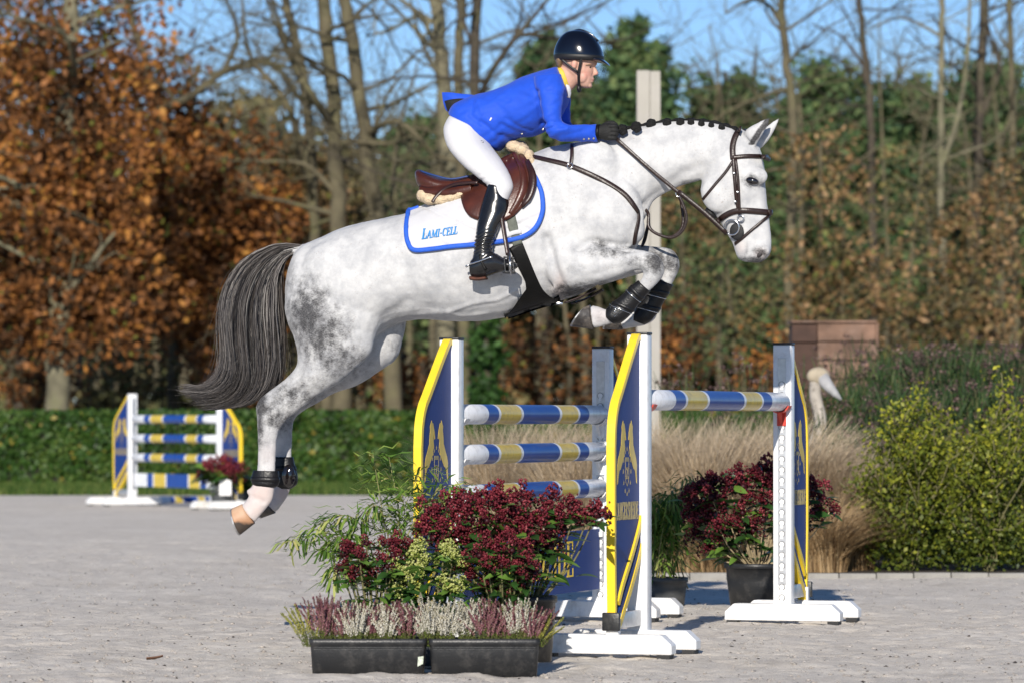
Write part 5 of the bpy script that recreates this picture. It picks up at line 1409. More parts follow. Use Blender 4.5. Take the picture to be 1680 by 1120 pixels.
FF = [(1000, 400, 980, 470, .09, .14), (1045, 402, 1030, 455, .07, ff), (1070, 404, 1060, 447, .055, ff), (1092, 406, 1080, 445, .046, ff), (1106, 412, 1085, 447, .044, ff), (1114, 425, 1084, 452, .044, ff), (1115, 440, 1081, 457, .042, ff), (1109, 455, 1078, 463, .036, ff), (1101, 470, 1072, 472, .030, ff), (1090, 488, 1062, 482, .028, ff), (1081, 506, 1050, 498, .03, ff),
      (1075, 523, 1042, 508, .036, ff), (1060, 533, 1033, 512, .035, ff), (1040, 537, 1026, 515, .033, ff), (1022, 541, 1016, 517, .036, ff)]
loft(bm, FF, 4, 20)
# ears, dock, muscle masses
loft(bm, [(1219, 219, 1240, 240, .030, -.05), (1226, 211, 1249, 226, .028, -.055), (1240, 203, 1257, 212, .020, -.058), (1252, 197, 1262, 202, .011, -.06), (1262, 193, 1264, 194, .004, -.06)], 4, 14)
loft(bm, [(1232, 232, 1250, 244, .028, .045), (1243, 220, 1261, 231, .026, .05), (1256, 209, 1270, 216, .018, .053), (1269, 199, 1276, 204, .010, .055), (1278, 193, 1280, 194, .004, .055)], 4, 14)
loft(bm, [(512, 398, 500, 425, .045, 0), (490, 402, 485, 420, .035, 0), (468, 402, 468, 418, .028, 0), (450, 406, 455, 420, .02, 0)], 4, 14)
lump(bm, 565, 465, -.13, 85, 75, .135); lump(bm, 565, 465, .13, 85, 75, .135)
lump(bm, 585, 548, -.155, 26, 44, .085, 0.3); lump(bm, 618, 540, .155, 26, 44, .085, 0.3)
lump(bm, 990, 350, -.12, 66, 72, .10, 0.5); lump(bm, 990, 350, .12, 66, 72, .10, 0.5)
lump(bm, 955, 310, -.11, 60, 85, .09, -0.45); lump(bm, 955, 310, .11, 60, 85, .09, -0.45)
lump(bm, 930, 430, -.18, 40, 46, .085); lump(bm, 930, 430, .18, 40, 46, .085)
lump(bm, 1040, 375, -.10, 18, 26, .07); lump(bm, 1040, 375, .10, 18, 26, .07)
lump(bm, 411, 806, hn, 7, 6, .022); lump(bm, 447, 800, hf, 7, 6, .022)
lump(bm, 1180, 318, -.06, 30, 32, .042); lump(bm, 1180, 318, .06, 30, 32, .042)
lump(bm, 1240, 290, -.070, 20, 16, .030); lump(bm, 1240, 290, .070, 20, 16, .030)
lump(bm, 1250, 410, -.03, 14, 14, .034); lump(bm, 1250, 410, .03, 14, 14, .034)
hme = remesh(bm, 0.0078, 9)
# fine relief along strokes: (points, depth in m, sigma in px, side)
V, N = mesh_np(hme); px, py = to_px(V); lv = lateral(V)
ndot = N @ np.array(HL_)
STROKES = [([(897, 392), (908, 435), (926, 484)], -.022, 6), ([(948, 410), (971, 396), (1000, 402), (1040, 409)], -.013, 4.5), ([(1148, 272), (1115, 288), (1075, 322), (1052, 345)], -.010, 7), ([(1190, 262), (1150, 262), (1100, 275), (1040, 300)], .006, 14),
           ([(985, 232), (1010, 285), (1028, 330)], -.009, 10), ([(700, 508), (672, 480), (662, 430)], -.016, 13), ([(668, 498), (640, 514), (624, 532)], -.010, 6), ([(690, 517), (735, 512), (775, 498), (815, 492), (845, 478)], .006, 2.6), ([(735, 512), (760, 520), (800, 514)], .005, 2.4),
           ([(985, 424), (1015, 420), (1045, 424)], -.006, 5), ([(975, 450), (1010, 440), (1040, 436)], -.004, 4), ([(1057, 446), (1075, 440), (1088, 440)], -.004, 3), ([(1060, 425), (1072, 422)], .004, 5),
           ([(437, 695), (437, 762)], -.008, 3.2), ([(436, 672), (462, 655), (495, 640)], -.011, 4.5), ([(427, 690), (427, 762)], .004, 3), ([(436, 660), (446, 672)], .005, 6), ([(505, 600), (520, 570), (528, 530)], -.007, 9), ([(560, 610), (590, 580), (606, 550)], -.005, 8), ([(575, 400), (590, 450), (600, 500)], -.004, 14),
           ([(1246, 417), (1248, 420)], -.016, 4.2), ([(1240, 408), (1252, 407), (1258, 414)], .005, 3), ([(1221, 428), (1220, 414), (1224, 402)], -.006, 2.2), ([(1224, 312), (1222, 338), (1224, 352)], .005, 5), ([(1212, 300), (1206, 330), (1196, 345)], -.005, 5), ([(1240, 330), (1246, 370)], -.004, 6),
           ([(1226, 288), (1236, 286), (1244, 290)], .004, 2.6), ([(1224, 302), (1236, 306), (1244, 303)], -.003, 3.0), ([(1243, 262), (1247, 275)], -.006, 6), ([(1175, 300), (1160, 320)], .004, 9), ([(430, 795), (440, 800)], .004, 5), ([(415, 815), (432, 822)], -.005, 3.5),
           ([(780, 470), (800, 505)], -.003, 8), ([(840, 440), (850, 500)], -.003, 9), ([(1060, 342), (1040, 380), (1030, 402)], -.010, 7)]
near = np.clip((-ndot - 0.1) * 2.2, 0, 1) * (lv < 0.02)
disp = np.zeros(len(V))
for line, dep, sg in STROKES:
    d = seg_dist(px, py, line)
    disp += dep * np.exp(-d * d / (2 * sg * sg)) * near
    # the same relief on the hidden side
disp += 0.0022 * vnoise(px * 1.0, py * 1.0, 16, 901) + 0.0014 * vnoise(px, py, 6, 902)
V = V + N * disp[:, None]
hme.vertices.foreach_set('co', V.astype(np.float32).ravel()); hme.update()
# coat pattern carried by the mesh; belly and far hind leg get painted shade
BL = [(506, 515, 28, 46, .85), (528, 550, 38, 44, .75), (552, 588, 44, 30, .60), (500, 440, 26, 34, .22), (540, 470, 40, 50, .14), (580, 592, 26, 16, .45), (478, 468, 16, 40, .38), (500, 575, 20, 30, .40), (475, 650, 45, 20, .62), (428, 662, 12, 24, .95), (452, 684, 24, 20, .72), (427, 704, 6, 26, .8), (520, 625, 44, 20, .42), (440, 715, 14, 16, .35),
      (600, 430, 30, 40, .14), (603, 402, 12, 20, .16), (570, 430, 20, 30, .14), (1003, 412, 38, 9, .60), (1076, 430, 15, 19, .98), (1040, 428, 26, 12, .45), (940, 480, 30, 10, .95), (978, 470, 30, 8, .70), (985, 399, 15, 6, .60), (945, 440, 14, 8, .35), (1106, 428, 16, 22, .75), (1075, 405, 25, 6, .50),
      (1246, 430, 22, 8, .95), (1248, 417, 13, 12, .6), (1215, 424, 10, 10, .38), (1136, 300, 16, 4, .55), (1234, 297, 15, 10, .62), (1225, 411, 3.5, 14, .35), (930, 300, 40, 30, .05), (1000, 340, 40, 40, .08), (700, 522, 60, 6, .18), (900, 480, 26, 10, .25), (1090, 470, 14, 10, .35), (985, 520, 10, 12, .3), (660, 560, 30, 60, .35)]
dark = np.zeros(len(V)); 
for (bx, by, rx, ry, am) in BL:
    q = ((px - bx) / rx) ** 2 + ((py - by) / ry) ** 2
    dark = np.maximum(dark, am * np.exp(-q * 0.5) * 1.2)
# inside of the ears
ear = (py < 238) & (px > 1222)
inear = ear & (((px > 1231 + (236 - py) * 0.62) & (px < 1244 + (236 - py) * 0.55) & (lv < 0) & (py > 196)))
dd_ = seg_dist(px, py, [(1233, 236), (1247, 215), (1259, 198)]); dark = np.where(ear & (lv < 0.01), np.maximum(dark, 1.9 * np.exp(-(dd_ / 4.2) ** 2)), dark)
dark = np.where(ear & (py < 198), np.maximum(dark, 0.7), dark)
pink = np.zeros(len(V))
for (bx, by, rx, ry, am) in ((428, 808, 26, 22, .8), (418, 835, 18, 18, .7), (462, 806, 20, 18, .6), (917, 475, 10, 22, .5), (440, 745, 20, 20, .2), (985, 518, 16, 14, .3), (1248, 417, 8, 7, .5), (1070, 520, 12, 12, .3), (1215, 405, 8, 10, .3)):
    q = ((px - bx) / rx) ** 2 + ((py - by) / ry) ** 2
    pink = np.maximum(pink, am * np.exp(-q * 0.8))
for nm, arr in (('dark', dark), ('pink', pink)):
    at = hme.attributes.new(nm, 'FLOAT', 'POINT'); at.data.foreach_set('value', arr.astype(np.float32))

def coat_material():
    m = bpy.data.materials.new('dapple_grey_coat'); m.use_nodes = True
    nt = m.node_tree; N = nt.nodes; L = nt.links
    b = N['Principled BSDF']; b.inputs['Roughness'].default_value = 0.55; b.inputs['Specular IOR Level'].default_value = 0.25; b.inputs['Sheen Weight'].default_value = 0.15; b.inputs['Sheen Roughness'].default_value = 0.4
    tc = N.new('ShaderNodeTexCoord')
    def noise(sc, det, rough=0.6, st=(1, 1, 1)):
        mp = N.new('ShaderNodeMapping'); mp.inputs['Scale'].default_value = st; L.new(tc.outputs['Object'], mp.inputs[0])
        n = N.new('ShaderNodeTexNoise'); n.inputs['Scale'].default_value = sc; n.inputs['Detail'].default_value = det; n.inputs['Roughness'].default_value = rough
        L.new(mp.outputs[0], n.inputs['Vector']); return n.outputs['Fac']
    def math_(op, a, b_=None, c=None):
        x = N.new('ShaderNodeMath'); x.operation = op
        for i, s in enumerate((a, b_, c)):
            if s is None: continue
            if isinstance(s, (int, float)): x.inputs[i].default_value = s
            else: L.new(s, x.inputs[i])
        return x.outputs[0]
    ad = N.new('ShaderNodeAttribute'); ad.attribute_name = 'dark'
    ap = N.new('ShaderNodeAttribute'); ap.attribute_name = 'pink'
    dap = noise(26, 3, 0.5)
    hair = noise(260, 3, 0.7, (0.35, 1, 1))
    mid = noise(75, 5, 0.75)
    # dapples: pale rings break up the dark areas
    br = math_('ADD', math_('MULTIPLY', math_('SUBTRACT', dap, 0.5), 3.0), math_('MULTIPLY', math_('SUBTRACT', mid, 0.5), 1.8))
    br = math_('ADD', br, math_('MULTIPLY', math_('SUBTRACT', hair, 0.5), 1.4))
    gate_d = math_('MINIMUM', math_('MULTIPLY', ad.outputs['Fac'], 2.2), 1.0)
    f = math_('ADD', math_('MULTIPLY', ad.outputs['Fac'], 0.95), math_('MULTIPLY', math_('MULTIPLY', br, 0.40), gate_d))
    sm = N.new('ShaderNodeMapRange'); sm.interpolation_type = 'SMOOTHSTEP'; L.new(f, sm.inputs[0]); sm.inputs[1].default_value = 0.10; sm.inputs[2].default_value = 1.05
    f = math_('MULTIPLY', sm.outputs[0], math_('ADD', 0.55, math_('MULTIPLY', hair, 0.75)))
    cl = N.new('ShaderNodeClamp'); L.new(f, cl.inputs[0]); cl.inputs['Max'].default_value = 0.98
    # coat base: warm white with a faint cool mottling
    rb = N.new('ShaderNodeValToRGB'); e = rb.color_ramp.elements
    e[0].position = 0.36; e[0].color = (0.39, 0.395, 0.41, 1); e[1].position = 0.62; e[1].color = (0.56, 0.56, 0.56, 1)
    L.new(noise(9, 8, 0.72), rb.inputs['Fac'])
    # flea-bitten specks
    sp = N.new('ShaderNodeValToRGB'); e = sp.color_ramp.elements
    e[0].position = 0.655; e[0].color = (0, 0, 0, 1); e[1].position = 0.73; e[1].color = (0.8, 0.8, 0.8, 1)
    L.new(noise(130, 2, 0.5), sp.inputs['Fac'])
    gate = N.new('ShaderNodeValToRGB'); e = gate.color_ramp.elements
    e[0].position = 0.45; e[0].color = (0, 0, 0, 1); e[1].position = 0.62; e[1].color = (1, 1, 1, 1)
    L.new(noise(7, 3), gate.inputs['Fac'])
    spf = N.new('ShaderNodeMixRGB'); spf.blend_type = 'MULTIPLY'; spf.inputs[0].default_value = 1; L.new(sp.outputs[0], spf.inputs[1]); L.new(gate.outputs[0], spf.inputs[2])
    x0 = N.new('ShaderNodeMixRGB'); L.new(spf.outputs[0], x0.inputs[0]); L.new(rb.outputs[0], x0.inputs[1]); x0.inputs[2].default_value = (0.26, 0.19, 0.15, 1)
    x1 = N.new('ShaderNodeMixRGB'); L.new(ap.outputs['Fac'], x1.inputs[0]); L.new(x0.outputs[0], x1.inputs[1]); x1.inputs[2].default_value = (0.60, 0.47, 0.43, 1)
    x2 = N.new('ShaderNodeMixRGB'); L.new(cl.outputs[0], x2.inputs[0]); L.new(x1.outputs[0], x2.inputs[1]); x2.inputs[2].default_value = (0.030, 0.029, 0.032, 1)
    L.new(x2.outputs[0], b.inputs['Base Color'])
    bp = N.new('ShaderNodeBump'); bp.inputs['Strength'].default_value = 0.35; bp.inputs['Distance'].default_value = 0.004
    L.new(noise(150, 5, 0.75, (0.5, 1, 1)), bp.inputs['Height']); L.new(bp.outputs[0], b.inputs['Normal'])
    return m
M['coat'] = coat_material()
horse = empty('horse', HP(790, 520, 0)); horse.location.z = 0
tag(horse, 'dapple grey horse with plaited mane leaping over the jump', 'horse')
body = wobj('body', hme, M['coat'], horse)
# surface lookup for everything the horse wears
from mathutils.bvhtree import BVHTree
def make_bvh(mes):
    vs_, fs_ = [], []
    for me in mes:
        o = len(vs_)
        vs_ += [v.co.copy() for v in me.vertices]; fs_ += [[o + i for i in p.vertices] for p in me.polygons]
    return BVHTree.FromPolygons(vs_, fs_)
BV = make_bvh([hme])
def surf(px, py, off=0.0, bvh=None, fallback_v=-0.1):
    d = (P(px, py, 20) - CAMV).normalized()
    loc, nrm, idx, dist = (bvh or BV).ray_cast(CAMV, d)
    if loc is None or dist > 30:
        p = HP(px, py, fallback_v); q, nrm, idx, dist = (bvh or BV).find_nearest(p)
        return p, nrm
    return loc + nrm * off, nrm
def surf_path(pts, step=6, off=0.006, bvh=None, smooth_n=3):
    """pixel polyline -> points on the near surface with normals"""
    C = cr(pts, 8)
    out = [surf(x, y, off, bvh) for x, y in C]
    Pn = [o[0] for o in out]; Nn = [o[1] for o in out]
    for _ in range(smooth_n):
        Pn = [Pn[0]] + [(Pn[i - 1] + Pn[i] * 2 + Pn[i + 1]) / 4 for i in range(1, len(Pn) - 1)] + [Pn[-1]]
        Nn = [Nn[0]] + [(Nn[i - 1] + Nn[i] * 2 + Nn[i + 1]).normalized() for i in range(1, len(Nn) - 1)] + [Nn[-1]]
    return Pn, Nn
def ribbon(bm, pts, nrms, width, thick, mi=0, round_=True):
    """leather strap: rounded flat band along pts, flat side facing the normals"""
    rings = []
    prof = [(-0.5, -0.5), (0.5, -0.5), (0.5, 0.1), (0.38, 0.5), (0, 0.6), (-0.38, 0.5), (-0.5, 0.1)]
    for i, p in enumerate(pts):
        t = (pts[min(i + 1, len(pts) - 1)] - pts[max(i - 1, 0)]).normalized()
        n = nrms[i] - t * nrms[i].dot(t)
        if n.length < 1e-5: n = t.orthogonal()
        n.normalize(); s = t.cross(n)
        w = width[i] if isinstance(width, (list, tuple)) else width
        rings.append([bm.verts.new(p + s * a * w + n * b_ * thick) for a, b_ in prof])
    k = len(prof)
    for i in range(len(rings) - 1):
        for j in range(k):
            f = bm.faces.new((rings[i][j], rings[i][(j + 1) % k], rings[i + 1][(j + 1) % k], rings[i + 1][j])); f.material_index = mi
    f = bm.faces.new(rings[0][::-1]); f.material_index = mi; f = bm.faces.new(rings[-1]); f.material_index = mi
    bmesh.ops.recalc_face_normals(bm, faces=bm.faces)
def mirror_v(p):
    v = (p - HO).dot(HL_); return p - HL_ * 2 * v

# hooves
M['hoof'] = mat('hoof_horn', (0.045, 0.040, 0.038), 0.45, var=0.5, vscale=22, dirt=(0.30, 0.25, 0.2), dirt_amt=0.7, dscale=16, bump=0.3, bscale=60)
M['hoof_pale'] = tint_mat('two_tone_hoof_horn', [(0, (0.50, 0.33, 0.22)), (0.40, (0.42, 0.23, 0.13)), (0.55, (0.06, 0.048, 0.04)), (1, (0.10, 0.075, 0.06))], 0.5, 0.0)
M['shoe'] = mat('worn_horseshoe', (0.42, 0.42, 0.42), 0.4, 0.8, var=0.2, vscale=40)
def hoof(cor, sole, v, hw0, hw1, m):
    bm = bmesh.new()
    A = [cor[0][0], cor[0][1], cor[1][0], cor[1][1]]; B = [sole[0][0], sole[0][1], sole[1][0], sole[1][1]]
    rows = [(*[a + (b - a) * t for a, b in zip(A, B)], hw0 + (hw1 - hw0) * t, v) for t in (0, .35, .7, 1)]
    loft(bm, rows, 3, 22)
    me_ = bpy.data.meshes.new('hoof'); bm.to_mesh(me_); bm.free(); bm = me_
    Vh, _n = mesh_np(me_); hx_, hy_ = to_px(Vh); a0 = me_.attributes.new('tint', 'FLOAT', 'POINT'); a0.data.foreach_set('value', np.clip((hy_ - 836) / 42 + 0.25 * vnoise(hx_ * 1.0, hy_ * 1.0, 5, 77), 0, 1).astype(np.float32))
    h = wobj('hoof', bm, M[m], horse)
    bm = bmesh.new()
    C = [b + (b - a) * 0.10 for a, b in zip(A, B)]
    loft(bm, [(*B, hw1 * 1.02, v), (*C, hw1 * 1.02, v)], 1, 22)
    o = wobj('horseshoe', bm, M['shoe'], h, False)
    o.parent = h; o.matrix_parent_inverse = (horse.matrix_basis @ Matrix()).inverted() if False else h.matrix_parent_inverse.copy()
    o.matrix_parent_inverse = Matrix()
hoof(((397, 826), (418, 858)), ((381, 833), (395, 876)), hn, .038, .062, 'hoof_pale')
hoof(((434, 819), (452, 841)), ((418, 824), (430, 849)), hf, .036, .058, 'hoof')
hoof(((973, 540), (968, 500)), ((939, 536), (961, 503)), fn, .040, .062, 'hoof')
hoof(((1022, 541), (1016, 517)), ((992, 540), (1006, 513)), ff, .038, .060, 'hoof')
# eyes
M['eye'] = mat('dark_eye', (0.008, 0.006, 0.006), 0.08, coat=1.0)
for s in (-1, 1):
    c, nn = surf(1234, 297, 0); c = c + HL_ * 0.003
    if s > 0: c = mirror_v(c)
    bm = bmesh.new(); bm_ellipsoid(bm, c, (HD * 0.95 - UP * 0.25) * 0.034, HL_ * 0.016, (UP * 0.95 + HD * 0.25) * 0.0195, 20, 14)
    wobj('eye', bm, M['eye'], horse)
# nostril pits
M['nostril'] = mat('nostril_skin', (0.025, 0.02, 0.022), 0.6)
for s in (-1, 1):
    c, nn = surf(1246.5, 417, -0.001)
    if s > 0: c = mirror_v(c)
    bm = bmesh.new(); bm_ellipsoid(bm, c, (HD * 0.75 + UP * 0.66) * 0.024, HL_ * 0.007, (UP * 0.75 - HD * 0.66) * 0.013, 14, 10)
    wobj('nostril', bm, M['nostril'], horse)
# plaited mane
M['mane'] = tint_mat('black_hair', [(0, (0.008, 0.008, 0.009)), (1, (0.05, 0.045, 0.045))], 0.5, 0.0)
M['blackhair'] = mat('black_mane', (0.006, 0.006, 0.006), 0.6, spec=0.3, bump=0.9, bscale=160)
for (kx, ky, kr) in ((1021, 211, 7.6), (1044, 206.5, 7.6), (1069, 203.5, 8.2), (1095, 201, 7.2), (1117, 200, 6.6), (1134, 200, 6.2), (1151, 202, 6.0), (1167, 204.5, 5.4), (1184, 208, 5.2)):
    c, nn = surf(kx, ky + 2.5, 0.006)
    r_ = kr * rnd.uniform(0.86, 1.14) * 21.8 / FPX
    bm = bmesh.new()
    for j in range(7):
        a = j * 2.4
        o_ = Vector((math.cos(a), 0.3 * math.sin(a * 1.7), math.sin(a))) * r_ * (0.55 if j else 0)
        bm_ellipsoid(bm, c + o_, (r_ * 0.62, 0, 0), (0, r_ * 0.62, 0), (0, 0, r_ * 0.62), 10, 8)
    me = remesh(bm, 0.0035, 2)
    wobj('mane_plait', me, M['blackhair'], horse)
crest = [(1010, 214), (1030, 210), (1060, 204.5), (1095, 199.5), (1130, 197.5), (1160, 199.5), (1190, 206), (1210, 213)]
bm = bmesh.new()
cp = [HP(x, y, -0.004) for x, y in cr(crest, 5)]
bm_tube(bm, cp, [0.010 + 0.004 * math.sin(i * 1.9) for i in range(len(cp))], n=8, flat=(1, 1))
wobj('mane_crest', bm, M['blackhair'], horse)
# tail: strands between five guide curves
GD = [[(497, 402), (452, 400), (402, 423), (372, 462), (362, 505), (364, 545), (367, 580), (362, 612), (338, 633), (301, 629)],
      [(495, 404), (455, 405), (412, 432), (386, 475), (378, 520), (380, 560), (384, 600), (375, 632), (345, 650), (306, 648)],
      [(493, 406), (460, 412), (425, 445), (408, 490), (405, 535), (408, 580), (410, 615), (398, 645), (370, 667), (333, 673)],
      [(491, 409), (465, 420), (440, 455), (432, 500), (434, 545), (438, 585), (436, 615), (428, 640), (412, 660), (385, 668)],
      [(488, 414), (470, 427), (461, 455), (463, 500), (466, 540), (466, 575), (462, 605), (455, 625), (448, 636), (440, 645)]]
GD = np.array([cr(gd, 3) for gd in GD])            # 5 x n x 2
def tail_curve(s):
    k = min(3, int(s * 4)); f = s * 4 - k
    return GD[k] * (1 - f) + GD[k + 1] * f
M['tail'] = tint_mat('grey_tail_hair', [(0, (0.01116, 0.0096, 0.00928)), (0.35, (0.0341, 0.0288, 0.0261)), (0.7, (0.093, 0.081, 0.0754)), (1, (0.2356, 0.216, 0.203))], 0.42, 0.05, spec=0.5)
g = np.random.default_rng(808)
Vs, Fs, Ts = [], [], []
nst = 6400
lock = g.random(90); locktint = np.clip(0.45 + 0.23 * g.normal(size=90), 0.02, 1)
for k in range(nst):
    li = int(g.integers(0, 90)); s = float(np.clip(lock[li] + g.normal() * 0.025, 0, 1))
    C = tail_curve(s)
    n = len(C)
    end = g.uniform(0.72, 1.0) if s > 0.2 else g.uniform(0.8, 1.02)
    m_ = 15
    ph = g.uniform(0, 6.28); amp = g.uniform(0, 3.0); vo = g.normal() * 0.020; vo2 = g.normal() * 0.042 + 0.03 * math.sin(li * 2.1)
    drift = g.normal() * 6.0 + 5.0 * math.sin(li * 1.3)
    if k % 26 == 0: drift = g.normal() * 24; amp = g.uniform(2, 7); end = g.uniform(0.5, 1.0)
    tv = float(np.clip(locktint[li] + g.normal() * 0.14, 0, 1))
    w0 = g.uniform(0.0007, 0.0019)
    prev = None
    for i in range(m_):
        t = i / (m_ - 1)
        q = min(n - 1.001, t * min(1.0, end) * (n - 1)); j = int(q); f = q - j
        x, y = C[j] * (1 - f) + C[j + 1] * f
        x += drift * t * t + amp * math.sin(t * 7 + ph) * t; y += amp * 0.5 * math.cos(t * 5 + ph) * t
        c = HP(x, y, vo * (0.4 + t) + vo2 * min(1, t * 2.2))
        w = w0 * (1 - 0.7 * t ** 3)
        C2 = C[min(n - 1, j + 1)] - C[j]
        sd = Vector((HD * (-C2[1]) - UP * (-C2[0]))) if False else (HD * C2[1] + UP * C2[0])
        sd = sd.normalized() * 0.8 + HL_ * 0.6 * math.sin(ph)
        Vs += [c - sd * w, c + sd * w]; Ts += [tv * (1 - 0.15 * t)] * 2
        b0 = len(Vs)
        if i: Fs.append((b0 - 4, b0 - 3, b0 - 1, b0 - 2))
o = wobj('tail', np_mesh('tail', [tuple(v) for v in Vs], Fs, Ts, M['tail'], smooth=True), None, horse); o['kind'] = 'stuff'
# dark body of the tail under the strands
bm = bmesh.new()
rows = []
for i in range(0, GD.shape[1] - 5, 3):
    a = tail_curve(0.12)[i]; b = tail_curve(0.88)[i]
    rows.append((a[0], a[1], b[0], b[1], 0.018 + 0.02 * math.sin(math.pi * i / GD.shape[1]), 0.012))
loft(bm, rows, 3, 14)
wobj('tail_core', bm, mat('tail_underhair', (0.028, 0.025, 0.024), 0.7, var=0.4, vscale=30, bump=0.8, bscale=90), horse)
# ------------------------------------------------------------------ tack
M['leather'] = mat('dark_brown_leather', (0.022, 0.011, 0.009), 0.38, var=0.25, vscale=40, bump=0.15, bscale=120)
M['saddleleather'] = mat('saddle_leather', (0.062, 0.016, 0.009), 0.34, var=0.3, vscale=14, bump=0.12, bscale=110, dirt=(0.03, 0.012, 0.009), dirt_amt=0.7, dscale=9)
M['saddledark'] = mat('saddle_leather_dark', (0.026, 0.009, 0.007), 0.36, var=0.3, vscale=16, bump=0.12, bscale=110)
M['girthleather'] = mat('black_girth_leather', (0.004, 0.004, 0.004), 0.5, spec=0.22, var=0.3, vscale=20, bump=0.15, bscale=90)
M['padwhite'] = mat('white_cotton', (0.55, 0.55, 0.57), 0.85, var=0.03, bump=0.25, bscale=220)
M['padblue'] = mat('blue_binding', (0.015, 0.10, 0.55), 0.7, var=0.1, vscale=40, bump=0.3, bscale=160)
M['fleece'] = mat('cream_sheepskin', (0.58, 0.46, 0.31), 0.95, var=0.2, vscale=50, bump=1.0, bscale=90)
M['printblue'] = mat('blue_print', (0.02, 0.22, 0.55), 0.6)
M['bootblack'] = mat('black_tendon_boot', (0.007, 0.007, 0.008), 0.4, spec=0.4, var=0.3, vscale=20, bump=0.2, bscale=90)
M['grey_elastic'] = mat('olive_elastic', (0.10, 0.11, 0.09), 0.7, var=0.2, vscale=60)

def in_poly(x, y, poly):
    inside = np.zeros(x.shape, bool); n = len(poly); j = n - 1
    for i in range(n):
        xi, yi = poly[i]; xj, yj = poly[j]
        c = ((yi > y) != (yj > y)) & (x < (xj - xi) * (y - yi) / (yj - yi + 1e-12) + xi)
        inside ^= c; j = i
    return inside
def patch(poly, off, thick, step=2.5, bvh=None, smooth=6, relief=None, crsub=6, mirror=False, fb=-0.12):
    """sheet lying on the near flank inside a pixel outline, with thickness"""
    poly = [tuple(p) for p in cr(list(poly) + [poly[0]], crsub)[:-1]] if crsub else poly
    ctr = np.mean(poly, axis=0)
    # polar style grid: outline rings shrinking to the centre keeps a clean edge
    rings = []
    nr = max(4, int(max(np.hypot(p[0] - ctr[0], p[1] - ctr[1]) for p in poly) / (step * 2.2)))
    for k in range(nr + 1):
        f = 1 - k / nr
        rings.append([(ctr[0] + (p[0] - ctr[0]) * f, ctr[1] + (p[1] - ctr[1]) * f) for p in poly] if k < nr else [tuple(ctr)])
    bm = bmesh.new()
    def place(x, y):
        p, n = surf(x, y, 0, bvh)
        q, nn, idx, d = (bvh or BV).find_nearest(p)
        if d > 0.004: p, n = q, nn
        r = relief(x, y) if relief else 0.0
        return p, n, r
    VR = []
    for rg in rings:
        row = []
        for (x, y) in rg:
            p, n, r = place(x, y)
            row.append([p, n, r])
        VR.append(row)
    for _ in range(smooth):
        for k in range(len(VR) - 1):
            row = VR[k]; n = len(row)
            new = []
            for i in range(n):
                nb = [row[i - 1], row[(i + 1) % n]]
                if k + 1 < len(VR) - 1: nb.append(VR[k + 1][i])
                if k > 0: nb.append(VR[k - 1][i])
                pm = sum((q[0] for q in nb), Vector()) / len(nb); nm = (row[i][1] + sum((q[1] for q in nb), Vector()) * 0.5).normalized()
                dv = (pm - row[i][0]).dot(row[i][1])
                new.append([row[i][0] + row[i][1] * dv * 0.5, nm, row[i][2]])
            VR[k] = new
    fl = (lambda p: mirror_v(p)) if mirror else (lambda p: p)
    top = [[bm.verts.new(fl(p + n * (off + thick + r))) for p, n, r in row] for row in VR]
    bot = [[bm.verts.new(fl(p + n * (off - 0.004))) for p, n, r in VR[0]]]
    n = len(VR[0])
    for k in range(len(top) - 2):
        for i in range(n): bm.faces.new((top[k][i], top[k][(i + 1) % n], top[k + 1][(i + 1) % n], top[k + 1][i]))
    for i in range(n):
        bm.faces.new((top[-2][i], top[-2][(i + 1) % n], top[-1][0]))
        bm.faces.new((bot[0][i], bot[0][(i + 1) % n], top[0][(i + 1) % n], top[0][i]))
    bmesh.ops.recalc_face_normals(bm, faces=bm.faces)
    edge = [(p + nn * (off + thick), nn) for p, nn, r in VR[0]]
    return bm, edge
# saddle pad
PAD = [(684, 333), (676, 342), (671, 354), (668, 378), (671, 400), (682, 411), (711, 409), (745, 405), (778, 402), (823, 396), (857, 389), (879, 374), (890, 349), (890, 323), (885, 306), (877, 290), (864, 272), (840, 268), (812, 283), (780, 302), (748, 318), (715, 330)]
def quilt(x, y):
    a = ((x * 0.42 + y * 1.0) % 44) - 22; b = ((x * 0.46 - y * 1.0) % 44) - 22
    return -0.006 * math.exp(-a * a / 10) - 0.006 * math.exp(-b * b / 10)
pad = empty('saddle_pad', HP(780, 350, 0)); tag(pad, 'white quilted saddle pad edged in blue under the brown saddle', 'saddle pad')
bm, edge = patch(PAD, 0.004, 0.013, 1.1, relief=quilt, crsub=8)
nearpad = wobj('quilted_cloth', bm, M['padwhite'], pad)
bm, edge2 = patch(PAD, 0.004, 0.012, 6, crsub=5, mirror=True); wobj('quilted_cloth', bm, M['padwhite'], pad)
bm = bmesh.new()
ne = len(edge); k0 = 0; k1 = int(ne * 15.4 / 22)
pts = [edge[i][0] for i in range(k0, k1)]; nr_ = [edge[i][1] for i in range(k0, k1)]
ribbon(bm, pts, nr_, 0.024, 0.014); wobj('blue_binding', bm, M['padblue'], pad)
bm = bmesh.new(); ribbon(bm, [mirror_v(p) for p in pts], [n - HL_ * 2 * n.dot(HL_) for n in nr_], 0.028, 0.016); wobj('blue_binding', bm, M['padblue'], pad)
PADBV = BVHTree.FromPolygons(*(lambda me: ([v.co.copy() for v in me.vertices], [list(p.vertices) for p in me.polygons]))(nearpad.data))
o_, on = surf(692.5, 394, 0.002, PADBV); e_, en = surf(751, 385, 0.002, PADBV); u_, un_ = surf(692.5, 380, 0.002, PADBV)
bm = bmesh.new(); ux = (e_ - o_); wl = ux.length; ux.normalize(); nz = (on + en).normalized(); uz = nz.cross(ux).normalized()
if uz.z < 0: uz = -uz
nz = ux.cross(uz); nz = nz if nz.y < 0 else -nz
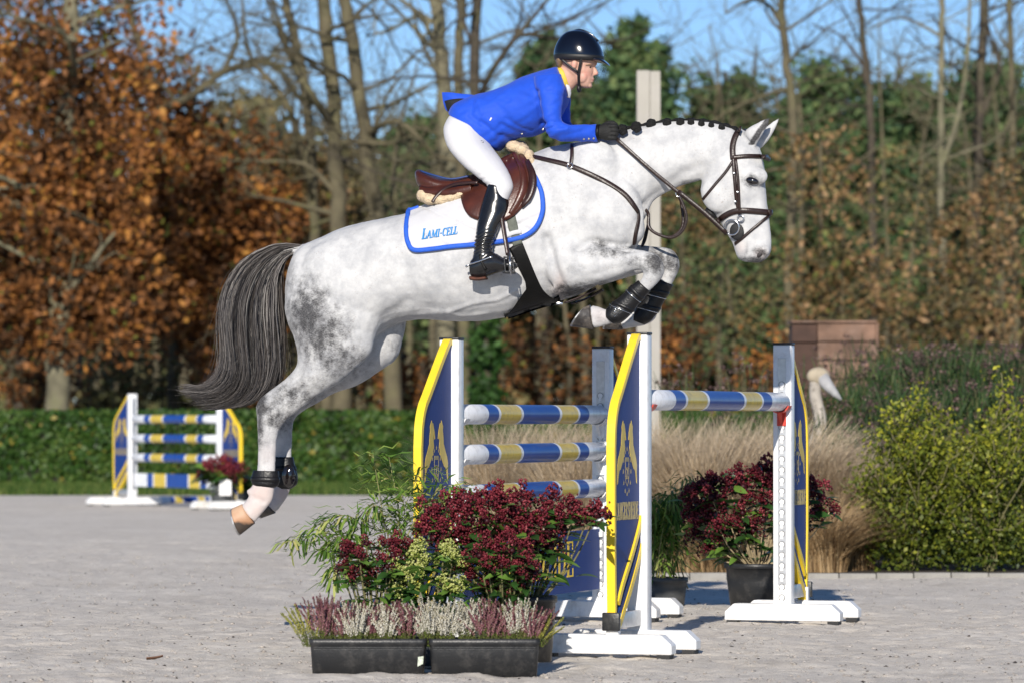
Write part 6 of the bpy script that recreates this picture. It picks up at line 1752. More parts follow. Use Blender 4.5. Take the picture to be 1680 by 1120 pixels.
lettering(bm, 'LAMI-CELL', o_ + nz * 0.001, ux, uz, nz, 0.056, wl, 0.003, 0.16, caps=(0,))
for v_ in bm.verts:
    dd = (v_.co - o_).dot(nz); lx = CX + v_.co.x / v_.co.y * FPX; ly = HY - (v_.co.z - CH) / v_.co.y * FPX
    sp_, sn_ = surf(lx, ly, 0.0, PADBV); v_.co = sp_ + nz * (0.0035 + dd * 0.5)
bmesh.ops.recalc_face_normals(bm, faces=bm.faces); wobj('lettering', bm, M['printblue'], pad, False)

# saddle
sad = empty('saddle', HP(780, 300, 0)); tag(sad, 'brown leather jumping saddle with raised cantle under the rider', 'saddle')
bm = bmesh.new()
loft(bm, [(684, 281, 688, 306, .075, 0), (690, 279, 696, 312, .125, 0), (706, 286, 712, 318, .155, 0), (730, 294, 735, 322, .165, 0), (757, 293, 762, 326, .16, 0), (785, 284, 790, 322, .15, 0), (812, 268, 818, 310, .14, 0), (836, 254, 842, 298, .12, 0), (852, 250, 858, 288, .09, 0), (862, 256, 864, 276, .05, 0)], 5, 24, 2.6)
loft(bm, [(689, 306, 690, 322, .05, -.11), (712, 306, 714, 328, .06, -.13), (745, 304, 748, 330, .06, -.16), (775, 296, 778, 326, .05, -.18)], 4, 14)
loft(bm, [(689, 306, 690, 322, .05, .11), (712, 306, 714, 328, .06, .13), (745, 304, 748, 330, .06, .16), (775, 296, 778, 326, .05, .18)], 4, 14)
sme = remesh(bm, 0.006, 4)
seat = wobj('seat', sme, M['saddleleather'], sad)
bm = bmesh.new(); q = [HP(x, y, v) for x, y, v in ((688, 306, -.128), (705, 309, -.165), (735, 310, -.18), (765, 306, -.185), (778, 300, -.188))]
bm_tube(bm, vcr(q, 5), 0.004, n=6); wobj('seat_piping', bm, M['saddledark'], seat)
bm = bmesh.new(); bm_tube(bm, vcr([HP(x, y, v) for x, y, v in ((690, 281, -.08), (712, 288, -.13), (740, 294, -.15), (770, 289, -.15))], 5), 0.005, n=6)
wobj('cantle_piping', bm, mat('navy_piping', (0.02, 0.05, 0.18), 0.5), seat)
FLAP = [(790, 283), (812, 268), (838, 254), (858, 258), (872, 276), (877, 294), (871, 322), (857, 343), (838, 360), (812, 367), (780, 362), (766, 350), (760, 330), (760, 310), (772, 294)]
BV2 = make_bvh([hme])
for mir in (False, True):
    bm, fe = patch(FLAP, 0.020, 0.016, 3 if not mir else 6, crsub=4, mirror=mir, smooth=10)
    wobj('flap', bm, M['saddleleather'], sad)
    if not mir: fedge = fe
FBV = make_bvh([sad.children[1].data]) if len(sad.children) > 1 else BV
flapme = [c for c in sad.children if c.name.startswith('flap')][0].data
FBV = make_bvh([flapme])
# knee roll, then a dark roll modelled as the shadow along the flap front
bm = bmesh.new()
kp, kn = surf_path([(846, 256), (858, 278), (861, 305), (852, 330), (838, 352)], off=0.010, bvh=FBV)
bm_tube(bm, kp, [0.020 + 0.012 * math.sin(math.pi * i / (len(kp) - 1)) for i in range(len(kp))], n=12, flat=(1.0, 0.62)); wobj('knee_roll', bm, M['saddleleather'], sad)
bm = bmesh.new()
kp, kn = surf_path([(864, 264), (873, 290), (869, 318), (857, 340)], off=0.004, bvh=FBV)
bm_tube(bm, kp, [0.016 + 0.012 * math.sin(math.pi * i / (len(kp) - 1)) for i in range(len(kp))], n=10, flat=(1, 0.6)); wobj('front_shadow_roll', bm, M['saddledark'], sad)
bm = bmesh.new()                                             # loose strap end curling behind the thigh
ribbon(bm, vcr([HP(784, 300, -.245), HP(768, 300, -.235), HP(745, 303, -.215), HP(728, 311, -.20), (HP(716, 322, -.205)), HP(709, 332, -.215)], 5), [(-HL_ + UP * 0.25).normalized()] * 26, 0.017, 0.006); wobj('strap_end', bm, M['saddledark'], sad)
# sheepskin showing behind and in front
g = np.random.default_rng(91)
for nm, ell in (('rear_fleece', [(693, 321, -.14, 10, 11, .045), (706, 327, -.16, 14, 10, .045), (724, 328, -.17, 17, 9, .045), (742, 325, -.18, 15, 8, .042), (756, 320, -.185, 12, 9, .045)]),
                ('front_fleece', [(843, 241, -.03, 14, 10, .05), (857, 247, -.05, 12, 11, .05), (868, 257, -.09, 9, 12, .045), (873, 268, -.12, 7, 11, .04), (850, 241, .05, 16, 10, .05)])):
    bm = bmesh.new()
    for e in ell: lump(bm, *e)
    me = remesh(bm, 0.006, 30)
    Vv, Nn = mesh_np(me); Vv = Vv + Nn * (0.0012 * vnoise(Vv[:, 0] * 110 + Vv[:, 1] * 50, Vv[:, 2] * 110, 1.0, 92) + 0.0025 * g.random(len(Vv)))[:, None]
    me.vertices.foreach_set('co', Vv.astype(np.float32).ravel())
    wobj(nm, me, M['fleece'], sad)
# stirrup leathers and irons belong to the saddle's gear
def stirrup(sgn, label):
    root = empty('stirrup', HP(834, 435, sgn * .375)); tag(root, label, 'stirrup', 'stirrups hanging from the saddle')
    bm = bmesh.new(); pts = vcr([HP(822, 348, sgn * .325), HP(825, 370, sgn * .345), HP(829, 395, sgn * .362), HP(833, 419, sgn * .372)], 5)
    ribbon(bm, pts, [HL_ * sgn + HD * 0.3] * len(pts), 0.020, 0.006); wobj('stirrup_leather', bm, M['saddledark'], root)
    bm = bmesh.new()
    A = lambda x, y, v: HP(x, y, sgn * v)
    bm_tube(bm, vcr([A(831, 447, .31), A(832, 432, .308), A(834, 421, .33), A(834, 417, .372), A(836, 421, .412), A(838, 432, .428), A(838, 448, .425)], 5), 0.0065, n=8)
    bm_box(bm, A(835, 447, .37), (0.045, 0.125, 0.014), rot=Matrix.Rotation(-TH, 3, 'Z'), bev=0.003)
    for dx in (-7, 0, 7):
        bm_tube(bm, [A(836 + dx, 446, .432), A(834 + dx, 421, .428)], 0.0045, n=6)
    bm_tube(bm, [A(827, 422, .430), A(844, 424, .430)], 0.0045, n=6); bm_tube(bm, [A(828, 447, .430), A(845, 447, .430)], 0.0055, n=6)
    me = remesh(bm, 0.0028, 1); wobj('iron', me, M['black_plastic'], root)
    bm = bmesh.new(); bm_tube(bm, [A(836, 420, .438), A(838, 452, .436)], 0.0042, n=6); wobj('steel_bar', bm, M['steel'], root)
stirrup(-1, 'near-side black stirrup holding the rider boot')
stirrup(1, 'far-side stirrup hidden behind the horse belly')
# girth
gi = empty('girth', HP(870, 470, 0)); tag(gi, 'black leather girth with wide belly guard around the chest', 'girth')
GP = [(835, 408), (845, 401), (855, 396), (862, 410), (871, 432), (881, 456), (892, 477), (908, 490), (925, 495), (912, 501), (890, 503), (870, 509), (848, 517), (831, 522), (828, 519), (842, 506), (858, 491), (863, 477), (860, 456), (853, 441), (846, 428)]
for mir in (False, True):
    bm, _ = patch(GP, 0.006, 0.008, 3, crsub=3, mirror=mir, smooth=4); wobj('belly_guard', bm, M['girthleather'], gi)
bm = bmesh.new(); a, an = surf_path([(838, 356), (843, 378), (850, 402)], off=0.016); ribbon(bm, a, an, 0.05, 0.006); wobj('elastic', bm, M['grey_elastic'], gi)
bm = bmesh.new(); a, an = surf_path([(830, 387), (845, 382), (856, 380)], off=0.022); ribbon(bm, a, an, 0.022, 0.006); wobj('keeper_loop', bm, M['padwhite'], gi)
bm = bmesh.new(); bm_box(bm, surf(918, 498, 0.012)[0], (0.035, 0.012, 0.014), bev=0.003); wobj('buckle', bm, M['steel'], gi)

def strap(root, name, pts, w, t=0.006, off=0.006, m='leather', both=True, bvh=None):
    bm = bmesh.new(); a, an = surf_path(pts, off=off, bvh=bvh); ribbon(bm, a, an, w, t)
    wobj(name, bm, M[m], root)
    if both:
        bm = bmesh.new(); ribbon(bm, [mirror_v(p) for p in a], [n - HL_ * 2 * n.dot(HL_) for n in an], w, t); wobj(name, bm, M[m], root)
# breastplate
bp = empty('breastplate', HP(1000, 320, 0)); tag(bp, 'dark brown leather breastplate across the horse shoulder', 'breastplate')
strap(bp, 'neck_strap', [(864, 256), (900, 264), (936, 273), (980, 292), (1012, 310), (1031, 326), (1046, 348)], 0.026, 0.008)
strap(bp, 'wither_strap', [(939, 238), (939, 255), (937, 272)], 0.020)
strap(bp, 'chest_strap', [(1046, 346), (1047, 360), (1043, 382), (1040, 400)], 0.020, 0.006)
strap(bp, 'belly_strap', [(926, 497), (945, 491), (962, 483), (978, 474)], 0.018, 0.007)
bm = bmesh.new(); c, n = surf(936, 274, 0.012)
t_, s_, u_ = frame_from(n); bm_tube(bm, [c + s_ * math.cos(a) * 0.014 + u_ * math.sin(a) * 0.014 for a in np.linspace(0, 6.3, 17)], 0.003, n=6, caps=False); wobj('ring', bm, M['steel'], bp)
bm = bmesh.new(); lp = vcr([HP(1058, 343, -.02), HP(1064, 352, -.05), HP(1064, 372, -.06), HP(1078, 384, -.07), HP(1102, 390, -.08), HP(1120, 378, -.085), HP(1126, 357, -.09), HP(1120, 335, -.095), HP(1113, 320, -.098)], 5)
ribbon(bm, lp, [-HL_] * len(lp), 0.015, 0.006); wobj('martingale_strap', bm, M['leather'], bp)
bm = bmesh.new(); lp = vcr([HP(1058, 343, .02), HP(1064, 354, .05), HP(1066, 374, .06), HP(1082, 386, .07), HP(1104, 388, .08), HP(1120, 370, .085), HP(1118, 335, .095), HP(1113, 320, .098)], 5)
ribbon(bm, lp, [HL_] * len(lp), 0.015, 0.006); wobj('martingale_strap', bm, M['leather'], bp)
bm = bmesh.new(); c = HP(1113, 318, -.105); bm_tube(bm, [c + HD * math.cos(a) * 0.013 + UP * math.sin(a) * 0.016 for a in np.linspace(0, 6.3, 17)], 0.003, n=6, caps=False); wobj('martingale_ring', bm, M['steel'], bp)
# bridle
br = empty('bridle', HP(1215, 300, 0)); tag(br, 'dark brown bridle with crossed noseband on the grey head', 'bridle')
strap(br, 'headpiece', [(1214, 212), (1206, 226), (1202, 243), (1203, 262)], 0.030, 0.009)
strap(br, 'cheekpiece', [(1203, 258), (1205, 290), (1208, 325), (1214, 352)], 0.018, 0.008)
strap(br, 'cheekpiece', [(1207, 262), (1211, 295), (1213, 325), (1214, 350)], 0.014, 0.007, off=0.009)
strap(br, 'browband', [(1202, 259), (1225, 257), (1248, 257), (1254, 258)], 0.022, 0.010)
strap(br, 'throatlash', [(1203, 264), (1190, 284), (1172, 305), (1154, 327)], 0.014)
strap(br, 'noseband', [(1178, 363), (1193, 352), (1212, 346), (1240, 347), (1258, 349)], 0.030, 0.011)
strap(br, 'flash_strap', [(1261, 354), (1240, 372), (1220, 389), (1207, 400)], 0.015, 0.007)
bm = bmesh.new()                                                     # noseband over the bridge
q = [surf(1258, 349, 0.008)[0], HP(1264, 349, -.03), HP(1266, 349, 0), HP(1264, 349, .03), mirror_v(surf(1258, 349, 0.008)[0])]
ribbon(bm, vcr(q, 4), [HD] * 17, 0.030, 0.011); wobj('noseband', bm, M['leather'], br)
bm = bmesh.new(); q = [surf(1254, 258, 0.006)[0], HP(1258, 258, -.04), HP(1259, 258, 0), HP(1258, 258, .04), mirror_v(surf(1254, 258, 0.006)[0])]
ribbon(bm, vcr(q, 4), [HD] * 17, 0.022, 0.010); wobj('browband', bm, M['leather'], br)
for s in (-1, 1):
    c, n = surf(1210, 380, 0.010); n = (n - HL_ * 0.5).normalized()
    c2, n2 = surf(1203, 372, 0.022)
    if s > 0: c = mirror_v(c); c2 = mirror_v(c2); n = n - HL_ * 2 * n.dot(HL_)
    bm = bmesh.new()
    t_, s_, u_ = frame_from(n)
    bm_ellipsoid(bm, c, s_ * 0.038, n * 0.008, u_ * 0.044, 20, 8); wobj('bit_guard', bm, M['black_rubber'], br)
    bm = bmesh.new(); bm_tube(bm, [c2 + s_ * math.cos(a) * 0.038 + u_ * math.sin(a) * 0.038 for a in np.linspace(0, 6.283, 33)], 0.0048, n=8, caps=False); wobj('bit_ring', bm, M['steel'], br)
    c3 = surf(1216, 358, 0.012)[0]; c3 = mirror_v(c3) if s > 0 else c3
    bm = bmesh.new(); bm_tube(bm, [c3 + s_ * math.cos(a) * 0.016 + u_ * math.sin(a) * 0.016 for a in np.linspace(0, 6.283, 21)], 0.0038, n=8, caps=False); wobj('bit_hanger', bm, M['steel'], br)
bm = bmesh.new(); lump(bm, 1167, 350, 0, 12, 7, .05, -0.75); wobj('chin_pad', bm, M['black_rubber'], br)
for s in (-1, 1):
    bm = bmesh.new()
    R0 = HP(1192, 384, s * .088); R1 = HP(1155, 350, s * .098); R2 = HP(1113, 316, s * .108); R3 = HP(1060, 272, s * .128); R4 = HP(1009, 226, s * .125)
    q = vcr([R0, R1, R2, R3, R4], 6)
    ribbon(bm, q, [HL_ * s] * len(q), 0.019, 0.006); wobj('rein', bm, M['leather'], br)
    bm = bmesh.new(); q2 = [p + HL_ * s * 0.007 + UP * 0.006 for p in q[:13]]
    ribbon(bm, q2, [HL_ * s] * len(q2), 0.020, 0.006); wobj('rein_keeper', bm, M['leather'], br)
for (x, y) in ((1205, 285), (1211, 315), (1207, 330)):
    c, n = surf(x, y, 0.018); bm = bmesh.new(); bm_box(bm, c, (0.012, 0.006, 0.010), bev=0.002); wobj('buckle', bm, M['steel'], br)
# leg boots
def leg_boot(name, label, rows, group, extras=()):
    root = empty(name, HP((rows[0][0] + rows[0][2]) / 2, (rows[0][1] + rows[0][3]) / 2, rows[0][5])); tag(root, label, 'leg boot', group)
    bm = bmesh.new(); loft(bm, rows, 5, 24, 2.2); wobj('shell', bm, M['bootblack'], root)
    S = cr(rows, 5)
    for (k, w, m, ex) in extras:
        i = int(k * (len(S) - 1)); a = S[max(0, i - 1)]; b = S[min(len(S) - 1, i + 1)]
        bm = bmesh.new()
        rr = []
        for q, e in ((S[i] + (a - S[i]) * w, ex), (S[i] + (b - S[i]) * w, ex)):
            x1, y1, x2, y2, hw, v = q; cx_, cy_ = (x1 + x2) / 2, (y1 + y2) / 2
            rr.append((cx_ + (x1 - cx_) * e, cy_ + (y1 - cy_) * e, cx_ + (x2 - cx_) * e, cy_ + (y2 - cy_) * e, hw * e, v))
        loft(bm, rr, 2, 24, 2.2); wobj('strap', bm, M[m], root)
    return root
ST = [(0.22, 0.9, 'bootblack', 1.06), (0.55, 0.9, 'bootblack', 1.06), (0.30, 0.12, 'steel', 1.07), (0.62, 0.12, 'steel', 1.07)]
nb_ = leg_boot('tendon_boot', 'black tendon boot with silver shield on the near foreleg', [(1067, 478, 1047, 460, .041, fn), (1055, 491, 1034, 470, .042, fn), (1045, 503, 1018, 486, .042, fn), (1036, 515, 1001, 500, .045, fn), (1020, 529, 993, 511, .048, fn), (1008, 532, 993, 518, .040, fn)], 'black boots on the horse legs', ST)
leg_boot('tendon_boot', 'black tendon boot on the far foreleg', [(1105, 468, 1079, 457, .041, ff), (1094, 487, 1062, 478, .042, ff), (1084, 505, 1048, 496, .044, ff), (1071, 525, 1039, 514, .048, ff), (1058, 533, 1037, 524, .042, ff)], 'black boots on the horse legs', ST)
leg_boot('fetlock_boot', 'short black fetlock boot on the near hind leg', [(416, 771, 457, 772, .041, hn), (413, 780, 458, 781, .044, hn), (413, 791, 457, 794, .045, hn), (417, 796, 452, 799, .040, hn)], 'black boots on the horse legs', [(0.5, 1.5, 'bootblack', 1.05)])
fb_ = leg_boot('fetlock_boot', 'black fetlock boot with hard shell on the far hind leg', [(449, 749, 481, 749, .038, hf), (447, 765, 484, 764, .044, hf), (446, 780, 488, 780, .048, hf), (448, 793, 487, 793, .046, hf), (453, 801, 478, 801, .036, hf)], 'black boots on the horse legs', [(0.3, 1.2, 'bootblack', 1.05)])
bm = bmesh.new(); lump(bm, 473, 780, hf - .035, 12, 19, .022); wobj('hard_shell', bm, M['eye'], fb_)
# shield badge
SB_ = make_bvh([[c for c in nb_.children if c.name.startswith('shell')][0].data])
bm = bmesh.new(); bm2 = bmesh.new()
tri = [(1001, 504), (1021, 506.5), (1008.5, 520)]
ptz = [surf(x, y, 0.0035, SB_)[0] for x, y in tri]
bm_tube(bm, ptz + ptz[:2], 0.0016, n=5)
c_ = sum(ptz, Vector()) / 3
bm_tube(bm, [c_ + UP * 0.014 - HD * 0.010 - HL_ * .004, c_ + UP * 0.004 + HD * 0.006 - HL_ * .004, c_ - UP * 0.004 - HD * 0.006 - HL_ * .004, c_ - UP * 0.014 + HD * 0.010 - HL_ * .004], 0.0028, n=5)
wobj('badge', bm, M['steel'], nb_); bm2.free()
# ------------------------------------------------------------------ the rider
M['skin'] = mat('skin', (0.56, 0.34, 0.26), 0.5, var=0.10, vscale=22, sss=0.12, spec=0.35)
M['jacket'] = mat('royal_blue_cloth', (0.012, 0.075, 0.56), 0.62, var=0.06, vscale=30, bump=0.25, bscale=240, spec=0.25, sheen=0.1)
M['lining'] = mat('black_lining', (0.006, 0.006, 0.008), 0.8)
M['breeches'] = mat('white_breeches', (0.57, 0.57, 0.59), 0.8, var=0.03, vscale=10, bump=0.15, bscale=200)
M['bootleather'] = mat('black_boot_leather', (0.008, 0.008, 0.009), 0.24, coat=0.3, var=0.2, vscale=20, bump=0.05, bscale=60, dirt=(0.07, 0.06, 0.05), dirt_amt=0.3, dscale=8)
M['glovecloth'] = mat('black_glove', (0.006, 0.006, 0.006), 0.75, bump=0.3, bscale=160)
M['helmetgloss'] = mat('glossy_navy_shell', (0.003, 0.004, 0.009), 0.12, coat=0.35)
M['helmetband'] = mat('black_trim', (0.008, 0.008, 0.009), 0.5)
M['collar'] = mat('yellow_collar', (0.66, 0.48, 0.06), 0.7)
M['shirt'] = mat('white_shirt', (0.70, 0.70, 0.74), 0.75)
M['hair'] = mat('light_brown_hair', (0.20, 0.13, 0.07), 0.5, var=0.3, vscale=60, bump=0.6, bscale=120)
M['brass'] = mat('pale_button', (0.55, 0.50, 0.38), 0.3, 0.8)
M['lip'] = mat('lip', (0.48, 0.18, 0.15), 0.45)
rider = empty('person', HP(800, 330, -0.05)); tag(rider, 'rider in blue jacket and white breeches crouched over the leaping horse', 'person')
# body: one continuous figure, mostly under the clothes
bm = bmesh.new()
HEAD = [(930, 66, 966, 63, .055, 0), (920, 78, 976, 78, .070, 0), (916, 92, 979.5, 94, .075, 0), (917, 102, 979.5, 105, .075, 0), (921, 111, 974.5, 111, .072, 0), (927, 119, 974, 118.5, .068, 0), (933, 126, 973.5, 125, .058, 0), (939, 132, 972.6, 131.5, .050, 0), (945, 137, 970.5, 138.5, .042, 0), (951, 141.5, 967, 143.5, .031, 0), (955, 144, 963.5, 145.5, .016, 0)]
loft(bm, HEAD, 4, 24, 2.2)
loft(bm, [(921, 104, 954, 132, .055, 0), (915, 113, 944, 143, .056, 0), (908, 122, 936, 151, .062, 0), (898, 130, 926, 160, .085, 0)], 4, 20)
loft(bm, [(972, 108, 976, 107.5, .006, 0), (973.5, 113, 978, 112, .008, 0), (973.5, 117.5, 980.5, 117, .010, 0), (973.5, 122, 982, 121, .013, 0), (973, 125.5, 978, 125, .011, 0)], 4, 14)
lump(bm, 973.2, 130.0, 0, 2.0, 1.6, .018); lump(bm, 972.4, 134.0, 0, 1.8, 1.7, .016); lump(bm, 968, 141, 0, 3.8, 4.2, .024)
lump(bm, 955, 124, -.044, 9, 12, .018); lump(bm, 955, 124, .044, 9, 12, .018)
for s in (-1, 1):
    lump(bm, 942, 106, s * .078, 5.2, 8.5, .015, -0.2)
loft(bm, [(752, 180, 800, 228, .13, 0), (785, 165, 828, 228, .12, 0), (830, 148, 868, 214, .12, 0), (870, 132, 900, 200, .14, 0), (900, 122, 922, 175, .14, 0), (915, 118, 932, 160, .09, 0)], 4, 20)
for s in (-1, 1):
    loft(bm, [(885, 132, 918, 132, .04, s * .16), (890, 170, 915, 170, .04, s * .20), (898, 205, 918, 200, .036, s * .225), (915, 225, 935, 210, .032, s * .21), (960, 225, 962, 212, .028, s * .16), (990, 224, 990, 212, .026, s * .128)], 4, 14)
    loft(bm, [(742, 198, 790, 222, .07, s * .08), (748, 230, 796, 244, .06, s * .15), (784, 276, 820, 280, .045, s * .21), (806, 308, 826, 314, .032, s * .26), (798, 350, 816, 350, .03, s * .305), (788, 395, 799, 398, .02, s * .342), (784, 432, 800, 430, .02, s * .352)], 4, 14)
bme = remesh(bm, 0.0042, 5)
Vv, Nn = mesh_np(bme); bx_, by_ = to_px(Vv); lv = lateral(Vv); side = np.clip((np.abs(lv) - 0.02) * 40, 0, 1)
dsp = np.zeros(len(Vv))
for line, dep, sg in (([(964, 110.5), (970, 110.5)], -.004, 2.0), ([(976, 125), (972, 124)], -.003, 1.6), ([(969, 132.3), (974, 132.2)], -.002, 0.9), ([(972, 136.8), (968, 137)], -.0015, 1.4), ([(957, 128), (952, 140)], .002, 4)):
    d = seg_dist(bx_, by_, line); dsp += dep * np.exp(-d * d / (2 * sg * sg)) * (side if dep < -.005 else 1)
Vv = Vv + Nn * dsp[:, None]; bme.vertices.foreach_set('co', Vv.astype(np.float32).ravel()); bme.update()
rosy = np.zeros(len(Vv))
for (x, y, r_, a_) in ((962, 122, 9, .45), (980, 121, 4, .4), (942, 107, 6, .4)): rosy = np.maximum(rosy, a_ * np.exp(-((bx_ - x) ** 2 + (by_ - y) ** 2) / (2 * r_ * r_ * 0.5)))
at = bme.attributes.new('rosy', 'FLOAT', 'POINT'); at.data.foreach_set('value', rosy.astype(np.float32))
nt = M['skin'].node_tree; bs = nt.nodes['Principled BSDF']; src = bs.inputs['Base Color'].links[0].from_socket
mx = nt.nodes.new('ShaderNodeMixRGB'); an_ = nt.nodes.new('ShaderNodeAttribute'); an_.attribute_name = 'rosy'
nt.links.new(an_.outputs['Fac'], mx.inputs[0]); nt.links.new(src, mx.inputs[1]); mx.inputs[2].default_value = (0.60, 0.22, 0.18, 1); nt.links.new(mx.outputs[0], bs.inputs['Base Color'])
rb = wobj('body', bme, M['skin'], rider)
RB = make_bvh([bme])
def child_of(parent, o):
    """sub-part: same world-space mesh, hung one level deeper"""
    o.parent = parent; o.matrix_parent_inverse = Matrix()
    return o
for s in (-1, 1):
    c, n = surf(968, 110.8, -0.002, RB)
    if s > 0: c = mirror_v(c)
    bm = bmesh.new(); bm_ellipsoid(bm, c, (HD * .9 + HL_ * .3) * 0.0095, (HL_ * .9) * 0.005, UP * 0.0045, 14, 10); child_of(rb, obj('eye', bm, M['eye'], None))
    bm = bmesh.new(); q = [surf(x, y, 0.001, RB)[0] for x, y in ((961, 107.6), (966, 106.2), (972, 106.8))]
    if s > 0: q = [mirror_v(p) for p in q]
    bm_tube(bm, q, [0.002, 0.0028, 0.0018], n=6); child_of(rb, obj('eyebrow', bm, M['hair'], None))
bm = bmesh.new(); q = [surf(969.5, 132.2, 0.0, RB)[0], surf(972.5, 131.8, 0.0005, RB)[0], HP(974, 131.8, 0), mirror_v(surf(972.5, 131.8, 0.0005, RB)[0]), mirror_v(surf(969.5, 132.2, 0.0, RB)[0])]
bm_tube(bm, q, [0.0008, 0.0016, 0.002, 0.0016, 0.0008], n=6); child_of(rb, obj('lips', bm, M['lip'], None))
bm = bmesh.new()
loft(bm, [(913, 88, 940, 92, .079, 0), (912, 97, 936, 100, .079, 0), (913, 104, 928, 107, .070, 0), (916, 111, 923, 113, .05, 0)], 4, 18); me = remesh(bm, 0.005, 2)
wobj('hair', me, M['hair'], rider)

# breeches
bm = bmesh.new()
loft(bm, [(742, 186, 800, 222, .155, 0), (732, 204, 800, 238, .172, 0), (733, 232, 798, 256, .165, 0), (750, 258, 790, 272, .12, 0)], 4, 26)
for s in (-1, 1):
    loft(bm, [(738, 190, 792, 214, .11, s * .075), (728, 212, 803, 236, .108, s * .12), (734, 241, 818, 256, .098, s * .17), (756, 269, 831, 276, .085, s * .215), (781, 290, 839, 293, .072, s * .25), (797, 304, 842, 308, .062, s * .272), (803, 316, 836, 324, .055, s * .285), (800, 330, 830, 338, .05, s * .292)], 4, 24)
me = remesh(bm, 0.0058, 5)
Vv, Nn = mesh_np(me); a_, b_ = to_px(Vv)
dsp = 0.0012 * vnoise(a_ * 0.4 + b_, b_ * 0.2, 6, 71)
for line, dep, sg in (([(790, 296), (815, 286)], -.004, 2.2), ([(796, 304), (822, 297)], -.004, 2.2), ([(738, 215), (760, 232)], -.002, 3), ([(786, 288), (800, 282)], -.003, 2), ([(770, 240), (812, 290)], -.0015, 1.5)):
    d = seg_dist(a_, b_, line); dsp += dep * np.exp(-d * d / (2 * sg * sg))
Vv += Nn * dsp[:, None]; me.vertices.foreach_set('co', Vv.astype(np.float32).ravel())
brc = wobj('breeches', me, M['breeches'], rider)
BRB = make_bvh([me])
c, n = surf(791, 233, 0.0015, BRB); t_, s_, u_ = frame_from(n)
bm = bmesh.new(); bm_tube(bm, [c + s_ * math.cos(a) * 0.009 + u_ * math.sin(a) * 0.007 for a in np.linspace(0.6, 5.4, 12)], 0.0012, n=5); child_of(brc, obj('logo', bm, mat('grey_print', (0.2, 0.2, 0.22), 0.5), None))

# jacket
bm = bmesh.new()
loft(bm, [(737, 186, 812, 247, .172, 0), (748, 170, 818, 248, .180, 0), (775, 158, 832, 238, .176, 0), (802, 151, 850, 228, .168, 0), (830, 140, 873, 224, .170, 0), (858, 128, 893, 215, .185, 0), (884, 118, 914, 198, .20, 0), (904, 112, 928, 174, .18, 0), (914, 110, 932, 150, .12, 0), (917, 112, 930, 140, .07, 0)], 5, 32, 2.2)
SL = [(876, 124, 920, 122, .060, -.150), (878, 140, 926, 140, .070, -.185), (882, 160, 925, 158, .066, -.205), (886, 182, 922, 180, .059, -.225), (890, 203, 922, 198, .054, -.235), (899, 222, 932, 205, .050, -.235), (918, 232, 944, 205, .047, -.218), (948, 233, 960, 205, .045, -.180), (981, 233, 979, 203, .043, -.140)]
loft(bm, SL, 5, 22)
SR = [(885, 124, 925, 122, .060, .150), (890, 150, 934, 148, .066, .19), (896, 178, 936, 176, .06, .215), (902, 204, 936, 200, .054, .225), (915, 226, 945, 206, .05, .215), (948, 232, 962, 205, .045, .18), (981, 232, 979, 204, .043, .14)]
loft(bm, SR, 5, 22)
jme = remesh(bm, 0.0062, 5)
Vv, Nn = mesh_np(jme); a_, b_ = to_px(Vv); lv = lateral(Vv)
dsp = 0.006 * vnoise(a_ * 0.9 + b_ * 1.3 + 300, b_ * 0.35 - a_ * 0.25 + 300, 11, 72) + 0.002 * vnoise(a_ * 0.4 - b_ * 0.9 + 600, b_ * 0.3 + a_ * 0.2, 6, 73)
FOLDS = [([(881, 150), (884, 180), (890, 205)], -.010, 2.6), ([(895, 150), (915, 152), (923, 158)], -.004, 2), ([(889, 205), (905, 200), (918, 203)], -.007, 2.4), ([(894, 214), (912, 208), (925, 208)], -.006, 2.2), ([(900, 226), (916, 214), (930, 212)], .005, 3), ([(800, 158), (822, 180), (850, 210)], -.004, 4),
         ([(775, 168), (772, 190), (790, 205)], -.008, 3), ([(790, 200), (815, 222), (838, 228)], -.009, 3), ([(822, 205), (840, 215), (858, 221)], -.007, 3), ([(830, 195), (850, 210), (872, 216)], -.005, 2.6), ([(812, 160), (835, 165)], -.004, 2.5), ([(840, 150), (865, 160)], -.003, 3), ([(800, 195), (810, 215), (815, 240)], .006, 3.5), ([(930, 222), (955, 215)], -.003, 2), ([(940, 228), (970, 222)], .002, 2.5), ([(785, 165), (790, 185)], .005, 3)]
for line, dep, sg in FOLDS:
    d = seg_dist(a_, b_, line); dsp += dep * np.exp(-d * d / (2 * sg * sg)) * (lv < 0.03)
Vv += Nn * dsp[:, None]; jme.vertices.foreach_set('co', Vv.astype(np.float32).ravel()); jme.update()
jk = wobj('jacket', jme, M['jacket'], rider)
JB = make_bvh([jme])
# tails of the jacket blown back, dark lining showing
def sheet(poly, v0, v1, m, name, wav=0.0, par=None):
    pl = [tuple(p) for p in cr(list(poly) + [poly[0]], 4)[:-1]]
    bm = bmesh.new(); ctr = np.mean(pl, axis=0)
    A = [bm.verts.new(HP(x, y, v0 + wav * math.sin(i * 0.9))) for i, (x, y) in enumerate(pl)]; B = [bm.verts.new(HP(x, y, v1 + wav * math.sin(i * 0.9))) for i, (x, y) in enumerate(pl)]
    ca = bm.verts.new(HP(*ctr, v0 - 0.004)); cb = bm.verts.new(HP(*ctr, v1 + 0.004)); n = len(pl)
    for i in range(n):
        j = (i + 1) % n
        bm.faces.new((A[i], A[j], ca)); bm.faces.new((B[j], B[i], cb)); bm.faces.new((A[j], A[i], B[i], B[j]))
    bmesh.ops.recalc_face_normals(bm, faces=bm.faces)
    return child_of(par, obj(name, bm, M[m], None)) if par else wobj(name, bm, M[m], rider)
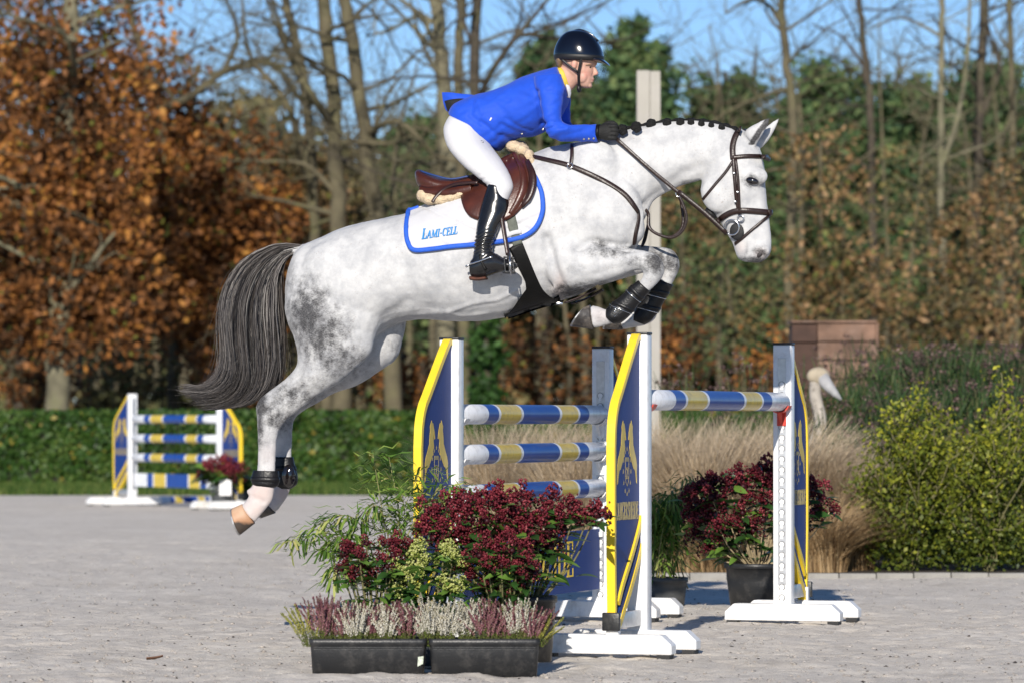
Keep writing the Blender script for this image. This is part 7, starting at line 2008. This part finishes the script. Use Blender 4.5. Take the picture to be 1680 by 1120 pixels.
sheet([(725, 152), (738, 152), (754, 154), (782, 158), (790, 172), (770, 178), (752, 181), (735, 184), (728, 172)], -.03, .13, 'jacket', 'jacket_tail', 0.004, jk)
sheet([(729, 166), (740, 163.5), (756, 162), (768, 164), (756, 170), (744, 178), (735, 183)], -.045, -.034, 'lining', 'lining', 0.0, jk)
# collar, shirt, buttons, pocket tab
bm = bmesh.new()
col_pts = [HP(x, y, v) for x, y, v in ((915, 111, 0), (917, 113, -.04), (921, 118, -.066), (925, 128, -.070), (929, 140, -.055), (933, 149, -.02), (933, 149, .02), (929, 140, .055), (921, 118, .066), (917, 113, .04), (915, 111, 0))]
cp2 = vcr(col_pts, 3); cc = HP(924, 130, 0)
ribbon(bm, cp2, [(p - cc).normalized() for p in cp2], 0.024, 0.006); child_of(jk, obj('collar', bm, M['collar'], None))
bm = bmesh.new(); q = vcr([HP(929, 136, -.058), HP(933, 146, -.045), HP(934.5, 154, -.028), HP(934, 161, -.012)], 4); ribbon(bm, q, [(HD * .6 - HL_ * .7)] * len(q), [0.012, 0.014, 0.018, 0.02, 0.022, 0.022, 0.022, 0.02, 0.02, 0.018, 0.016, 0.012, 0.01], 0.006)
wobj('shirt_collar', bm, M['shirt'], rider)
for (x, y) in ((958, 228.5), (966, 228), (974, 227.5)):
    c, n = surf(x, y, 0.001, JB); t_, s_, u_ = frame_from(n); bm = bmesh.new(); bm_ellipsoid(bm, c, s_ * 0.0058, n * 0.0022, u_ * 0.0058, 12, 6); child_of(jk, obj('cuff_button', bm, M['brass'], None))
c, n = surf(805, 196, 0.001, JB); bm = bmesh.new(); bm_box(bm, c, (0.008, 0.003, 0.018), rot=Matrix.Rotation(0.5, 3, 'Y')); child_of(jk, obj('pocket_tab', bm, M['shirt'], None))
for (x, y) in ((856, 219), (890, 212)):
    c, n = surf(x, y, 0.001, JB); bm = bmesh.new(); bm_ellipsoid(bm, c, HD * 0.006, n * 0.003, UP * 0.006, 12, 6); child_of(jk, obj('front_button', bm, M['brass'], None))

# gloves with closed fingers round the rein
for s in (-1, 1):
    bm = bmesh.new(); vv = lambda a: s * a
    loft(bm, [(979, 230, 979, 206, .036, vv(.14)), (985, 229, 986, 205, .036, vv(.137)), (994, 231, 995, 203, .030, vv(.132)), (1003, 231, 1004, 204, .024, vv(.130))], 4, 18)
    for k, (yy, ln) in enumerate(((207.5, 7), (214, 8.5), (220.5, 8), (227, 6))):
        r_ = 0.0105 - 0.0008 * k
        bm_tube(bm, vcr([HP(998, yy, vv(.146)), HP(1003 + ln * .7, yy, vv(.146)), HP(1005 + ln, yy + .5, vv(.128)), HP(1003 + ln * .5, yy + 1, vv(.106)), HP(996, yy + 1, vv(.104))], 4), r_, n=10)
    bm_tube(bm, vcr([HP(988, 208, vv(.118)), HP(997, 203, vv(.112)), HP(1005, 202, vv(.118)), HP(1012, 205, vv(.126))], 4), [0.0125] * 5 + [0.0115] * 5 + [0.009] * 3, n=10)
    me = remesh(bm, 0.0032, 2); gl = wobj('glove', me, M['glovecloth'], rider)
    bm = bmesh.new(); loft(bm, [(979, 232.5, 979, 204.5, .040, vv(.14)), (984, 231, 985, 204, .039, vv(.138))], 2, 18); child_of(gl, obj('wrist_band', bm, M['girthleather'], None))

# riding boots and spurs
for s in (-1, 1):
    bm = bmesh.new(); vv = lambda a: s * a
    loft(bm, [(801, 302, 826, 307, .050, vv(.285)), (797, 314, 835, 330, .058, vv(.288)), (791, 332, 834, 342, .058, vv(.296)), (786, 352, 829, 354, .056, vv(.310)), (782, 375, 818, 376, .050, vv(.328)), (779.5, 396, 808, 401, .044, vv(.342)), (777, 414, 808, 416, .043, vv(.35)), (774, 430, 806, 432, .042, vv(.353))], 4, 24)
    loft(bm, [(772, 428, 771, 452, .030, vv(.350)), (780, 420, 780, 457, .040, vv(.352)), (795, 414, 798, 455, .042, vv(.356)), (811, 415, 815, 449, .046, vv(.362)), (827, 424, 830, 446, .048, vv(.370)), (842, 429, 843, 443, .040, vv(.377)), (849, 433, 849, 439, .02, vv(.379))], 4, 22)
    me = remesh(bm, 0.005, 3)
    Vv, Nn = mesh_np(me); a_, b_ = to_px(Vv)
    band = np.exp(-((b_ - 399) / 13.0) ** 2)
    Vv += Nn * (0.005 * np.sin((b_ + (a_ - 790) * 0.35) * 1.05 + 1.2 * np.sin(a_ * 0.2)) * band)[:, None] + Nn * (0.0015 * vnoise(a_, b_, 12, 74))[:, None]
    me.vertices.foreach_set('co', Vv.astype(np.float32).ravel())
    bt = wobj('riding_boot', me, M['bootleather'], rider)
    bm = bmesh.new(); loft(bm, [(771, 453, 772, 460, .032, vv(.352)), (783, 455, 785, 461, .040, vv(.354)), (797, 454, 799, 459, .040, vv(.357))], 3, 18); child_of(bt, obj('heel', bm, mat('worn_sole', (0.10, 0.035, 0.02), 0.7, var=0.4, vscale=40), None))
    bm = bmesh.new(); bm_tube(bm, vcr([HP(808, 421, vv(.40)), HP(792, 427, vv(.402)), HP(777, 432, vv(.395)), HP(770, 434, vv(.36)), HP(777, 432, vv(.318))], 4), 0.0048, n=6)
    bm_tube(bm, [HP(771, 434, vv(.362)), HP(764, 438, vv(.362))], [0.005, 0.006], n=8); child_of(bt, obj('spur', bm, M['steel'], None))
    bm = bmesh.new(); q = vcr([HP(787, 418, vv(.397)), HP(790, 430, vv(.403)), HP(797, 444, vv(.402))], 4); ribbon(bm, q, [HL_ * s] * len(q), 0.011, 0.004); child_of(bt, obj('spur_strap', bm, M['girthleather'], None))

# helmet
bm = bmesh.new()
loft(bm, [(944, 49.6, 953, 49.3, .012, 0), (930, 53.5, 967, 55, .058, 0), (920, 62, 978, 65, .084, 0), (913, 74, 985, 77, .098, 0), (909.5, 86, 989, 88, .104, 0), (909.5, 94, 990, 96, .104, 0), (911.5, 101, 988, 101, .098, 0)], 6, 36, 2.25)
hl = wobj('helmet', bm, M['helmetgloss'], rider)
for f in hl.data.polygons: pass
bm = bmesh.new(); loft(bm, [(909.0, 91, 990.4, 93, .1055, 0), (909.2, 95, 990.8, 97.5, .1055, 0), (911, 100, 989, 101.5, .100, 0)], 4, 36, 2.25); child_of(hl, obj('trim_band', bm, M['helmetband'], None))
bm = bmesh.new()
rows = []
A = [(978, 95.5, 978, 102.5, .098, 0), (986, 96.5, 986, 103.2, .092, 0), (993, 100.5, 992, 105.5, .074, 0), (998, 105.5, 997.5, 108, .045, 0), (1000, 107.8, 999.8, 108.8, .015, 0)]
loft(bm, A, 4, 22, 2.6); child_of(hl, obj('visor', bm, M['helmetgloss'], None))
bm = bmesh.new(); bm_tube(bm, vcr([HP(934, 55, -.002), HP(950, 49, -.002), HP(968, 55.5, -.002), HP(982, 68, -.002)], 5), 0.004, n=8); child_of(hl, obj('top_ridge', bm, M['helmetgloss'], None))
for s in (-1, 1):
    vv = lambda a: s * a
    bm = bmesh.new(); q = vcr([HP(954, 93, vv(.099)), HP(952, 105, vv(.092)), HP(949.5, 119, vv(.080)), HP(949.5, 132, vv(.064)), HP(950, 146, vv(.04)), HP(951, 150, vv(.012))], 4); ribbon(bm, q, [HL_ * s] * len(q), 0.014, 0.005); child_of(hl, obj('chin_strap', bm, M['helmetband'], None))
    bm = bmesh.new(); q = vcr([HP(921, 97.5, vv(.088)), HP(933, 107.5, vv(.089)), HP(948.5, 119, vv(.083))], 4); ribbon(bm, q, [HL_ * s] * len(q), 0.012, 0.005); child_of(hl, obj('chin_strap', bm, M['helmetband'], None))
bm = bmesh.new(); bm_ellipsoid(bm, HP(950, 145.5, -.035), HD * 0.012, HL_ * 0.02, UP * 0.022, 14, 10); child_of(hl, obj('chin_cup', bm, M['helmetband'], None))
